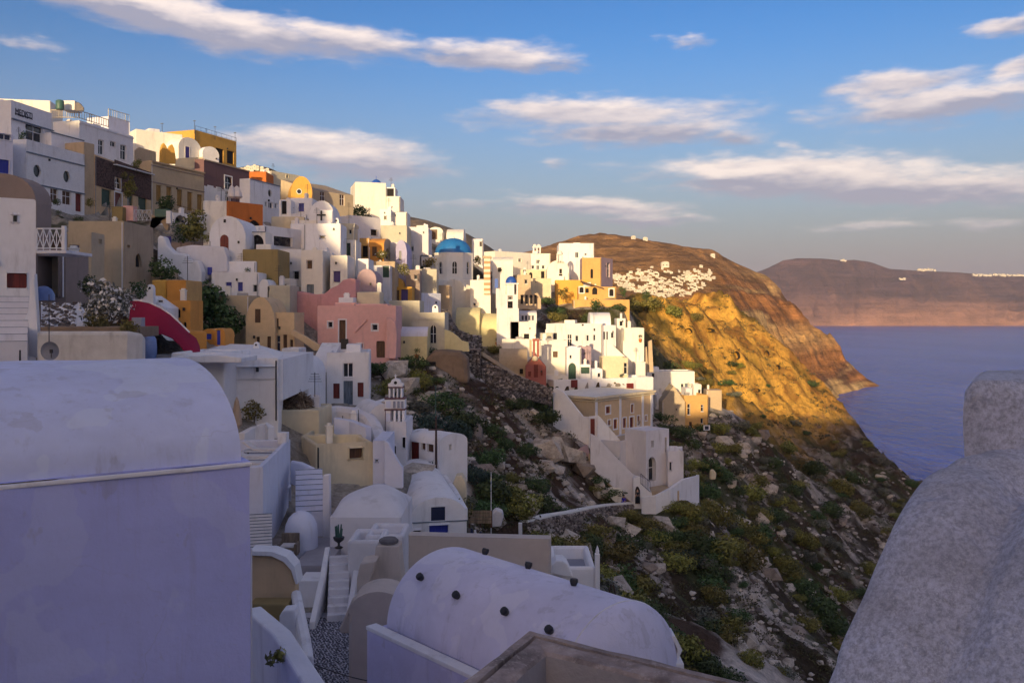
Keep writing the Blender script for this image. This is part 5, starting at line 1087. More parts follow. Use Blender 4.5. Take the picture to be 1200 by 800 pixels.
for (px, py) in ((494, 678), (537, 699), (594, 718), (646, 739), (568, 648), (618, 666), (672, 686)):
    t, th_ = nearest_on(vs, px, py, .2, VL, .25, 1.9); q = vs(t, th_); n_ = (vc * math.cos(th_) + UP * math.sin(th_)).normalized(); v = MB()
    rings = []
    a = n_.orthogonal().normalized(); b = n_.cross(a)
    for r, z in ((.05, -.02), (.075, .03), (.095, .09), (.085, .15), (.05, .16)): rings.append([q + n_ * z + (a * math.cos(w_) + b * math.sin(w_)) * r for w_ in [2 * math.pi * k / 9 for k in range(9)]])
    v.loft(rings, 0, True, True, True, sm=False); v.build('vent', 'metal', root)
# white hood at the far end of the vault
mb = MB(); q = P(776, 774, 18.9); hw = [(a * .72, b * .78) for a, b in ((0, 0), (.45, 0), (.60, .30), (.38, .68), (.08, .66), (-.02, .58))]
for dy in (0,):
    o_ = [q + Vector((x, 0, z)) for x, z in hw]; i_ = [q + Vector((.07 + x * .62, 0, .04 + z * .76)) for x, z in hw]
    n = len(o_)
    for k in range(n):
        j = (k + 1) % n; mb.face([o_[k], o_[j], i_[j], i_[k]]); mb.face([o_[k], o_[k] + Vector((0, .5, 0)), o_[j] + Vector((0, .5, 0)), o_[j]]); mb.face([i_[j], i_[j] + Vector((0, .3, 0)), i_[k] + Vector((0, .3, 0)), i_[k]])
    mb.face([p + Vector((0, .5, 0)) for p in reversed(o_)])
root = thing('chimney', 'open white chimney hood at the right end of the big barrel vault', 'chimney', q); mb.build('hood', 'white', root, fix=True)
m2 = MB(); m2.face([p + Vector((0, .29, 0)) for p in i_]); m2.build('flue', 'hole', root); m2 = MB(); m2.boxf(q + Vector((-.1, -.1, -3)), (.55, 0, 0), (0, .7, 0), UP * 2.99); m2.build('base', 'white', root, bevel=.03)
# --- tan vault, chimney and steps beside it
hs('rounded ochre vault squeezed against the big white vault', 408, 478, 693, 830, 25.5, 1.3, 'mauve_tan', 'vaultF', rise=.7, found=1, ctrl=False)
slab('wall', 'short tan wall end in front of the ochre vault', 'wall', [(398, 736), (412, 703), (420, 700), (420, 742), (398, 742)], 26.3, .3, 'mauve_tan')
def chimney(label, px0, px1, y0, y1, Y, m, cap=True, taper=.72):
    a = P((px0 + px1) / 2, y1, Y); w = (px1 - px0) / F * Y; h = (y1 - y0) / F * Y; root = thing('chimney', label, 'chimney', a)
    mb = MB(); r = [[a + Vector((sx * w / 2 * k, sy * w / 2 * k + w / 2, z)) for sx, sy in ((-1, -1), (1, -1), (1, 1), (-1, 1))] for k, z in ((1, -.6), (1, 0), (taper, h))]
    mb.loft(r, 0, True, True, True, sm=False); mb.build('stack', m, root, bevel=.04)
    if cap:
        c = MB(); c.lathe(a + Vector((0, w / 2, h)), [(w * .22, -.02), (w * .30, .03), (w * .31, .12), (w * .24, .18)], 8, sm=False); c.build('chimney_cap', 'deck_dark', root)
    return root
chimney('tapered tan chimney with a dark cap beside the white steps', 434, 472, 641, 698, 30, 'mauve_tan')
slab('wall', 'tan buttress with a sloping top left of the tapered chimney', 'wall', [(418, 708), (418, 678), (422, 660), (441, 657), (433, 682), (433, 708)], 29.4, .9, 'mauve_tan')
st = stairs('white steps with pale nosings leading down to the cobbled patio', (398, 650, 36), (396, 727, 33), .80, 8, 'white_lilac', nose='white')
wallrun('wall', 'low white wall right of the pale nosing steps', [(424, 640, 36.4), (417, 668, 35), (411, 705, 33.4), (408, 728, 32.6)], [1.6, 1.4, .9, .4], .22, 'white_lilac')
wallrun('wall', 'low white wall left of the pale nosing steps', [(384, 640, 36.4), (379, 668, 34.8), (371, 705, 33.2), (366, 728, 32.2)], [1.6, 1.5, 1.5, 1.2], .22, 'white')
# patio paved with cobbles
rg = random.Random(3); zc = CZ - 11.5; root = thing('patio', 'small cobbled patio between the white walls', 'patio', (-6.3, 29.5, zc))
mb = MB(); mb.boxf((-9.5, 24.5, zc - .5), (5.0, 0, 0), (0, 9.5, 0), (0, 0, .5)); mb.build('mortar_bed', 'mortar', root)
cv, cf, ct = [], [], []
for i in range(44):
    for j in range(74):
        x = -9.3 + i * .105 + rg.uniform(-.025, .025) + (j % 2) * .05; y = 25.0 + j * .115 + rg.uniform(-.03, .03); r = rg.uniform(.035, .05); k = len(cv); ph = rg.random() * 6
        for w_ in range(6): cv.append((x + r * math.cos(ph + w_ * 1.047), y + r * 1.05 * math.sin(ph + w_ * 1.047), zc + .004))
        for w_ in range(6): cv.append((x + r * .7 * math.cos(ph + w_ * 1.047), y + r * .7 * math.sin(ph + w_ * 1.047), zc + .028))
        for w_ in range(6): cf.append((k + w_, k + (w_ + 1) % 6, k + 6 + (w_ + 1) % 6, k + 6 + w_))
        cf.append(tuple(range(k + 6, k + 12))); ct += [rg.random() ** 2 * .6] * 12
def tinted_mesh(name, v, f, t, mat, parent=None, kind=None):
    off_ = parent.location if parent else Vector((0, 0, 0))
    me = bpy.data.meshes.new(name); me.from_pydata([(a - off_.x, b - off_.y, c - off_.z) for a, b, c in v], [], f); at = me.attributes.new('tint', 'FLOAT', 'POINT'); at.data.foreach_set('value', np.array(t, np.float32)); me.materials.append(M(mat)); me.update()
    o = bpy.data.objects.new(name, me); COL.objects.link(o)
    if parent: o.parent = parent
    if kind: o['kind'] = kind
    return o
tinted_mesh('cobbles', cv, cf, ct, 'cobble', root, 'stuff')
# left alley: beige niche, ramp walls, terrace
slab('wall', 'beige curved niche wall next to the huge vaulted house', 'wall', [(292, 760), (292, 650), (318, 651), (333, 657), (342, 668), (346, 684), (346, 760)], 27, .5, 'beige')
slab('wall', 'white rounded coping arch over the beige niche', 'wall', [(290, 655), (292, 645), (318, 646), (335, 652), (345, 664), (349, 684), (346, 684), (341, 668), (332, 658), (318, 651.5), (292, 650.5)], 26.8, .7, 'white', bev=.02)
slab('wall', 'ochre base ledge inside the beige niche', 'wall', [(292, 770), (292, 707), (338, 707), (338, 770)], 26.3, .6, 'olive')
wallrun('wall', 'white curving wall with a round top between niche and terrace', [(347, 690, 27), (352, 716, 25.6), (358, 745, 24.2), (361, 768, 23.2)], 3.0, .30, 'white', round_=True)
slab('wall', 'small white rounded wall stub below the niche', 'wall', [(327, 760), (327, 722), (331, 715), (345, 714), (350, 760)], 25.2, .5, 'white')
wallrun('wall', 'white stair wall slanting through the lower left alley', [(296, 711, 21.5), (330, 740, 19.6), (352, 775, 17.8), (378, 815, 16.4)], 3.2, .42, 'white')
tagm = leafmesh('leafy_plant', [(0, 0, .2, .18), (.12, 0, .3, .12)], 60, .07, 4, 'leaf_olive'); pl = bpy.data.objects.new('plant', tagm); COL.objects.link(pl); pl.location = P(322, 782, 18.2); tag(pl, 'sprig of green leaves growing by the slanting stair wall', 'plant')
st = stairs('steep narrow lilac steps behind the huge vaulted house', (305, 602, 36.5), (304, 648, 35.2), .95, 12, 'white_lilac', nose='slate')
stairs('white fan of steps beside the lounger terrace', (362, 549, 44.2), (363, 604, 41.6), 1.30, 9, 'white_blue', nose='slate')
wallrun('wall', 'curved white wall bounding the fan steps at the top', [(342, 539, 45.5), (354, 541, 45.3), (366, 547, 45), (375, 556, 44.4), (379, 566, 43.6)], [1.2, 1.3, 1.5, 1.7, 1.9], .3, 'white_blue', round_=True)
slab('wall', 'white pier wall at the right of the fan steps', 'wall', [(378, 650), (378, 557), (386, 556), (387, 650)], 41, .4, 'white_lilac')
dm = MB(); q = P(353, 645, 39); dm.lathe((q.x, q.y, q.z - .6), [(.72, 0), (.72, 1.4), (.68, 1.75), (.55, 2.05), (.35, 2.25), (.15, 2.33), (.0, 2.34)], 24); tag(dm.build('dome', 'white_blue', None, loc=(q.x, q.y, q.z - .6)), 'small white blue dome behind the wicker armchair', 'dome')
def box_thing(name, label, cat, px0, px1, py0, py1, Y, d, m, group=None, bev=.03):
    a = P(px0, py1, Y); mb = MB(); mb.boxf(a, ((px1 - px0) / F * Y, 0, 0), (0, d, 0), (0, 0, (py1 - py0) / F * Y)); return tag(mb.build(name, m, None, loc=a, bevel=bev), label, cat, group)
box_thing('terrace', 'lilac paved terrace with low white benches below the fan steps', 'terrace', 344, 384, 662, 760, 36.2, 4.5, 'deck')
box_thing('bench', 'white built-in bench at the near edge of the lilac terrace', 'bench', 350, 374, 680, 714, 34.6, 1.2, 'white')
# wicker armchair
q = P(338, 652, 37.6); root = thing('armchair', 'wicker armchair with a pale cushion on the small terrace', 'armchair', q)
for nm, o_, a, b, c, mt in (('seat', (-.35, -.3, .30), (.7, 0, 0), (0, .65, 0), (0, 0, .14), 'wicker'), ('backrest', (-.38, .28, .30), (.76, 0, 0), (0, .12, 0), (0, .05, .62), 'wicker'), ('armrest', (-.42, -.3, .1), (.12, 0, 0), (0, .62, 0), (0, 0, .5), 'wicker'), ('armrest', (.30, -.3, .1), (.12, 0, 0), (0, .62, 0), (0, 0, .5), 'wicker'), ('cushion', (-.28, -.28, .445), (.56, 0, 0), (0, .5, 0), (0, 0, .1), 'cloth')):
    mb = MB(); mb.boxf(q + Vector(o_), a, b, c); mb.build(nm, mt, root, bevel=.03)
for sx in (-.33, .33):
    for sy in (-.25, .3): mb = MB(); mb.tube([q + Vector((sx, sy, 0)), q + Vector((sx, sy, .32))], .03, 5); mb.build('leg', 'wicker', root)
# dark cast planter with a cactus, at the head of the steps
q = P(397, 642, 36.3); root = thing('potted_cactus', 'cactus in a dark urn at the head of the pale nosing steps', 'plant', q)
mb = MB(); mb.lathe(q, [(.14, 0), (.18, .04), (.05, .1), (.05, .22), (.2, .34), (.24, .46), (.18, .47)], 12); mb.build('urn', 'metal', root)
for k in range(7):
    a = k * 2.4; mb = MB(); b = q + Vector((.09 * math.cos(a), .09 * math.sin(a), .45)); mb.tube([b, b + Vector((.05 * math.cos(a), .05 * math.sin(a), .35 + .1 * (k % 3)))], .05, 6, r1=.03); mb.build('stem', 'leaf_olive_s' if 0 else 'verdigris', root)
# black cable across the alley
mb = MB(); c0, c1 = P(365, 777, 24), P(482, 803, 21); mb.tube([c0.lerp(c1, k / 14) - UP * (.12 * math.sin(math.pi * k / 14)) for k in range(15)], .014, 5); tag(mb.build('cable', 'metal', None, loc=c0), 'thin black cable slung across the cobbled alley', 'cable')
# --- lounger terrace furniture
zt_ = HOUSES['white terrace house with sun loungers on the roof']; ztop = zt_['zt'] - .55
def lounger(px, py, Y, rz, label, src=None):
    q = P(px, py, Y); q.z = ztop
    if src:
        r = src.copy(); COL.objects.link(r); r.location = q; r.rotation_euler = (0, 0, rz); r['label'] = label
        for ch_ in src.children: c = ch_.copy(); COL.objects.link(c); c.parent = r
        return r
    root = thing('sun_lounger', label, 'sun lounger', q, 'sun loungers on the white terrace')
    def part(nm, o_, a, b, c, mt, bv=.02): mb = MB(); mb.boxf(q + Vector(o_), a, b, c); mb.build(nm, mt, root, bevel=bv)
    part('mattress', (-.6, -.32, .34), (1.35, 0, 0), (0, .64, 0), (0, 0, .09), 'cloth'); part('backrest', (.76, -.32, .36), (.52, 0, .36), (0, .64, 0), (-.05, 0, .08), 'cloth'); part('frame', (-.62, -.35, .27), (1.9, 0, 0), (0, .7, 0), (0, 0, .06), 'frame')
    for sx in (-.55, 1.15):
        for sy in (-.3, .25): part('leg', (sx, sy, 0), (.05, 0, 0), (0, .05, 0), (0, 0, .28), 'metal', 0)
    root.rotation_euler = (0, 0, rz)
    return root
l0 = lounger(297, 536, 40.0, math.pi, 'sun lounger nearest the terrace corner')
lounger(304, 527, 41.9, math.pi + .05, 'middle one of the three sun loungers on the white terrace', l0); lounger(316, 518, 44.0, math.pi - .04, 'sun lounger furthest back beside the white wall block', l0)
box_thing('wall_block', 'small white wall block at the far corner of the lounger terrace', 'wall', 325, 336, 507, 520, 45.2, .5, 'white')
def parasol_closed(label, px, y0, y1, Y, w, m, group=None, name='closed_parasol'):
    a = P(px, y1, Y); h = (y1 - y0) / F * Y; root = thing(name, label, 'parasol', a, group)
    mb = MB(); mb.tube([a - UP * .4, a + UP * h], .03, 6); mb.build('post', 'metal', root)
    c = MB(); c.lathe(a, [(w * .25, h * .22), (w * .5, h * .32), (w * .42, h * .6), (w * .22, h * .9), (.03, h * 1.02)], 8, sm=False); c.build('canopy', m, root)
parasol_closed('folded tan parasol at the edge of the lounger terrace', 277.5, 466, 512, 46, .55, 'cloth_tan')
parasol_closed('folded white parasol on the orange house terrace, left one', 271.5, 217, 237, 106, 1.1, 'cloth', 'folded white parasols'); parasol_closed('folded white parasol on the orange house terrace, right one', 277.5, 218, 237, 106.5, 1.4, 'cloth', 'folded white parasols')
# white low walls round the lounger terrace
wallrun('wall', 'crumpled low white wall behind the loungers', [(283, 507, 48), (296, 500, 49), (312, 495, 49.5), (318, 500, 49)], 1.0, .4, 'white')
# brush heap on the cistern
rg = random.Random(5); th = HOUSES['cream cistern house heaped with brushwood']; zt2 = th['zt']; c = P(345, 480, 58); v, f, t = [], [], []
for k in range(900):
    a = rg.random() * 6.28; r = rg.random() ** .6; x = c.x + 1.25 * r * math.cos(a); y = c.y + .3 + 1.3 * r * math.sin(a); z = zt2 - .1 + 1.05 * (1 - r * r) ** .8 * rg.uniform(.55, 1.05)
    d = Vector((rg.gauss(0, 1), rg.gauss(0, 1), rg.gauss(0, .35))).normalized() * rg.uniform(.12, .3); n = d.cross(UP).normalized() * rg.uniform(.015, .05); u_ = Vector((0, 0, rg.uniform(.015, .04))); q = Vector((x, y, z)); b = len(v)
    for s in (-1, 1): v += [tuple(q + d * s - n), tuple(q + d * s + n), tuple(q + d * s + u_)]
    f += [(b, b + 1, b + 4, b + 3), (b + 1, b + 2, b + 5, b + 4), (b + 2, b, b + 3, b + 5), (b, b + 2, b + 1), (b + 3, b + 4, b + 5)]; t += [rg.random()] * 6
hp = tinted_mesh('brushwood_heap', v, f, t, 'twig'); tag(hp, 'brown heap of cut brushwood on the cream cistern', 'brushwood', None, 'stuff')
# --- bell tower of the near church
q = P(451, 505, 60.2); bt = thing('bell_tower', 'white belfry with dark trim and arched bell openings on the church roof', 'bell tower', q)
sc = 60.2 / F; w_ = 21 * sc; 
def btm(nm, x0, x1, y0, y1, d0, d1, m):
    mb = MB(); mb.boxf(P(451 + x0, y1, 60.2) + Vector((0, d0, 0)), ((x1 - x0) * sc, .12 * (x1 - x0) * sc, 0), (0, d1 - d0, 0), (0, 0, (y1 - y0) * sc)); mb.build(nm, m, bt, bevel=.02)
for (x0, x1) in ((0, 8), (10, 13), (15, 18), (20, 23)): btm('pier', x0, x1, 481, 506, 0, 1.0, 'white')
btm('panel', 1.2, 6.8, 484, 494, -.05, .02, 'white_blue')
for x in (.2, 7.0): btm('dark_trim', x, x + .8, 480, 505, -.06, -.01, 'plum')
btm('dark_trim', -.5, 23.5, 479, 481, -.06, 1.06, 'plum'); btm('dark_trim', -.5, 23.5, 466, 468, -.06, 1.06, 'plum')
btm('middle_storey', 0, 23, 468, 479, 0, 1.0, 'white')
for x in (9.5, 14.5, 19): btm('arch_panel', x, x + 2.8, 470, 478, -.035, .01, 'grey_blue')
for x in (1.2,): btm('arch_panel', x, x + 5.5, 470, 477.5, -.04, .01, 'white_blue')
for (x0, x1) in ((4, 6.2), (9, 11), (13.5, 15.2), (18, 20)): btm('pier', x0, x1, 455, 466, .1, .9, 'white')
btm('dark_trim', 3, 21, 453.6, 455, .05, .95, 'plum')
mb = MB(); gq = [(3.5, 453.4), (20.5, 453.4), (21, 450), (18, 449), (16.5, 445.2), (12, 443.6), (7.5, 445.2), (6, 449), (3, 450)]
fr = [P(451 + a, b, 60.2) + Vector((0, .2, 0)) for a, b in reversed(gq)]; bk = [p + Vector((0, .6, 0)) for p in fr]
mb.face(fr); mb.face(list(reversed(bk)))
for k in range(len(fr)): j = (k + 1) % len(fr); mb.face([fr[k], bk[k], bk[j], fr[j]])
mb.build('gable', 'white', bt, bevel=.02, fix=True)
mb = MB(); c = P(463, 448.6, 60.2) + Vector((0, .19, 0)); mb.face([c + Vector((.11 * math.cos(a), 0, .11 * math.sin(a))) for a in [6.28 * k / 14 for k in range(14)]]); mb.build('roundel', 'hole', bt)
mb = MB(); c = P(463, 443.6, 60.5) + Vector((0, .2, 0)); mb.boxf(c + Vector((-.03, 0, -.02)), (.06, 0, 0), (0, .06, 0), (0, 0, .32)); mb.boxf(c + Vector((-.11, .005, .16)), (.22, 0, 0), (0, .05, 0), (0, 0, .05)); mb.build('cross', 'white', bt)
for (x, y0) in ((14, 484), (19, 484), (12, 457)):
    mb = MB(); c = P(451 + x, y0 + 3, 60.2) + Vector((0, .5, 0)); mb.lathe(c - UP * .25, [(.16, 0), (.13, .05), (.09, .18), (.05, .26), (.0, .28)], 10); mb.build('bell', 'metal', bt)
btm('base', -1, 24, 505, 512, -.05, 1.4, 'white_lilac')
# poles near the chapel
pole('tall black utility pole with a crossbar beside the chapel', 511, 487, 541, 59, .09, 'pole', 'utility_pole', 'utility pole', ((503, 1.0),))
pole('thin green lamp post rising above the chapel roof', 510.5, 452, 492, 66, .04, 'verdigris', 'lamp_post', 'lamp post')
pole('thin grey mast in the white courtyard by the slate door house', 401.5, 487, 512, 56, .035, 'metal'); pole('thin grey pole before the curved white wall', 420, 480, 520, 57, .03, 'metal')
pole('white flagpole beside the wooden fence', 575.5, 553, 622, 54, .03, 'frame', 'flagpole', 'flagpole')
pole('black lamp post with a white cylinder lamp by the ochre house', 79, 325, 350, 66, .06, 'metal', 'lamp_post', 'lamp post', lamp=335)
pole('short black vent pipe on the roof behind the huge vault', 23.5, 410, 424, 30, .04, 'metal', 'vent_pipe', 'pipe')
# curved courtyard wall between slate door house and church
wallrun('wall', 'grey white curved wall winding towards the bell tower', [(375, 477, 60), (395, 475, 60.5), (415, 477, 60), (432, 484, 58.5), (440, 494, 57), (445, 508, 55.5), (447, 522, 54)], [1.6, 1.8, 1.9, 2.0, 2.2, 2.4, 2.4], .9, 'white_lilac', round_=True)
wallrun('wall', 'long white lane wall rising in front of the slate door house', [(412, 479, 63), (432, 473, 68), (450, 467.5, 71), (462, 464, 73)], 1.2, .5, 'white')
wallrun('wall', 'white wedge wall inside the cream parapet courtyard', [(392, 489, 55), (412, 492, 55), (432, 500, 54)], 1.6, .5, 'white_blue')
slab('wall', 'white buttress wall sweeping down beside the cream parapet', 'wall', [(450, 572), (450, 515), (456, 520), (462, 532), (468, 543), (472, 548), (472, 572)], 50.5, .4, 'white_blue')
slab('wall', 'white rounded buttress at the right end of the chapel', 'wall', [(531, 600), (531, 566), (534, 558), (541, 557), (546, 566), (546, 600)], 57, 1.2, 'cream')
wallrun('wall', 'white parapet running down beside the barrel vaulted house', [(521, 556, 60), (533, 573, 55), (545, 595, 49)], .7, .3, 'white')
# roofs of the flat house
slab('roof_canopy', 'flat white canopy slab reaching from the flat house over the vault', 'canopy', [(200, 425), (200, 418), (255, 416), (283, 419), (283, 425)], 48, 3.0, 'white')
mb = MB(); c = P(252, 420, 53); e = P(345, 424, 56); ap = [P(270, 403, 62), P(300, 404, 62)]
o4 = [P(226, 421, 52), P(326, 421, 53), P(352, 418, 64), P(250, 402, 66)]; top_ = [P(262, 402.5, 60), P(303, 404, 60)]
mb.face([o4[0], o4[1], top_[1], top_[0]]); mb.face([o4[1], o4[2], top_[1]]); mb.face([o4[2], o4[3], top_[0], top_[1]]); mb.face([o4[3], o4[0], top_[0]]); mb.face(list(reversed(o4)))
r_ = thing('roof', 'low white hipped roof behind the flat house', 'roof', o4[0]); mb.build('roof_shell', 'white', r_, fix=True)
mb = MB(); mb.boxf(o4[0] - UP * 2.5 + Vector((.4, 1, 0)), (4.6, 0, 0), (-.4, 10, 0), UP * 2.45); mb.build('wall', 'white', r_)
def cyc_chimney(label, px, y0, y1, Y, w=.5):
    a = P(px, y1, Y); h = (y1 - y0) / F * Y; root = thing('chimney', label, 'chimney', a, 'small white arched chimneys'); mb = MB()
    q = [(-w / 2, -.5), (w / 2, -.5), (w / 2 * .85, h * .7), (w / 2 * .6, h * .92), (0, h), (-w / 2 * .6, h * .92), (-w / 2 * .85, h * .7)]
    f_ = [a + Vector((x, 0, z)) for x, z in q]; b_ = [p + Vector((0, w * .8, 0)) for p in f_]; mb.face(f_); mb.face(list(reversed(b_)))
    for k in range(7): j = (k + 1) % 7; mb.face([f_[k], b_[k], b_[j], f_[j]])
    mb.build('stack', 'white', root, bevel=.02, fix=True)
    m2 = MB(); c = a + Vector((0, -.012, h * .72)); m2.face([c + Vector((w * .16 * math.cos(t), 0, w * .16 * math.sin(t))) for t in [6.28 * k / 10 for k in range(10)]]); m2.build('smoke_hole', 'hole', root)
cyc_chimney('small white chimney on the low hipped roof', 300, 400.5, 413, 58, .42)
cyc_chimney('white chimney with a dark hole right of the dark cross', 394, 255, 268, 111, .8)
cyc_chimney('white chimney on the grey cream church roof', 510, 357, 367, 98.5, .75)
cyc_chimney('pointed white chimney beside the golden block', 175.5, 333, 349, 69, .6)
cyc_chimney('white chimney on the small vault left of the fort', 700, 366, 374, 150, .8)
# big dark cross on the white block
mb = MB(); c = P(377, 263, 109.9); u_ = u21['u']
fcx = u21['f']['F']
def onface(info, px, py, out=.05):
    uu, z = info['f']['F'].hit(px, py); return info['f']['F'].at(uu, z, out)
a = onface(u21, 376.7, 247); b = onface(u21, 376.7, 258.5); mb.tube([a, b], .13, 4); a = onface(u21, 371.5, 252, .06); b = onface(u21, 381.8, 252, .06); mb.tube([a, b], .13, 4); mb.build('cross', 'metal', u21['root'])
# oculus trims, sign lettering
fc = u2['f']['F']
for txt, px0, py0, px1, py1, hgt in (('MEDISTI', 17.4, 134.2, 37, 138, .95),):
    cu = bpy.data.curves.new('sign_lettering', 'FONT'); cu.body = txt; cu.size = 1.0; cu.extrude = .02; cu.align_x = 'LEFT'
    to = bpy.data.objects.new('lettering', cu); COL.objects.link(to)
    ua, za = fc.hit(17.4, 133.2); ub, zb_ = fc.hit(37.2, 138.3)
    bpy.context.view_layer.update(); wv = to.dimensions.x or 4.0
    me_ = bpy.data.meshes.new_from_object(to.evaluated_get(bpy.context.evaluated_depsgraph_get())); bpy.data.objects.remove(to); to = bpy.data.objects.new('lettering', me_); COL.objects.link(to); me_.materials.clear(); me_.materials.append(M('letter')); p_ = fc.at(ua, za - .15, .03)
    ex = Vector((fc.d.x, fc.d.y, 0)); mt_ = Matrix((ex * ((ub - ua) / wv), Vector((0, 0, 1.25)), fc.n)).transposed().to_4x4(); mt_.translation = p_ - u2['root'].location
    to.parent = u2['root']; to.matrix_local = mt_
m2 = MB(); ua, za = fc.hit(17.4, 136.5); ub, zb_ = fc.hit(37.2, 140.5); m2.boxf(fc.at(ua, zb_ + .05, .01), fc.d * (ub - ua), fc.n * .03, UP * .16); m2.build('sign_rule', 'letter', u2['root'])
# --- balustrades and rails on the top row
railing('cream balustrade along the front of the roof terrace', [(60, 138.5, 119.6), (92, 138.5, 120.4)], 1.1, 'cream', 14, 'balustrade', .06)
railing('cream balustrade receding along the side of the roof terrace', [(93, 139, 121), (127, 149.5, 127)], 1.1, 'cream', 12, 'balustrade', .06)
railing('cream balustrade on the raised stair house', [(127, 136.5, 129), (151.5, 143.5, 133)], 1.1, 'cream', 10, 'balustrade', .05)
railing('brown balcony railing along the ochre shutter house', [(205, 247, 136.3), (238, 256, 142.6)], 1.0, 'brown', 14)
railing('thin rail along the roof of the mustard yellow house', [(229, 152, 162.5), (277, 166, 173)], .7, 'metal', 8)
for i, (px, y0, y1, Y) in enumerate(((190, 144, 153, 153), (228, 141, 153, 163), (252, 148, 160, 167), (275.5, 155, 167, 172))):
    pole(['thin roof antenna on the white vaulted back house', 'roof post at the left corner of the mustard yellow house', 'roof post on the middle of the mustard yellow house', 'roof post at the right corner of the mustard yellow house'][i], px, y0, y1, Y, .05, 'metal', 'antenna', 'antenna', ((y0 + 1, .5),))
q = P(67.5, 127.5, 117); root = thing('water_tank', 'dark green water tank on the terrace roof', 'water tank', q); mb = MB(); mb.lathe(q + Vector((0, .6, 0)), [(.5, 0), (.52, .05), (.52, 1.1), (.4, 1.25), (.1, 1.32)], 14); mb.build('drum', 'verdigris', root)
box_thing('roof_cabin', 'sunlit white roof cabin between tank and dark panel', 'cabin', 73, 87.5, 118, 129, 119, 2, 'white_warm')
slab('solar_panel', 'dark tilted solar panel on the terrace roof', 'solar panel', [(88, 130), (88, 120.5), (92, 120), (98, 126), (98, 130)], 119, .2, 'deck_dark')
# golden crest in front of the vaulted back house
slab('gable_crest', 'sunlit gold plaster crest with two pointed gables', 'wall', [(188, 192), (188.5, 176), (190, 170), (192, 167.5), (195, 171), (197, 176), (199, 171), (202, 169), (204.5, 174), (206, 184), (206, 192)], 146, .5, 'gold', Y1=148)
slab('wall', 'cream terrace wall behind the cornice of the ochre shutter house', 'wall', [(205, 196), (206, 186), (226, 184.5), (238.5, 184), (238.5, 200)], 148, .4, 'cream', Y1=150)
slab('wall', 'taupe terrace wall left of the gold crest', 'wall', [(159, 190), (159, 176), (163, 172.5), (176, 176), (183, 178), (183, 190)], 140, .4, 'sand', Y1=143)
# stone cladding panel joins and pergola plant of the stone house
fcs = u9['f']['F']
def band_on(info, px0, py0, px1, py1, m, name, out=.06, holes=()):
    fc = info['f']['F']; ua, za = fc.hit(px0, py0); ub, _ = fc.hit(px1, py0); _, zb_ = fc.hit(px0, py1); mb = MB()
    mb.boxf(fc.at(max(ua, 0), zb_, .004), fc.d * (min(ub, fc.W) - max(ua, 0)), fc.n * out, UP * (za - zb_)); return mb.build(name, m, info['root'])
band_on(u9, 111.2, 183, 134, 217, 'stone', 'stone_cladding'); band_on(u9, 142, 190, 176.8, 225, 'stone', 'stone_cladding'); band_on(u9, 134, 187, 142, 207, 'stone', 'stone_cladding')
m2 = MB(); fc = fcs; a = onface(u9, 132, 193.5, .1); b = onface(u9, 177, 205.5, .1); m2.boxf(a, b - a + UP * 0, fc.n * .5, UP * .14); m2.build('canopy_edge', 'white', u9['root'])
band_on(u13, 239.2, 217.5, 262.8, 236, 'white', 'white_band', .03); 
# arcade under the balcony of the ochre shutter house
slab('wall', 'tan arched bridge wall under the white lattice', 'wall', [(176, 270), (176, 256), (184, 257), (190, 262), (194, 270), (197, 270), (197, 252), (176, 252)], 108, .6, 'tan')
railing('white lattice balcony left of the green balcony', [(157, 259, 106), (177, 259, 107)], 1.3, 'frame', 4, cross=True)
box_thing('balcony', 'dark green balcony box beside the white lattice', 'balcony', 181, 197, 245, 254, 107, 1, 'verdigris'); box_thing('pier', 'white pier at the end of the green balcony', 'pier', 194.5, 200, 247, 262, 106.5, .5, 'white')
box_thing('pier', 'salmon pink pier below the red door of the stone house', 'pier', 144, 156, 241, 259, 108, 1.2, 'pink'); box_thing('wall', 'olive brown wall block left of the salmon pier', 'wall', 131, 143.5, 242, 260, 107, 1.2, 'olive')
# --- white balcony of the left tower
bal = thing('balcony', 'white lattice balcony hanging beside the tall white tower', 'balcony', P(42, 297, 48)); sb = MB(); a = P(42, 297, 47.6); sb.boxf(a, (35 / F * 48, 0, 0), (0, 3.0, 0), UP * .18); sb.build('slab', 'white_lilac', bal, bevel=.03)
railing('', [(43, 293, 47.8), (74, 293, 47.8)], 1.15, 'frame', 4, 'railing', .045, cross=True, parent=bal); railing('', [(74, 293, 47.8), (73, 293, 50.4)], 1.15, 'frame', 2, 'railing', .045, cross=True, parent=bal)
mb = MB(); c = P(75, 293, 47.8); mb.boxf(c + Vector((-.1, -.1, 0)), (.2, 0, 0), (0, .2, 0), UP * 1.3); mb.build('newel_post', 'white', bal, bevel=.02)
stairs('broad worn stone stairs rising to the oxblood shutter', (14, 348, 46), (8, 408, 39), 1.6, 8, 'white_lilac', nose='slate')
slab('wall', 'white sloping stair cheek wall of the tall tower', 'wall', [(12, 412), (14, 402), (32, 366), (36, 330), (40, 320), (46, 420)], 42, .3, 'white')
bd = MB(); c = P(51, 352, 52); bd.lathe(c, [(.62, 0), (.6, .35), (.45, .65), (.22, .82), (0, .86)], 18); tag(bd.build('dome', 'paint_water', None, loc=c), 'small pale blue dome beside the white tower', 'dome')
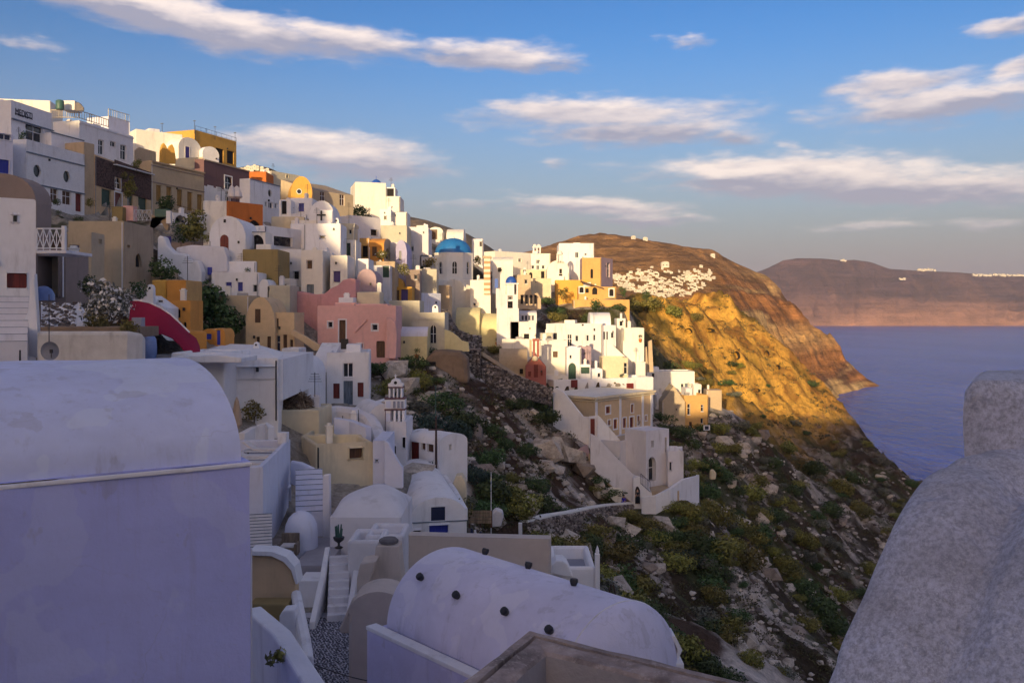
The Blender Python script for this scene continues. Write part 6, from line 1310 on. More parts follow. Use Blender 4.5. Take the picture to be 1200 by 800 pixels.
# planter wall, rubble slope, dish
wallrun('wall', 'whitewashed planter wall with grey worn patches', [(46, 388, 40), (95, 388, 40), (150, 388, 40), (162, 390, 40.5), (165, 394, 41.5)], 1.6, .4, 'patchy', round_=True)
box_thing('planting_bed', 'strip of dark soil behind the planter wall', 'soil', 47, 161, 383, 395, 41, 2.5, 'earth')
sl2 = MB(); rr = []
for i in range(13):
    r = []
    for j in range(13):
        px = 48 + 66 * i / 12; k = j / 12; p = P(px, 386 - 30 * k * (1 - max(0, (px - 92) / 22) * .8 if px > 92 else 1), 43 + 5 * k); p.z += .12 * math.sin(i * 2.3 + j * 1.7); r.append(p)
    rr.append(r)
sl2.loft(list(reversed(rr)), 0, False); root = thing('rubble_bank', 'whitewashed bank strewn with black pebbles beside the tower', 'bank', P(60, 386, 43)); sl2.build('bank', 'white', root)
v, f, t = [], [], []; rg = random.Random(9)
def addstone(v, f, t, c, r, rg, tint, flat_=.6):
    b = len(v); ph = rg.random() * 6
    for z, k, n in ((-.5, .8, 5), (.15, 1, 5), (.7, .6, 5)):
        for q in range(n): a = ph + q * 2 * math.pi / n; s = r * k * rg.uniform(.75, 1.2); v.append((c[0] + s * math.cos(a), c[1] + s * math.sin(a), c[2] + z * r * flat_ * rg.uniform(.8, 1.2))); t.append(tint)
    for l in (0, 5):
        for q in range(5): f.append((b + l + q, b + l + (q + 1) % 5, b + l + 5 + (q + 1) % 5, b + l + 5 + q))
    f.append(tuple(b + 10 + q for q in range(5)))
for k in range(170):
    px = rg.uniform(50, 88); kk = rg.random(); p = P(px, 386 - 30 * kk, 43 + 5 * kk); addstone(v, f, t, (p.x, p.y, p.z + .05), rg.uniform(.05, .17), rg, rg.random() * .25)
tinted_mesh('pebbles', v, f, t, 'rubble', root, 'stuff')
q = P(60, 411, 34); root = thing('satellite_dish', 'grey satellite dish on a mast at the roof edge', 'satellite dish', q); mb = MB()
rings = []
for r, dd in ((.36, -.10), (.28, -.05), (.18, -.02), (.0, 0)): rings.append([q + Vector((r * math.cos(a), dd, r * math.sin(a))) for a in [6.28 * k / 20 for k in range(20)]])
mb.loft(rings, 0); mb.build('reflector', 'dish', root); mb = MB(); mb.tube([q + Vector((0, .05, -.8)), q + Vector((-.12, .05, .1))], .03, 6); mb.build('bracket', 'metal', root); mb = MB(); mb.tube([q + Vector((0, .0, -.3)), q + Vector((.16, -.3, 0))], .015, 5); mb.box(q + Vector((.17, -.32, .0)), .09, .09, .14); mb.build('receiver', 'metal', root)
pole('thin dark mast above the satellite dish', 57.5, 345, 402, 34.5, .02, 'metal', 'mast', 'mast')
# --- magenta vault
root = thing('vaulted_roof', 'magenta painted vault roof sweeping down to the right', 'roof', P(190, 415, 55))
tp = [(153, 352), (162, 352.5), (175, 355), (188, 361), (200, 369), (212, 380), (222, 390), (230, 396), (234, 405), (235.5, 418)]
fr_ = [P(a, b, 54) for a, b in tp]; md_ = [P(a - 2, b + 6 + .0 * a, 51) for a, b in tp]; bk_ = [p + Vector((-1.15, 2.6, .0)) for p in fr_]
lo_ = [(154, 420), (164, 400), (176, 392), (190, 391), (202, 396), (212, 405), (217, 412), (221, 416), (226, 418), (235.5, 420)]
mb = MB(); mb.loft([bk_, fr_], 0, False)
lf = [P(a, b, 52.6) for a, b in lo_]
mb.loft([fr_, [x.lerp(y, .5) + Vector((0, -.35, .1)) for x, y in zip(fr_, lf)], lf], 0, False)
mb.face([P(153, 352, 54), P(153, 420, 54), bk_[0] - UP * 3, bk_[0]]); mb.build('roof_shell', 'magenta', root)
mb = MB(); mb.tube([p + Vector((0, -.02, .02)) for p in lf], .05, 6); mb.build('roof_rib', 'magenta', root); mb = MB(); mb.tube([p + UP * .03 for p in fr_[:7]], .06, 6); mb.build('roof_edge', 'white', root)
mb = MB(); a = P(172, 422, 52.3); mb.boxf(a, (62 / F * 52.3, 0, 0), (0, 2, 0), UP * .28); mb.build('plinth', 'grey', root)
bl = MB(); c = P(176, 421, 51); bl.lathe(c, [(.3, 0), (.36, .3), (.37, .7), (.33, 1.15), (.24, 1.32), (.0, 1.36)], 16); tag(bl.build('barrel', 'paint_water', None, loc=c), 'pale blue barrel under the magenta vault', 'barrel')
box_thing('wall', 'pale blue end wall left of the magenta vault', 'wall', 154, 166, 372, 425, 50.5, .5, 'grey_blue')
wallrun('wall', 'orange coping wall curving from the magenta roof to the tiny vaults', [(219, 386, 57), (230, 387, 57.5), (240, 388, 58)], 1.4, .5, 'orange', round_=True)
# --- pink house extras: the tall curved pink wall
slab('wall', 'tall pale pink wall with a scalloped top rising behind the pink house', 'wall', [(334, 418), (333, 348), (336, 342), (350, 341), (368, 345), (380, 344), (387, 338), (396, 334), (402, 328), (410, 326), (417, 327), (418, 418)], 95, 2.4, 'pink_pale', bev=.12)
slab('wall', 'cream stair parapet slanting between tan house and pink wall', 'wall', [(340, 392), (342, 386), (356, 393), (374, 404), (376, 411), (368, 411), (355, 401)], 84, .6, 'beige')
slab('wall', 'pink pier wall at the right end of the pink house', 'wall', [(452, 420), (453, 372), (458, 373), (463, 378), (465, 390), (464, 420)], 89, .8, 'pink')
mb = MB(); a = onface(pk, 415.5, 389, .02); b = onface(pk, 430, 374, .02); mb.tube([a, b], .16, 6); mb.build('stair_rail_wall', 'pink', pk['root'])
box_thing('gate', 'dark iron half gate before the pink house door', 'gate', 399, 408, 397, 409, 89.2, .15, 'metal')
# curved base wall of grey cream church
slab('wall', 'pale yellow wall curving down from the grey cream church', 'wall', [(520, 412), (521, 386), (528, 388), (536, 394), (541, 399), (549, 401), (550, 412)], 97, .6, 'pale_yellow')
slab('cave_wall', 'bare earth bank with a dark cave mouth under the church', 'bank', [(498, 450), (499, 420), (508, 411), (522, 410), (540, 412), (548, 420), (550, 450)], 93, 3.0, 'earth', bev=.5)
box_thing('cave_mouth', 'dark little cave mouth in the earth bank', 'cave', 500, 510.5, 424, 434, 92.8, .3, 'hole'); box_thing('pier', 'thin white pier left of the cave mouth', 'pier', 493, 497, 424, 434, 92.6, .3, 'white')
# --- church dome, drum and tower
cI = ch; q = P(530, 326, 153.5); cr = q + Vector((0, 0, 0)); root = ch['root']; s = 153.5 / F
n8 = 8; R8 = 24.5 * s; ang0 = R(22.5) + R(8)
mb = MB(); zt8 = Zp(295.5, 150.5); zb8 = Zp(331, 150.5)
ring = [Vector((cr.x + R8 * math.cos(ang0 + k * R(45)), cr.y + 2.5 + R8 * math.sin(ang0 + k * R(45)), 0)) for k in range(8)]
for k in range(8):
    a, b = ring[k], ring[(k + 1) % 8]; d = (b - a); L_ = d.length; fcx = Face((a.x, a.y), d / L_, L_)
    if fcx.n.dot(Vector((a.x - cr.x, a.y - cr.y - 2.5, 0))) < 0: fcx = Face((b.x, b.y), -d / L_, L_)
    h_ = [('a', L_ * .36, L_ * .64, zb8 + 1.6, zb8 + 3.7)]; wall_with_holes(mb, fcx, zb8 - 1, zt8, h_, .3); opening(root, fcx, 'akw', h_[0], .3)
mb.build('drum', 'white_warm', root, bevel=.03)
mb = MB(); mb.lathe((cr.x, cr.y + 2.5, zt8), [(R8 * 1.02, -.05), (R8 * 1.02, .12), (R8 * .95, .14)], 8, a0=ang0, a1=ang0 + 2 * math.pi, sm=False); mb.build('cornice', 'white_warm', root)
mb = MB(); RD = 21.8 * s; HD = 18.5 * s; mb.lathe((cr.x, cr.y + 2.5, zt8 + .1), [(RD * math.cos(t), HD * math.sin(t)) for t in [math.pi / 2 * k / 14 for k in range(15)]], 40); mb.build('dome', 'dome', root)
mb = MB(); c = Vector((cr.x, cr.y + 2.5, zt8 + HD)); mb.lathe(c, [(.35, 0), (.3, .25), (.12, .4), (0, .45)], 10); mb.tube([c + UP * .3, c + UP * 1.3], .05, 5); mb.tube([c + UP * .95 - Vector((.3, 0, 0)), c + UP * .95 + Vector((.3, 0, 0))], .05, 5); mb.build('cross', 'white_warm', root)
for k in range(5):
    mb = MB(); a = ang0 + R(45) * k
slab('buttress', 'sunlit white buttress curve below the blue dome', 'buttress', [(512, 400), (513, 345), (520, 332), (530, 326), (541, 330), (549, 342), (553, 356), (556, 372), (556, 400)], 146.5, 2.5, 'white_warm', bev=.1)
slab('wall', 'white wedge wall descending right from the blue domed church', 'wall', [(545, 400), (546, 333), (553, 336), (562, 340), (575, 344), (575, 400)], 145.6, 1.5, 'white_warm')
tw = thing('tower', 'brick banded pillar tower at the corner of the church wall', 'tower', P(567, 345, 142.6)); mb = MB(); a = P(567, 345, 142.6); mb.boxf(a, (7.5 / F * 142.6, 0, 0), (0, 1.6, 0), UP * (44 / F * 142.6)); mb.build('shaft', 'stripes', tw); mb = MB(); mb.boxf(P(565.8, 302.5, 142.4), (10 / F * 142.6, 0, 0), (0, 1.9, 0), UP * .35); mb.build('tower_cap', 'sand', tw, bevel=.03)
# small cobalt domed belfry
q = P(598.5, 405, 137); tw = thing('bell_tower', 'slim grey belfry with a small cobalt blue dome', 'bell tower', q); s = 137 / F
def tb_(nm, x0, x1, y0, y1, d0, d1, m, bv=.02): mb = MB(); mb.boxf(P(x0, y1, 137) + Vector((0, d0, 0)), ((x1 - x0) * s, 0, 0), (0, d1 - d0, 0), UP * ((y1 - y0) * s)); mb.build(nm, m, tw, bevel=bv)
tb_('shaft', 582, 608, 361, 408, 0, 3, 'white_lilac'); tb_('upper_wall', 581, 591, 338, 361, .2, 2.6, 'white_lilac')
for x in (590.5, 594.5, 601, 605.3): tb_('column', x, x + 1.6, 333, 345, .2, .45, 'white')
for x in (590.5, 605.3): tb_('column', x, x + 1.6, 333, 345, 2.0, 2.25, 'white')
tb_('cornice', 589.8, 608, 331.6, 333, .0, 2.5, 'white'); tb_('belfry_wall', 590.5, 594.8, 345, 361, .2, 2.3, 'white_lilac'); tb_('belfry_wall', 600.8, 607, 345, 361, .2, 2.3, 'white_lilac'); tb_('belfry_wall', 594.8, 600.8, 350.5, 353, .2, 2.3, 'white_lilac'); tb_('belfry_wall', 594.8, 600.8, 345, 346.4, .2, 2.3, 'white_lilac')
for y in (348, 356):
    mb = MB(); mb.lathe(P(597.8, y + 1.5, 137) + Vector((0, .8, -.2)), [(.26, 0), (.2, .1), (.14, .32), (0, .42)], 10); mb.build('bell', 'metal', tw)
tb_('trim_post', 593.6, 594.8, 346, 398, -.15, 0, 'white', 0)
mb = MB(); c = P(598.8, 331.7, 137) + Vector((0, 1.2, 0)); rd = 6.6 * s; mb.lathe(c, [(rd * math.cos(t), rd * 1.3 * math.sin(t)) for t in [math.pi / 2 * k / 9 for k in range(10)]], 22); mb.build('dome', 'cobalt', tw); mb = MB(); mb.lathe(c + UP * rd * 1.28, [(.12, 0), (.16, .15), (0, .3)], 8); mb.tube([c + UP * rd * 1.4, c + UP * (rd * 1.4 + .7)], .04, 4); mb.build('finial', 'white', tw)
tb_('blue_shutter', 579.5, 583.5, 326, 337, 1.5, 1.7, 'cobalt', 0)
slab('wall', 'ochre arcaded ruin wall right of the cobalt belfry', 'wall', [(607, 362), (607, 336), (622, 337), (623, 345), (630, 343), (634, 350), (634, 362)], 150, 1.2, 'sand')
for i, x in enumerate((610, 615.5, 621, 626)): box_thing('arch_opening', 'dark arch in the ochre ruin wall', 'opening', x, x + 3, 345.5, 356, 149.9, .2, 'hole', 'dark arches in the ochre ruin wall')
# double belfry on ridge
q = P(630, 297, 212); tw = thing('belfry', 'small white double arched belfry on the ridge', 'belfry', q); s = 212 / F
for x in (624.5, 628.6, 632.2): mb = MB(); mb.boxf(P(x, 297, 211.5), (1.4 * s, 0, 0), (0, .8, 0), UP * (7 * s)); mb.build('pier', 'white', tw)
mb = MB(); mb.boxf(P(624, 290.2, 211.4), (10.2 * s, 0, 0), (0, 1.0, 0), UP * (1.6 * s)); mb.lathe(P(626.8, 288.7, 211.9), [(.5, 0), (.4, .35), (.1, .55), (0, .56)], 8); mb.lathe(P(631.5, 288.7, 211.9), [(.5, 0), (.4, .35), (.1, .55), (0, .56)], 8); mb.build('arch_cap', 'white_warm', tw)
q = P(656, 306, 195); tw = thing('bell_gable', 'tiny white bell gable on the rounded chapel', 'belfry', q); s = 195 / F
for x in (652.3, 655.2, 658.2): mb = MB(); mb.boxf(P(x, 307, 195), (1.3 * s, 0, 0), (0, .7, 0), UP * (9 * s)); mb.build('pier', 'white_warm', tw)
mb = MB(); mb.lathe(P(656, 298.3, 195) + Vector((0, .35, 0)), [(.75, 0), (.6, .5), (.25, .9), (0, .95)], 8); mb.build('arch_cap', 'white_warm', tw)
# red chapel belfry
q = P(628, 416, 124); tw = thing('belfry', 'slender orange and red belfry on the small red chapel', 'belfry', q); s = 124 / F
for x, m_ in ((620.5, 'sand'), (624.5, 'redwall'), (629.2, 'redwall')): mb = MB(); mb.boxf(P(x, 418, 124.3), (2.6 * s, 0, 0), (0, .6, 0), UP * ((19 if m_ == 'redwall' else 20) * s)); mb.build('pier', m_, tw)
mb = MB(); mb.boxf(P(624, 399.4, 124.2), (8.4 * s, 0, 0), (0, .8, 0), UP * .3); mb.build('pier_cap', 'redwall', tw); mb = MB(); c = P(628, 398, 124.6); mb.tube([c - UP * .2, c + UP * .9], .05, 5); mb.tube([c + UP * .6 - Vector((.25, 0, 0)), c + UP * .6 + Vector((.25, 0, 0))], .05, 5); mb.build('cross', 'metal', tw)
mb = MB(); c = P(627, 420, 123.9); mb.lathe(c, [(.35, -.3), (.45, 0), (.3, .3), (0, .4)], 10); mb.build('medallion', 'cream', tw)
rd_ = MB(); c = P(596, 382, 138); rd_.lathe(c + Vector((0, 1, 0)), [(.85, 0), (.82, .5), (.6, 1.0), (.3, 1.3), (0, 1.4)], 16); tag(rd_.build('dome', 'redwall', None, loc=c), 'little red dome left of the white block house', 'dome')
box_thing('tunnel_front', 'lilac arched front below the little red dome', 'wall', 591, 601, 382, 394, 137.5, 1.0, 'white_lilac')
# rock piers at the right of the white terrace
for i, (x0, x1, y0) in enumerate(((755, 758, 408), (760, 764, 400))): slab('buttress', ['thin pale stone buttress under the sunlit terrace', 'taller pale stone buttress under the sunlit terrace'][i], 'buttress', [(x0, 436), (x0, y0), (x1, y0 - 2), (x1 + 2, 436)], 145, .8, 'sand')
slab('wall', 'sunlit white stair parapet slanting beside the slit window house', 'wall', [(711, 420), (711, 399), (716, 402), (734, 419), (734, 424), (716, 424)], 136, .5, 'white_warm')
slab('wall', 'small sunlit buttress slope under the white terrace', 'wall', [(729, 416), (729, 398), (734, 399), (742, 406), (743, 416)], 144, .6, 'white_warm')
# --- curved terrace awning of the fort
mb = MB(); a = P(681, 330, 187.5); b = P(708, 339, 187.5); mb.boxf(a, b - a, (0, 2.5, 0), UP * .25); tag(mb.build('awning', 'brown', None, loc=a), 'dark sloping awning over the fort loggias', 'awning')
# --- blue caps on the skyline house
mb = MB(); c = P(439, 213.5, 168); mb.lathe(c + Vector((0, 2, 0)), [(.95, 0), (.8, .4), (.45, .7), (0, .85)], 14); mb.tube([c + Vector((0, 2, .8)), c + Vector((0, 2, 1.5))], .06, 4); tag(mb.build('dome', 'cobalt', None, loc=c), 'small dark blue dome peeking over the skyline house', 'dome')
# --- white steps and walls around (190..250, 270..340)
slab('wall', 'lumpy white stepped wall running down left of the arched oxblood door', 'wall', [(184, 330), (184, 278), (187, 276), (192, 277), (196, 288), (204, 296), (216, 297), (222, 305), (232, 305), (236, 318), (236, 332)], 92, 1.4, 'white', bev=.2)
slab('wall', 'lilac white wall with a stepped top beside the bougainvillea stairs', 'wall', [(205, 330), (206, 290), (224, 287), (262, 289), (266, 300), (266, 318), (246, 322), (240, 332)], 94, 1.4, 'white_lilac', bev=.15)
box_thing('shutter', 'indigo blue shutter between the lumpy white walls', 'shutter', 194, 200, 277, 288, 93.5, .2, 'purple'); box_thing('door', 'small blue doorway low in the lilac white wall', 'door', 243, 248, 313, 322, 93.8, .2, 'blue')
# --- beige mansion
A = P(697, 467, 112); Bm = P(764.5, 459, 122); u_ = (Bm - A); u_.z = 0; L_ = u_.length; u_.normalize(); iv = Vector((-u_.y, u_.x, 0))
zr = A.z; zg = Zp(515, 112)
for q_ in (A, Bm, A + iv * 9, Bm + iv * 9): FOOTX.append((q_.x, q_.y))
root = thing('mansion', 'beige two storey mansion with white pilasters and oxblood doors', 'mansion', (A.x, A.y, zg)); D_ = 9.0
mansion = root; fcm = {'F': Face(A, u_, L_), 'R': Face(A + u_ * L_, iv, D_), 'K': Face(A + u_ * L_ + iv * D_, -u_, L_), 'L': Face(A + iv * D_, -iv, D_)}
ops = [('rrt', 710, 476, 715, 484), ('rrt', 739.3, 473.5, 742.3, 483), ('rrt', 712.5, 492, 715.5, 498), ('rrt', 719, 491, 723.2, 502), ('rrt', 730, 489.5, 733.6, 501), ('rrt', 738, 488.5, 742.4, 508), ('rrt', 746.8, 487, 749.6, 498), ('rrt', 756, 486.5, 758, 492.5)]
hl = []; mb = MB()
for c in ops:
    ua, _ = fcm['F'].hit(c[1], c[2]); ub, _ = fcm['F'].hit(c[3], c[2]); _, z1 = fcm['F'].hit((c[1] + c[3]) / 2, c[2]); _, z0 = fcm['F'].hit((c[1] + c[3]) / 2, c[4]); hl.append(('r', ua, ub, z0, z1))
for k, fc in fcm.items(): wall_with_holes(mb, fc, zg - 4, zr, hl if k == 'F' else [], .2, 1 if k == 'L' else 0)
mb.build('wall', ['beige', 'ochre_light'], root, bevel=.05)
for c, h_ in zip(ops, hl): opening(root, fcm['F'], c[0], h_, .2)
for px in (698.5, 726.5, 752.8, 763):
    ua, _ = fcm['F'].hit(px, 480); mb = MB(); mb.boxf(fcm['F'].at(min(max(ua - .22, 0), L_ - .45), zg - .5, .004), fcm['F'].d * .45, fcm['F'].n * .09, UP * (zr - zg + .45)); mb.build('pilaster', 'white', root, bevel=.01)
for z_, h_, o_ in ((.0, .30, .38), (-.30, .16, .2)):
    for k in 'FLR':
        fc = fcm[k]; mb = MB(); mb.boxf(fc.at(-.3 if k == 'F' else 0, zr + z_ - .1, .005), fc.d * (fc.W + (.6 if k == 'F' else 0)), fc.n * o_, UP * h_); mb.build('cornice', 'cream', root, bevel=.01)
mb = MB(); mb.boxf(A + UP * .02, u_ * L_, iv * D_, UP * .12); mb.build('roof', 'white_warm', root)
CTRL_note = None
# white upper terrace behind the mansion with two red roof doors
for px0, px1, py0, py1, lb in ((669, 676, 445, 453.5, 'oxblood roof door at the left of the white roof terrace'), (734, 741.5, 449, 459.5, 'oxblood roof door at the right of the white roof terrace')): 
    fq = up_['f']['F']; ua, za = fq.hit(px0, py0); ub, zb_ = fq.hit(px1, py1); mb = MB(); mb.boxf(fq.at(ua, zb_, .004), fq.d * (ub - ua), fq.n * .25, UP * (za - zb_)); mb.build('roof_door', 'red', up_['root'], bevel=.02)
slab('wall', 'big white side wall with a slanting parapet left of the mansion', 'wall', [(648, 500), (648, 456), (652, 454), (660, 459), (683, 488), (692, 489), (692, 524), (676, 514), (660, 506)], 111, .4, 'white', Y1=109)
sd = slab('wall', 'white wall panel holding an oxblood door left of the mansion', 'wall', [(690, 526), (690, 488), (700, 487), (700, 526)], 108.6, .35, 'white'); box_thing('door', 'tall oxblood door in the white wall left of the mansion', 'door', 692, 697, 490.5, 510, 108.5, .1, 'red')
slab('wall', 'white stair parapet descending steeply in front of the mansion', 'wall', [(700, 545), (700, 486), (704, 489), (728, 517), (728, 545)], 107.6, .35, 'white')
slab('wall', 'white diagonal stair wall running down to the lane', 'wall', [(692, 548), (692, 508), (698, 511), (742, 556), (750, 560), (750, 592), (744, 592)], 103, .5, 'white_lilac')
slab('wall', 'white gatehouse wall with a dark arched gate at the lane', 'wall', [(742, 596), (742, 560), (747, 558), (757, 562), (764, 578), (764, 596)], 101.8, .6, 'white')
gm = slab('gate', 'dark arched gate opening onto the lane', 'gate', [(744.5, 590), (744.5, 574), (746, 570), (748, 570), (750, 574), (750, 590)], 101.7, .1, 'hole', bev=0)
wallrun('wall', 'white outer terrace wall above the scrub slope', [(752, 582, 101), (768, 580, 100.5), (784, 572, 101.5), (800, 561, 104), (817, 557, 107), (817.5, 556, 110)], [3.2, 3.4, 3.6, 4.0, 4.2, 4.0], .4, 'white')
box_thing('terrace', 'brown paved forecourt inside the outer terrace wall', 'terrace', 760, 796, 575, 600, 102.6, 3.5, 'sand'); railing('blue iron gate rail by the arched doorway', [(751, 567, 101.5), (762, 577, 101)], 1.2, 'navy', 6)
slab('wall', 'tan lower stair cheek below the white diagonal wall', 'wall', [(690, 578), (690, 531), (700, 538), (735, 575), (742, 592), (728, 592), (712, 584)], 103.6, .5, 'sand')
slab('wall', 'pale lane wall left of the diagonal stairs', 'wall', [(706, 592), (706, 575), (716, 571), (729, 572), (730, 592)], 102.2, .5, 'white_warm'); slab('wall', 'mauve lane wall with a white curved edge', 'wall', [(667, 552), (668, 540), (676, 527), (688, 521), (691, 530), (690, 560)], 104.5, .5, 'mauve')
for i, (px, py) in enumerate(((788, 525), (794, 524), (798, 530))):
    q = P(px, py + 6, 106.5); q.z = Zp(528, 105) - .7; r_ = thing('chair', ['white chair on the roof terrace, left one', 'white chair on the roof terrace, middle one', 'white chair on the roof terrace, right one'][i], 'chair', q, 'chairs on the small roof terrace')
    for nm, o_, a, b, c in (('seat', (-.22, -.22, .42), (.44, 0, 0), (0, .44, 0), UP * .05), ('backrest', (-.22, .19, .47), (.44, 0, 0), (0, .04, 0), UP * .5)): mb = MB(); mb.boxf(q + Vector(o_), a, b, c); mb.build(nm, 'frame', r_)
    for sx in (-.2, .17):
        for sy in (-.2, .17): mb = MB(); mb.boxf(q + Vector((sx, sy, 0)), (.03, 0, 0), (0, .03, 0), UP * .42); mb.build('leg', 'frame', r_)

# --- small things on the houses: chimneys, pipes, aerials, stair heads, lamps (parts of their house)
rg = random.Random(77)
for lab, h in HOUSES.items():
    f_ = h['f']['F']; Yh = (h['ys'][0] + h['ys'][1]) / 2
    if Yh < 45 or h['W'] < 1.4 or 'church' in lab or 'mansion' in lab: continue
    Wd, dd, zt, zb, root = h['W'], h['d'], h['zt'], h['zb'], h['root']; H = zt - zb; lip = zt - .4
    def at_(u, v, z): return h['top'][0] + h['u'] * u + h['i'] * v + UP * (z - h['top'][0].z)
    mk = rg.choice(('white', 'white_warm', 'white_lilac'))
    flat_ = h['top'][0].z > zt - .01
    if flat_ and dd > 2 and rg.random() < .6:
        w = rg.uniform(.35, .6); hh = rg.uniform(.7, 1.3); mb = MB(); u = rg.uniform(.15, .85) * Wd; v = rg.uniform(.5, .85) * dd; mb.boxf(at_(u - w / 2, v, lip), h['u'] * w, h['i'] * w, UP * hh); mb.boxf(at_(u - w / 2 - .05, v - .05, lip + hh), h['u'] * (w + .1), h['i'] * (w + .1), UP * .08); mb.boxf(at_(u - w / 2 + .06, v + .06, lip + hh + .08), h['u'] * (w - .12), h['i'] * (w - .12), UP * .14); mb.build('chimney', mk, root, bevel=.02)
    if flat_ and dd > 3.5 and Wd > 3.5 and rg.random() < .4:
        mb = MB(); w = rg.uniform(1.1, 1.9); u = rg.uniform(.1, .5) * Wd; mb.boxf(at_(u, dd * .55, lip), h['u'] * w, h['i'] * (dd * .4), UP * rg.uniform(.8, 1.5)); mb.build('stair_head', mk, root, bevel=.05)
    if rg.random() < .45:
        mb = MB(); u = rg.choice((.12, Wd - .12)); e = h['top'][0].z; mb.tube([f_.at(u, e - .15, .07), f_.at(u, zb + .1, .07)], .045, 5); mb.build('drainpipe', rg.choice(('metal', 'grey', 'white')), root)
    if rg.random() < .5 and H > 2.6:
        mb = MB(); u = rg.uniform(.2, .8) * Wd; z = zb + rg.uniform(.55, .85) * (h['top'][0].z - zb); mb.boxf(f_.at(u, z, .003), f_.d * .16, f_.n * .18, UP * .26); mb.build('wall_lamp', 'metal', root)
    if flat_ and rg.random() < .3:
        mb = MB(); u = rg.uniform(.2, .8) * Wd; a = at_(u, dd * .6, lip); mb.tube([a, a + UP * 2.6], .03, 4)
        for k in range(4): mb.tube([a + UP * (2.0 + .16 * k) - h['u'] * (.45 - .06 * k), a + UP * (2.0 + .16 * k) + h['u'] * (.45 - .06 * k)], .018, 4)
        mb.build('aerial', 'metal', root)
    if flat_ and dd > 2 and Wd > 3 and rg.random() < .25:
        mb = MB(); a = at_(rg.uniform(.3, .7) * Wd, dd * .5, lip + .45); mb.tube([a - h['u'] * .5, a + h['u'] * .5], .24, 10); mb.boxf(a - h['u'] * .45 - UP * .5 - h['i'] * .1, h['u'] * .1, h['i'] * .2, UP * .4); mb.boxf(a + h['u'] * .35 - UP * .5 - h['i'] * .1, h['u'] * .1, h['i'] * .2, UP * .4); mb.build('water_heater', 'grey', root)

# ================================================================== PATHS, DRY STONE WALLS, PLANTS, ROCKS, PEOPLE
def stonewall(label, pts, h, t=.6, cap=None, seed=1, size=.42, name='stone_wall', body='stone_grey'):
    p = [P(*a) for a in pts]; rgs = random.Random(seed); root = thing(name, label, 'stone wall', p[0] - UP * (h[0] if isinstance(h, list) else h))
    hs_ = h if isinstance(h, list) else [h] * len(p); rings = []; mb = MB(); nn = []
    for i, a in enumerate(p):
        d = (p[min(i + 1, len(p) - 1)] - p[max(i - 1, 0)]); d.z = 0; d.normalize(); n = Vector((d.y, -d.x, 0)); nn.append(n); b = a - UP * (hs_[i] + 1.0)
        rings.append([b + n * t / 2, a + n * t / 2, a - n * t / 2, b - n * t / 2])
    mb.loft(rings, 0, True, True, True, sm=False); mb.build('core', body, root, fix=True)
    v, f, tt = [], [], []
    for i in range(len(p) - 1):
        L = (p[i + 1] - p[i]).length; k = max(1, int(L / size))
        for q in range(k):
            s = (q + .5) / k; a = p[i].lerp(p[i + 1], s); n = nn[i].lerp(nn[i + 1], s); hh = hs_[i] + (hs_[i + 1] - hs_[i]) * s; z = 0
            while z < hh:
                r = size * rgs.uniform(.36, .62); c = a + n * (t / 2 + .02) + (p[i + 1] - p[i]).normalized() * rgs.uniform(-.4, .4) * size - UP * (z + r * .5)
                addstone(v, f, tt, c, r, rgs, rgs.random() ** 1.3, .75); z += r * 1.15
    tinted_mesh('stones', v, f, tt, 'stones', root, 'stuff')
    if cap:
        c = MB(); rr = []
        for i, a in enumerate(p): n = nn[i] * (t / 2 + .06); rr.append([a + n + UP * .004, a + n + UP * .16, a - n + UP * .16, a - n + UP * .004])
        c.loft(rr, 0, True, True, True, sm=False); c.build('coping', cap, root, bevel=.03, fix=True)
    return root
stonewall('long dry stone wall with a white coping beside the lane', [(612, 612, 62), (640, 605, 69), (665, 601, 76), (690, 595.5, 86), (712, 592, 95), (745, 589.5, 104), (775, 594, 104), (790, 600, 103)], [1.2, 1.6, 2.0, 2.2, 2.0, 2.4, 2.4, 1.6], .7, 'white_warm', 2)
stonewall('tall rubble stone pillar below the grey cream church', [(541, 410, 101), (563, 410, 101)], 3.6, 1.6, 'taupe', 3, .36, 'stone_pillar')
stonewall('brown dry stone wall falling from the stone pillar', [(563, 420, 102), (580, 429, 103), (600, 438, 105), (622, 446, 108), (645, 455, 110)], [2.8, 2.4, 1.8, 1.4, 1.2], .6, None, 4)
wallrun('path_kerb', 'pale smooth path edge slanting from the stone pillar to the red chapel', [(560, 412, 104), (578, 424, 106), (598, 437, 110), (618, 447, 116)], .5, 1.6, 'sand', cat='path')
stonewall('ruined brown stone wall below the cream vaults', [(522, 362, 118), (527, 375, 114), (535, 386, 111), (548, 392, 112), (560, 393, 116)], [1.5, 2.5, 3, 2.6, 2.0], .8, None, 5, .5)
stonewall('low stone wall above the rubble field', [(575, 600, 64), (590, 597, 68), (612, 592, 72)], .9, .6, None, 6, .3)
# lane
lane = MB(); lp = [(590, 640, 55, 2.2), (596, 622, 61, 2.4), (625, 607, 69, 1.8), (660, 600, 79, 1.6), (700, 593.5, 95, 2.0), (745, 593, 105.5, 2.4), (790, 603, 106, 2.2), (812, 596, 109, 1.6)]
rr = []
for i, a in enumerate(lp):
    q = P(*a[:3]); q0 = P(*lp[max(i - 1, 0)][:3]); q1 = P(*lp[min(i + 1, len(lp) - 1)][:3]); d = q1 - q0; d.z = 0; d.normalize(); n = Vector((-d.y, d.x, 0)); rr.append([q - n * .2 - UP * .25, q + n * a[3] - UP * .25])
lane.loft(rr, 0, False, sm=False); o = lane.build('lane', 'asphalt'); o['kind'] = 'structure'
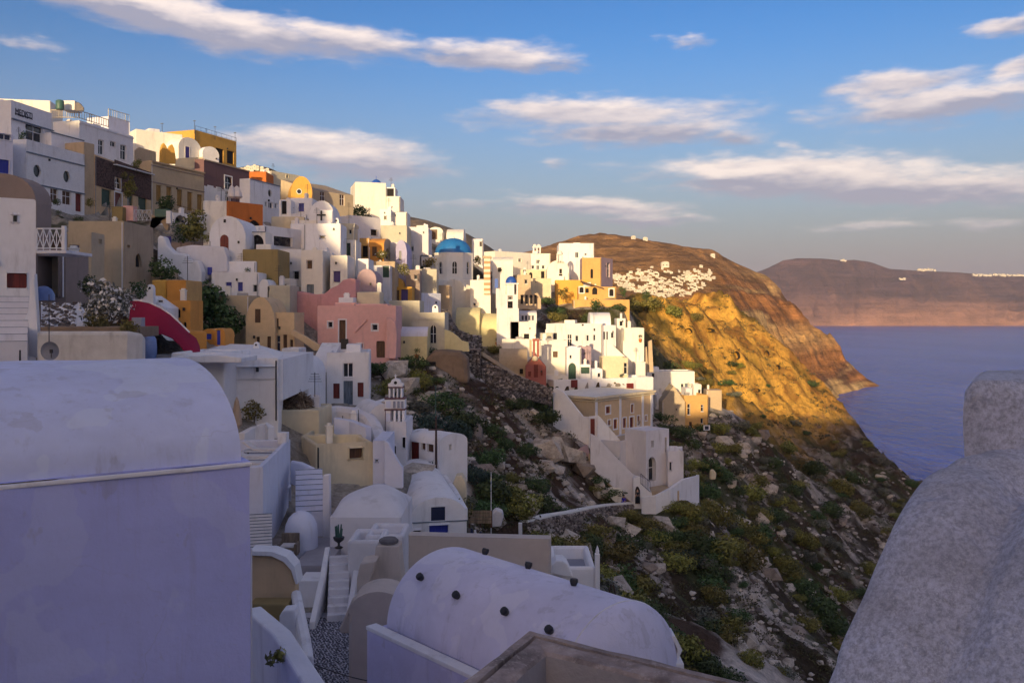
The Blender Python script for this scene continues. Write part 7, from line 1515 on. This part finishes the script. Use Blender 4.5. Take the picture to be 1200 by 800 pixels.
# the yard with the wooden fence
root = thing('fence', 'weathered wooden plank fence beside the barrel vaulted house', 'fence', P(549, 613, 53))
for k in range(4): mb = MB(); mb.boxf(P(549, 613 - k * 3.9, 53), (27 / F * 53, 0, 0), (0, .05, 0), UP * .17); mb.build('plank', 'sandwood', root, bevel=.01)
for x in (549, 562, 575): mb = MB(); mb.boxf(P(x, 618, 53.1), (.1, 0, 0), (0, .1, 0), UP * 1.0); mb.build('post', 'brown', root)
slab('cloth_cover', 'white draped cloth over a stall in the little yard', 'cloth', [(575, 618), (576, 602), (581, 597), (589, 600), (590, 606), (587, 617)], 56, .9, 'cloth', bev=.1)
box_thing('gate_post', 'white gate post at the start of the stone wall lane', 'gate post', 607.5, 612, 613, 631, 60, .35, 'white')
for i, (x, y) in enumerate(((551, 622), (555, 624), (561, 626))):
    q = P(x, y + 4, 50); mb = MB(); mb.tube([q - UP * .3, q + Vector((.1, 0, .35))], .06, 6); mb.tube([q + Vector((.3, 0, -.3)), q + Vector((.05, 0, .35))], .06, 6); tag(mb.build('trestle', 'navy' if i != 1 else 'frame', None, loc=q), ['dark blue trestle legs nearest the vaulted house', 'white trestle legs in the little yard', 'dark blue trestle legs next to the flagpole'][i], 'trestle')
# posts of the small terrace house
q = P(697.5, 700, 35.9); pr_ = thing('pillar', 'white finial post at the corner of the small terrace house', 'pillar', q); mb = MB(); mb.boxf(q, (.19, 0, 0), (0, .25, 0), UP * (51 / F * 35.9)); mb.build('shaft', 'white', pr_, bevel=.02); mb = MB(); mb.lathe(q + Vector((.1, .12, 51 / F * 35.9)), [(.07, 0), (.08, .1), (.04, .24), (0, .34)], 8); mb.build('finial', 'white', pr_)
slab('wall', 'white arched roof hump on the small terrace house', 'wall', [(646, 672), (647, 662), (652, 657), (660, 657), (665, 661), (672, 676), (664, 676)], 35.6, 1.0, 'white')
for i, (x0, x1) in enumerate(((716, 712), (719, 723))): mb = MB(); a = P(x0, 684, 40); b = P(x1, 706, 40); mb.tube([a, b], .04, 5); tag(mb.build('plank', 'bark', None, loc=b), ['leaning pole beside the finial post, left one', 'leaning pole beside the finial post, right one'][i], 'pole')
# --- bushes: each its own thing, six shared crown shapes, a few bare stems
rg = random.Random(21)
def crown_variants(mat, n, size):
    out = []
    for k in range(4):
        r2 = random.Random(k * 7 + n); lobes = [(0, 0, .45, .58)] + [(r2.uniform(-.55, .55), r2.uniform(-.5, .5), r2.uniform(.2, .75), r2.uniform(.28, .46)) for _ in range(6)]
        out.append(leafmesh('crown', lobes, n, size, k + n, mat))
    return out
CR = {m: crown_variants(m, 1500, .060) for m in ('leaf_dark', 'leaf_olive', 'leaf_grey', 'leaf_blue')}
stem = MB(); stem.tube([(0, 0, -.3), (.02, 0, .15), (.12, .05, .5)], .05, 5, r1=.02); stem.tube([(.02, 0, .1), (-.15, .08, .45)], .03, 5, r1=.012); sm_mesh = stem.build('stem', 'bark'); stem_me = sm_mesh.data; bpy.data.objects.remove(sm_mesh)
MARKS = [('the black utility pole', 511, 520), ('the red chapel', 628, 430), ('the mansion', 730, 480), ('the stone pillar', 552, 425), ('the wooden fence', 562, 605), ('the long dry stone wall', 690, 605), ('the outer terrace wall', 790, 585), ('the small terrace house', 675, 680), ('the yellow house', 818, 485), ('the cave mouth', 505, 430), ('the curved ochre terrace', 705, 360), ('the cream vaults', 562, 380), ('the pale upright boulder', 813, 604), ('the big barrel vault', 740, 740), ('the white diagonal stair wall', 712, 540), ('the bell tower', 463, 465), ('the salmon pink house', 440, 400), ('the lane gate', 747, 580), ('the slit window house', 712, 400), ('the sunlit terrace buttresses', 760, 420), ('the chimney hood', 786, 756), ('the rough parapet wall', 990, 740), ('the cliff edge above the sea', 1010, 520), ('the sunlit cliff', 880, 470), ('the dark gully', 890, 730), ('the far village', 775, 350)]
def where(p, r, kind):
    px, py = pix(p); n, x, y = min(MARKS, key=lambda m: (m[1] - px) ** 2 + (m[2] - py) ** 2); dx, dy = px - x, py - y; dist = math.hypot(dx, dy)
    d = ('right of' if dx > 0 else 'left of') if abs(dx) > abs(dy) else ('below' if dy > 0 else 'above')
    return '%s %s %s%s %s' % ('large' if r * F / p.y > 22 else 'small' if r * F / p.y < 9 else 'middling', kind, 'close ' if dist < 18 else 'well ' if dist > 60 else '', d, n)
KW = {'leaf_dark': 'dark green bush', 'leaf_olive': 'olive yellow bush', 'leaf_blue': 'blue green bush', 'leaf_grey': 'pale grey dry bush'}
def bush(p, r, mat, label, group, zf=1.0, cat='bush', name='shrub'):
    root = thing(name, where(p, r, KW[mat]), cat, p, group); root.rotation_euler = (0, 0, rg.uniform(0, 6.28)); root.scale = (r, r, r * zf)
    c = bpy.data.objects.new('crown', rg.choice(CR[mat])); COL.objects.link(c); c.parent = root
    s_ = bpy.data.objects.new('stem', stem_me); COL.objects.link(s_); s_.parent = root
BIG = [(522, 474, 24, 'leaf_dark'), (543, 492, 24, 'leaf_dark'), (506, 498, 20, 'leaf_blue'), (535, 508, 18, 'leaf_blue'), (484, 422, 16, 'leaf_dark'), (497, 414, 13, 'leaf_dark'), (488, 444, 14, 'leaf_olive'), (443, 432, 11, 'leaf_dark'), (630, 474, 24, 'leaf_dark'), (636, 500, 17, 'leaf_dark'), (612, 480, 12, 'leaf_dark'),
       (575, 505, 14, 'leaf_dark'), (590, 520, 13, 'leaf_dark'), (569, 540, 18, 'leaf_dark'), (560, 562, 16, 'leaf_blue'), (560, 592, 22, 'leaf_dark'), (582, 594, 16, 'leaf_dark'), (628, 566, 17, 'leaf_dark'), (631, 592, 19, 'leaf_dark'), (598, 562, 12, 'leaf_olive'), (663, 598, 10, 'leaf_dark'),
       (640, 636, 18, 'leaf_olive'), (665, 641, 20, 'leaf_olive'), (690, 640, 18, 'leaf_dark'), (712, 645, 22, 'leaf_olive'), (735, 640, 20, 'leaf_dark'), (700, 672, 18, 'leaf_olive'), (722, 680, 22, 'leaf_dark'), (745, 690, 22, 'leaf_olive'), (760, 715, 20, 'leaf_dark'), (778, 735, 18, 'leaf_dark'), (800, 760, 22, 'leaf_olive'), (826, 780, 20, 'leaf_dark'), (770, 625, 15, 'leaf_dark'), (742, 608, 10, 'leaf_olive'),
       (835, 600, 20, 'leaf_olive'), (858, 610, 24, 'leaf_olive'), (846, 640, 24, 'leaf_olive'), (870, 650, 24, 'leaf_olive'), (815, 632, 20, 'leaf_dark'), (800, 655, 18, 'leaf_blue'), (835, 668, 18, 'leaf_dark'), (888, 630, 18, 'leaf_dark'), (812, 560, 13, 'leaf_olive'), (826, 580, 16, 'leaf_dark'), (830, 545, 14, 'leaf_dark'), (848, 560, 15, 'leaf_dark'), (812, 520, 12, 'leaf_dark'), (795, 505, 14, 'leaf_dark'), (782, 490, 12, 'leaf_dark'),
       (880, 575, 16, 'leaf_olive'), (905, 600, 16, 'leaf_dark'), (955, 548, 14, 'leaf_dark'), (985, 570, 16, 'leaf_olive'), (1000, 560, 12, 'leaf_dark'), (940, 690, 18, 'leaf_dark'), (960, 715, 20, 'leaf_dark'), (975, 735, 16, 'leaf_dark'), (945, 730, 14, 'leaf_olive'), (920, 660, 14, 'leaf_olive'), (1010, 600, 14, 'leaf_olive'), (975, 600, 14, 'leaf_dark'), (930, 575, 12, 'leaf_dark'), (865, 720, 14, 'leaf_dark'), (800, 788, 20, 'leaf_olive'), (760, 770, 18, 'leaf_dark'), (850, 792, 18, 'leaf_dark'), (880, 770, 15, 'leaf_olive'), (615, 525, 14, 'leaf_dark'), (600, 475, 12, 'leaf_dark'), (650, 530, 10, 'leaf_olive'), (700, 625, 16, 'leaf_olive'), (905, 545, 11, 'leaf_dark'), (860, 530, 10, 'leaf_olive'),
       (690, 372, 9, 'leaf_dark'), (740, 358, 12, 'leaf_olive'), (765, 362, 13, 'leaf_olive'), (725, 360, 8, 'leaf_dark'), (655, 372, 10, 'leaf_olive'), (640, 352, 9, 'leaf_dark'), (648, 366, 9, 'leaf_dark'), (668, 378, 9, 'leaf_olive'), (790, 366, 11, 'leaf_olive'), (555, 388, 11, 'leaf_olive'), (568, 395, 11, 'leaf_olive'), (545, 380, 9, 'leaf_olive'), (580, 410, 8, 'leaf_olive'), (815, 372, 8, 'leaf_olive'), (780, 345, 5, 'leaf_dark'), (770, 342, 4, 'leaf_dark'), (510, 325, 7, 'leaf_olive'), (495, 318, 6, 'leaf_olive'), (745, 415, 6, 'leaf_dark'), (735, 436, 6, 'leaf_dark'), (775, 500, 10, 'leaf_dark'), (455, 460, 9, 'leaf_olive'), (470, 405, 9, 'leaf_dark'), (640, 440, 5, 'leaf_olive'), (820, 500, 9, 'leaf_dark')]
KIND = {'leaf_dark': ('dense dark green bush on the rocky slope', 'dark green bushes on the slope'), 'leaf_olive': ('olive yellow cushion bush on the rocky slope', 'olive bushes on the slope'), 'leaf_blue': ('blue green bush by the white chapel', 'blue green bushes'), 'leaf_grey': ('pale grey dry bush on the slope', 'grey bushes on the slope')}
for px, py, r, mat in BIG:
    p = hit(px, py + r * .5)
    if p is None: continue
    R_ = r / F * p.y * 1.55
    bush(p - UP * R_ * .15, R_, mat, *KIND[mat], zf=rg.uniform(.75, 1.05))
nb = 0
while nb < 250:
    px, py = rg.uniform(440, 1080), rg.uniform(430, 800)
    if px > 1080 or (px < 620 and py > 620): continue
    p = hit(px, py, 45)
    if p is None or built(p.x, p.y) < .15: continue
    dn = float(fbm(np.array([p.x / 14]), np.array([p.y / 14]), 4, 5)[0])
    if rg.random() > (dn - .40) * 6: continue
    r = rg.uniform(.6, 1.9) * (1 + p.y / 260); m_ = rg.choice(('leaf_olive', 'leaf_olive', 'leaf_dark', 'leaf_grey'))
    bush(p - UP * r * .15, r, m_, *KIND[m_], zf=rg.uniform(.6, .95)); nb += 1
# garden plants
def plant(px, py, Y, r, mat, label, zf=1.0, fl=0, n=500, name='plant'):
    p = P(px, py, Y); lo = [(0, 0, r * .9 * zf, r * .8)] + [(rg.uniform(-.6, .6) * r, rg.uniform(-.4, .4) * r, r * zf * rg.uniform(.4, 1.6), r * rg.uniform(.3, .55)) for _ in range(6)]
    root = thing(name, label, 'plant', p); me = leafmesh('foliage', lo, n, r * .11, int(px), mat, 1.0, fl); o = bpy.data.objects.new('foliage', me); COL.objects.link(o); o.parent = root
    s_ = bpy.data.objects.new('stem', stem_me); COL.objects.link(s_); s_.parent = root; s_.scale = (r, r, r)
plant(124, 386, 44, 1.1, 'leaf_grey', 'white flowering oleander above the planter wall', 1.3, .40, 900); plant(142, 378, 47, .8, 'leaf_grey', 'smaller white flowering shrub by the stair rail', 1.4, .45, 600); plant(106, 348, 52, .7, 'leaf_dark', 'dark leafy shrub below the indigo window', 1.0, .12); plant(112, 386, 42, .6, 'leaf_olive', 'low green plants at the foot of the oleander', .6)
plant(150, 392, 41, .5, 'leaf_olive', 'yellow green clump at the right end of the planter wall', .7); plant(163, 352, 62, .7, 'leaf_dark', 'dark potted shrub in front of the ochre cube', 1.1, .1)
plant(190, 327, 84, 1.5, 'leaf_dark', 'dark bush on the wall over the mustard cube', .7); plant(240, 380, 86, 2.3, 'leaf_dark', 'big dark bush left of the tan gabled house', 1.0, 0, 1100); plant(262, 398, 84, 1.9, 'leaf_dark', 'dark bush spilling below the ochre wall', .9, 0, 900); plant(228, 402, 80, 1.5, 'leaf_dark', 'dark bush behind the mustard block', 1.0)
plant(226, 292, 103, 1.7, 'leaf_olive', 'tall green creeper in front of the white arcade', 1.5, 0, 900); plant(212, 288, 104, 1.2, 'leaf_dark', 'dark creeper beneath the arcade arch', 1.3); plant(195, 250, 126, 1.5, 'leaf_dark', 'dark tree crown in front of the ochre shutters', 1.0, 0, 800); plant(152, 240, 119, 1.1, 'leaf_olive', 'climbing vine on the brown stone house', 2.2, 0, 800); plant(160, 198, 121, .7, 'leaf_olive', 'tuft of leaves over the brown stone cladding', 1.0)
plant(243, 284, 100, .6, 'leaf_olive', 'small yellow green plant beside the oxblood arch', .8); plant(298, 491, 52, .8, 'leaf_olive', 'spiky green agave by the flat house', .55, 0, 400, 'agave'); plant(67, 240, 103, .55, 'leaf_dark', 'dark window box plants below the oval windows', .6); plant(106, 242, 103, .6, 'leaf_olive', 'olive shrub on the ledge by the tan tower', .8); plant(92, 262, 80.5, .5, 'leaf_dark', 'dark plants on the roof of the ochre cube', .5)
plant(420, 266, 150, 1.5, 'leaf_dark', 'dark green tree beside the skyline house', 1.5, 0, 800); plant(429, 258, 152, 1.0, 'leaf_grey', 'dry brown creeper on the skyline house wall', 1.1); plant(447, 302, 117, .9, 'leaf_olive', 'red and green planter below the orange vault', .5, .1); plant(340, 246, 117, .5, 'leaf_dark', 'pots of plants near the blue shutter', .7); plant(424, 350, 107, .8, 'leaf_dark', 'dark potted plants on the mauve terrace', .6)
plant(504, 318, 133, 1.2, 'leaf_olive', 'olive creeper spilling beside the blue domed church', .9); plant(560, 312, 160, 1.0, 'leaf_olive', 'dry bush right of the blue dome', 1.0); plant(757, 352, 190, 1.2, 'leaf_dark', 'dark bush behind the curved ochre terrace', 1.0); plant(730, 350, 186, .9, 'leaf_dark', 'dark tree at the end of the curved terrace', 1.6); plant(26, 165, 107, .6, 'leaf_dark', 'dark hanging plant on the white pier of the veranda', 1.0)
plant(474, 322, 114, 1.0, 'leaf_olive', 'trailing plants over the garden wall under the lavender chapel', .8, .08); plant(700, 366, 178, 1.6, 'leaf_dark', 'round green tree below the curved ochre terrace', .9); plant(660, 352, 186, 1.4, 'leaf_olive', 'scrub under the orange retaining wall', 1.0); plant(89, 330, 60, .5, 'leaf_dark', 'spiky dark plant under the indigo window', .9)
# --- boulders: parts of the hillside
def rockmesh(seed):
    bm = bmesh.new(); bmesh.ops.create_icosphere(bm, subdivisions=1, radius=1.0); r2 = random.Random(seed); ax_ = [Vector((r2.gauss(0, 1), r2.gauss(0, 1), r2.gauss(0, 1))).normalized() for _ in range(7)]; cut = [r2.uniform(.45, .8) for _ in range(7)]
    for v_ in bm.verts:
        for a, c in zip(ax_, cut):
            d = v_.co.dot(a)
            if d > c: v_.co -= a * (d - c)
        v_.co.x *= 1.15; v_.co.z *= .8; v_.co += Vector((r2.uniform(-.08, .08), r2.uniform(-.08, .08), r2.uniform(-.08, .08)))
    me = bpy.data.meshes.new('boulder'); bm.to_mesh(me); bm.free(); me.materials.append(M('rock')); return me
RK = [rockmesh(k) for k in range(7)]
nr = 0
while nr < 300:
    px, py = rg.uniform(440, 1060), rg.uniform(425, 800)
    if px < 600 and py > 625: continue
    p = hit(px, py, 45)
    if p is None or built(p.x, p.y) < .15 or p.y > 190 and p.z > 52: continue
    b_ = float(ridged(np.array([p.x / 6]), np.array([p.y / 6]), 5, 9)[0])
    if rg.random() > (b_ - .42) * 5 + (.35 if 560 < px < 720 and 480 < py < 590 else 0): continue
    r = min(1.5, abs(rg.gauss(0, .7))) * (1 + p.y / 300) + .25; o = bpy.data.objects.new('boulder', rg.choice(RK)); COL.objects.link(o); o.parent = hill; o.location = p - UP * r * .1; o.rotation_euler = (rg.uniform(-.5, .5), rg.uniform(-.5, .5), rg.uniform(0, 6.28)); o.scale = (r, r * rg.uniform(.7, 1.1), r * rg.uniform(.6, 1.1)); nr += 1
v, f, tt = [], [], []; k = 0
while k < 3800:
    px, py = rg.uniform(430, 1070), rg.uniform(420, 800)
    if px < 600 and py > 625: continue
    p = hit(px, py, 45)
    if p is None or built(p.x, p.y) < .15 or p.y > 190 and p.z > 52: continue
    b_ = float(ridged(np.array([p.x / 6]), np.array([p.y / 6]), 5, 9)[0])
    k += 1
    if rg.random() > (b_ - .40) * 4 + .1: continue
    addstone(v, f, tt, p, rg.uniform(.08, .36) * (.8 + p.y / 160), rg, rg.random() ** 1.2)
o = tinted_mesh('rubble', v, f, tt, 'rubble', None, 'stuff'); tag(o, 'pale loose rubble strewn over the scrubby slope', 'rubble')
# low scrub and dry grass, far too fine to count
n = 0; V, T = [], []
rs = np.random.RandomState(4)
while n < 5200:
    px, py = rg.uniform(430, 1075), rg.uniform(350, 800)
    if px < 600 and py > 625: continue
    p = hit(px, py, 45); n += 1
    if p is None or built(p.x, p.y) < .15: continue
    r = rg.uniform(.15, .42) * (.8 + p.y / 150); nl = 16; c = np.array(p) + rs.normal(size=(nl, 3)) * np.array([r * .6, r * .6, r * .25]) + np.array([0, 0, r * .3]); d = rs.normal(size=(nl, 3)); d /= np.linalg.norm(d, axis=1)[:, None]; e = np.cross(d, rs.normal(size=(nl, 3))); e /= np.linalg.norm(e, axis=1)[:, None]; s = r * .30
    V.append(np.stack([c - d * s, c - e * s * .5, c + d * s, c + e * s * .5], 1).reshape(-1, 3)); T.append(np.repeat(np.clip(rs.rand(nl) * .6 + rg.random() * .4, 0, 1), 4))
V = np.concatenate(V); T = np.concatenate(T); me = bpy.data.meshes.new('scrub'); nq = len(V) // 4
me.vertices.add(len(V)); me.vertices.foreach_set('co', V.ravel()); me.loops.add(len(V)); me.loops.foreach_set('vertex_index', np.arange(len(V), dtype=np.int32)); me.polygons.add(nq); me.polygons.foreach_set('loop_start', np.arange(0, len(V), 4, dtype=np.int32)); me.polygons.foreach_set('loop_total', np.full(nq, 4, dtype=np.int32))
at = me.attributes.new('tint', 'FLOAT', 'POINT'); at.data.foreach_set('value', T.astype(np.float32)); me.materials.append(M('scrub')); me.update(); o = bpy.data.objects.new('scrub', me); COL.objects.link(o); tag(o, 'low dry scrub and grass covering the slope', 'scrub', None, 'stuff')
# dark caves in the sunlit cliff
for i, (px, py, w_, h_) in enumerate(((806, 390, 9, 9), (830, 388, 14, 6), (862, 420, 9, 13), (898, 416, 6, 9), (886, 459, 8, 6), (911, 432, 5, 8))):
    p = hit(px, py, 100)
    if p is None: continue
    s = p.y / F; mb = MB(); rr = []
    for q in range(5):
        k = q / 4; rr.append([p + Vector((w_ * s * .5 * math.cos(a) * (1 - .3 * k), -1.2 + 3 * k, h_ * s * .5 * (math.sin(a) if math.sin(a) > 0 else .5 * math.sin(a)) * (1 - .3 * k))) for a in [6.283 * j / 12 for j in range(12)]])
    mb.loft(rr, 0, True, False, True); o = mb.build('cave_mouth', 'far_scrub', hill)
# --- the far white village: individual little houses
def farhouse(seed):
    r2 = random.Random(seed); mb = MB(); w_, d_, h_ = 1, r2.uniform(.8, 1.2), r2.uniform(.55, .8); mb.boxf((-w_ / 2, -d_ / 2, -.8), (w_, 0, 0), (0, d_, 0), (0, 0, h_ + .8))
    if seed % 2: mb.loft([[Vector((x, y, h_ + .28 * math.sin(math.pi * k / 6))) for k, x in [(k, -w_ / 2 * math.cos(math.pi * k / 6)) for k in range(7)]] for y in (-d_ / 2, d_ / 2)], 0, False); mb.face([Vector((-w_ / 2 * math.cos(math.pi * k / 6), -d_ / 2, h_ + .28 * math.sin(math.pi * k / 6))) for k in range(6, -1, -1)])
    else: mb.boxf((-w_ / 2, d_ * .1, h_), (w_ * .55, 0, 0), (0, d_ * .4, 0), (0, 0, .4))
    for x in ((-.25, .2) if seed % 3 else (0,)): mb.boxf((x - .06, -d_ / 2 - .012, .12), (.12, 0, 0), (0, .01, 0), (0, 0, .26), 1)
    o = mb.build('house', ['far_white', 'hole']); me = o.data; bpy.data.objects.remove(o); return me
FH = [farhouse(k) for k in range(6)]
POLY = [(718, 322), (740, 316), (762, 313), (800, 318), (826, 311), (840, 325), (826, 338), (800, 348), (770, 350), (740, 342), (722, 336)]
def inside(x, y, pl):
    c = False
    for i in range(len(pl)):
        (x0, y0), (x1, y1) = pl[i], pl[i - 1]
        if (y0 > y) != (y1 > y) and x < (x1 - x0) * (y - y0) / (y1 - y0) + x0: c = not c
    return c
k = 0; placed = []
for row in range(18):                                                      # houses stand in stepped rows along the slope
    py = 311 + row * 2.25; px = 714 + rg.uniform(0, 4)
    while px < 846 and k < 290:
        w = rg.uniform(1.6, 4.4); px += w * .5 + (rg.uniform(2, 9) if rg.random() < (.5 if py < 322 else .16) else .3)
        if inside(px, py, POLY) and float(fbm(np.array([px / 11]), np.array([py / 4]), 3, 3)[0]) > (.47 if py < 324 else .36):
            p = hithead(px, py + rg.uniform(-.7, .7))
            if p is not None:
                w_ = w / F * p.y; placed.append((w, rg.choice((FH[0], FH[2], FH[4], FH[1])), p, (w_, w_ * rg.uniform(.7, 1.2), rg.uniform(1.1, 2.2) / F * p.y), rg.uniform(-.25, .25))); k += 1
        px += w * .5
def merged(name, items, label):
    v, f, mi = [], [], []
    for _, me, p, sc_, rz in items:
        b = len(v); T = Matrix.Translation(p) @ Matrix.Rotation(rz, 4, 'Z') @ Matrix.Diagonal((*sc_, 1)); v += [tuple(T @ q.co) for q in me.vertices]
        for q in me.polygons: f.append(tuple(b + i for i in q.vertices)); mi.append(q.material_index)
    me = bpy.data.meshes.new(name); me.from_pydata(v, [], f); me.materials.append(M('far_white')); me.materials.append(M('hole')); me.polygons.foreach_set('material_index', mi); o = bpy.data.objects.new(name, me); COL.objects.link(o); return tag(o, label, name.replace('_', ' '), None, 'stuff')
placed.sort(key=lambda a: -a[0])
for w, me, p, sc_, rz in placed[:110]:
    o = bpy.data.objects.new('house', me); COL.objects.link(o); o.location = p; o.scale = sc_; o.rotation_euler = (0, 0, rz); tag(o, 'tiny sunlit white house in the crowded far village below the brown hill', 'house', 'houses of the far white village')
merged('far_houses', placed[110:], 'smallest white houses filling the far village below the brown hill'); CAL = []
for px, py, lb in ((779, 311.5, 'lone white house above the far village'), (835, 300.5, 'lone white house high on the far brown hillside'), (742, 279, 'small white house on the crest of the brown hill, left one'), (756, 280.5, 'small white house on the crest of the brown hill, right one')):
    p = hithead(px, py + 1)
    if p is None: continue
    o = bpy.data.objects.new('house', FH[1]); COL.objects.link(o); o.location = p; w_ = (9 if px == 779 else 5) / F * p.y; o.scale = (w_, w_, w_ * .6); tag(o, lb, 'house')
for px0, px1, py, n_, lb in ((985, 992, 305, 4, 'white town dots on the caldera crest'), (1075, 1096, 316.5, 10, 'white town dots on the caldera crest'), (1140, 1200, 322.5, 26, 'white town dots on the caldera crest'), (1054, 1060, 327, 3, 'white town dots on the caldera crest')):
    for i in range(n_):
        px = px0 + (px1 - px0) * (i + rg.random() * .7) / n_; p = P(px, py + rg.uniform(-.6, .6), 7050 if py != 327 else 6980); w_ = rg.uniform(1.6, 3) / F * p.y; CAL.append((w_, rg.choice(FH), p, (w_, w_, w_ * .55), 0))
merged('distant_houses', CAL, 'white houses dotting the crest of the far caldera cliff')
for i in range(9):
    px = 284 + i * 3.8 + rg.uniform(-1, 1); o = bpy.data.objects.new('house', rg.choice(FH)); COL.objects.link(o); o.location = P(px, 197.5 + abs(px - 299) * .2 + rg.uniform(-1, 1), 238); w_ = rg.uniform(3, 5) / F * 238; o.scale = (w_, w_, w_ * .8); tag(o, 'tiny sunlit house on the knoll behind the brick house', 'house', 'houses on the knoll')
# --- people on the lane
def chain(pts, name, mat, parent, levels=1):
    """one skinned surface grown along joints: (x, y, z, radius, parent index)"""
    me = bpy.data.meshes.new(name); me.from_pydata([p[:3] for p in pts], [(i, p[4]) for i, p in enumerate(pts) if p[4] >= 0], []); o = bpy.data.objects.new(name, me); COL.objects.link(o); o.parent = parent
    sk = o.modifiers.new('skin', 'SKIN'); sk.use_smooth_shade = True
    for i, p in enumerate(pts): me.skin_vertices[0].data[i].radius = (p[3], p[3])
    me.skin_vertices[0].data[0].use_root = True
    sb = o.modifiers.new('sub', 'SUBSURF'); sb.levels = levels; sb.render_levels = levels
    me.materials.append(M(mat)); return o
BODY = [(0, 0, .95, .13, -1), (0, 0, 1.15, .12, 0), (0, -.01, 1.38, .14, 1), (0, 0, 1.5, .055, 2), (0, -.015, 1.62, .10, 3), (0, -.01, 1.72, .075, 4),
        (.18, 0, 1.40, .055, 2), (.24, .03, 1.12, .042, 6), (.25, -.08, .88, .032, 7), (.25, -.1, .80, .026, 8), (-.18, 0, 1.40, .055, 2), (-.24, .02, 1.12, .042, 10), (-.25, -.06, .88, .032, 11), (-.25, -.08, .80, .026, 12),
        (.09, 0, .88, .09, 0), (.10, -.06, .50, .06, 14), (.10, .06, .09, .042, 15), (.10, -.10, .04, .035, 16), (-.09, 0, .88, .09, 0), (-.10, .06, .50, .06, 18), (-.10, .14, .09, .042, 19), (-.10, .0, .04, .035, 20)]
def person(px, py, Y, label, top, legs, rz, sit=False):
    g = P(px, py, Y); root = thing('person', label, 'person', g); root.rotation_euler = (0, 0, rz)
    B = list(BODY)
    if sit:
        B = [(x, y, z - .5, r, k) for x, y, z, r, k in BODY]; ch2 = {14: (.09, -.05, .42), 15: (.12, -.45, .45), 16: (.12, -.42, .08), 17: (.12, -.55, .04), 18: (-.09, -.05, .42), 19: (-.12, -.45, .45), 20: (-.12, -.42, .08), 21: (-.12, -.55, .04), 8: (.18, -.28, .52), 9: (.15, -.34, .52), 12: (-.18, -.28, .52), 13: (-.15, -.34, .52)}
        B = [(*ch2[i], b[3], b[4]) if i in ch2 else b for i, b in enumerate(B)]
    chain(B, 'body', 'skin', root)
    sub = lambda ids, gr: [(*B[i][:3], B[i][3] + gr, (ids.index(B[i][4]) if B[i][4] in ids and i != ids[0] else -1)) for i in ids]
    chain(sub([0, 1, 2, 6, 7, 10, 11], .022), 'shirt', top, root); chain(sub([0, 14, 15, 16, 18, 19, 20], .018), 'trousers', legs, root)
    mb = MB(); h = Vector(B[5][:3]); mb.lathe((0, 0, 0), [(.0, .11), (.06, .095), (.09, .05), (.095, .0), (.08, -.04)], 12); o = mb.build('hair', 'hair'); o.parent = root; o.location = h + Vector((0, .015, -.02))
person(747, 590.5, 101.3, 'person in dark clothes standing at the arched lane gate', 'dark_cloth', 'dark_cloth', .4)
person(731, 592.5, 101.5, 'person in violet blue clothes sitting by the lane wall', 'blue_cloth', 'blue_cloth', -.6, True)
box_thing('lane_bench', 'pale stone ledge under the sitting person', 'ledge', 728, 735, 589, 593, 101.6, .5, 'white_warm')
slab('boulder', 'smooth pale boulder standing on the slope below the outer terrace', 'boulder', [(807, 612), (806, 604), (810, 597), (818, 597), (820, 601), (817, 611), (812, 617)], 103, 1.0, 'cream', bev=.3)
slab('boulder', 'small pale upright stone on the slope right of the mansion terrace', 'boulder', [(832, 562), (833, 551), (837, 550), (840, 555), (839, 562)], 125, .8, 'cream', bev=.2)
sg = thing('sign', 'small white and blue sign below the yellow house', 'sign', P(828, 506, 165)); mb = MB(); mb.boxf(P(824.5, 504, 165), (7.5 / F * 165, 0, 0), (0, .15, 0), UP * (6 / F * 165)); mb.build('board', 'white', sg); mb = MB(); mb.boxf(P(826, 503, 164.97), (4.5 / F * 165, 0, 0), (0, .02, 0), UP * (4 / F * 165)); mb.build('face', 'navy', sg); mb = MB(); mb.tube([P(828, 512, 165.1), P(828, 503, 165.1)], .06, 6); mb.build('post', 'metal', sg)

# --- potted shrubs by the doors
k = 0
pots = [leafmesh('foliage', [(0, 0, .75, .34), (.12, .05, 1.0, .24), (-.1, .08, .9, .22)], 160, .055, 300 + i, m) for i, m in enumerate(('leaf_dark', 'leaf_olive', 'leaf_blue'))]
for lab, h in HOUSES.items():
    if not (60 < h['ys'][0] < 160) or h['W'] < 2.2 or rg.random() < .72 or k > 24: continue
    q = h['f']['F'].at(h['W'] * rg.uniform(.15, .85), h['zb'], .45); k += 1
    root = thing('potted_shrub', 'terracotta pot with a leafy shrub before the ' + ' '.join(lab.split()[:7]), 'plant', q); mb = MB(); mb.lathe(q - UP * .1, [(.18, 0), (.26, .42), (.28, .52), (.24, .53)], 12); mb.build('pot', 'terracotta', root)
    o = bpy.data.objects.new('foliage', rg.choice(pots)); COL.objects.link(o); o.parent = root
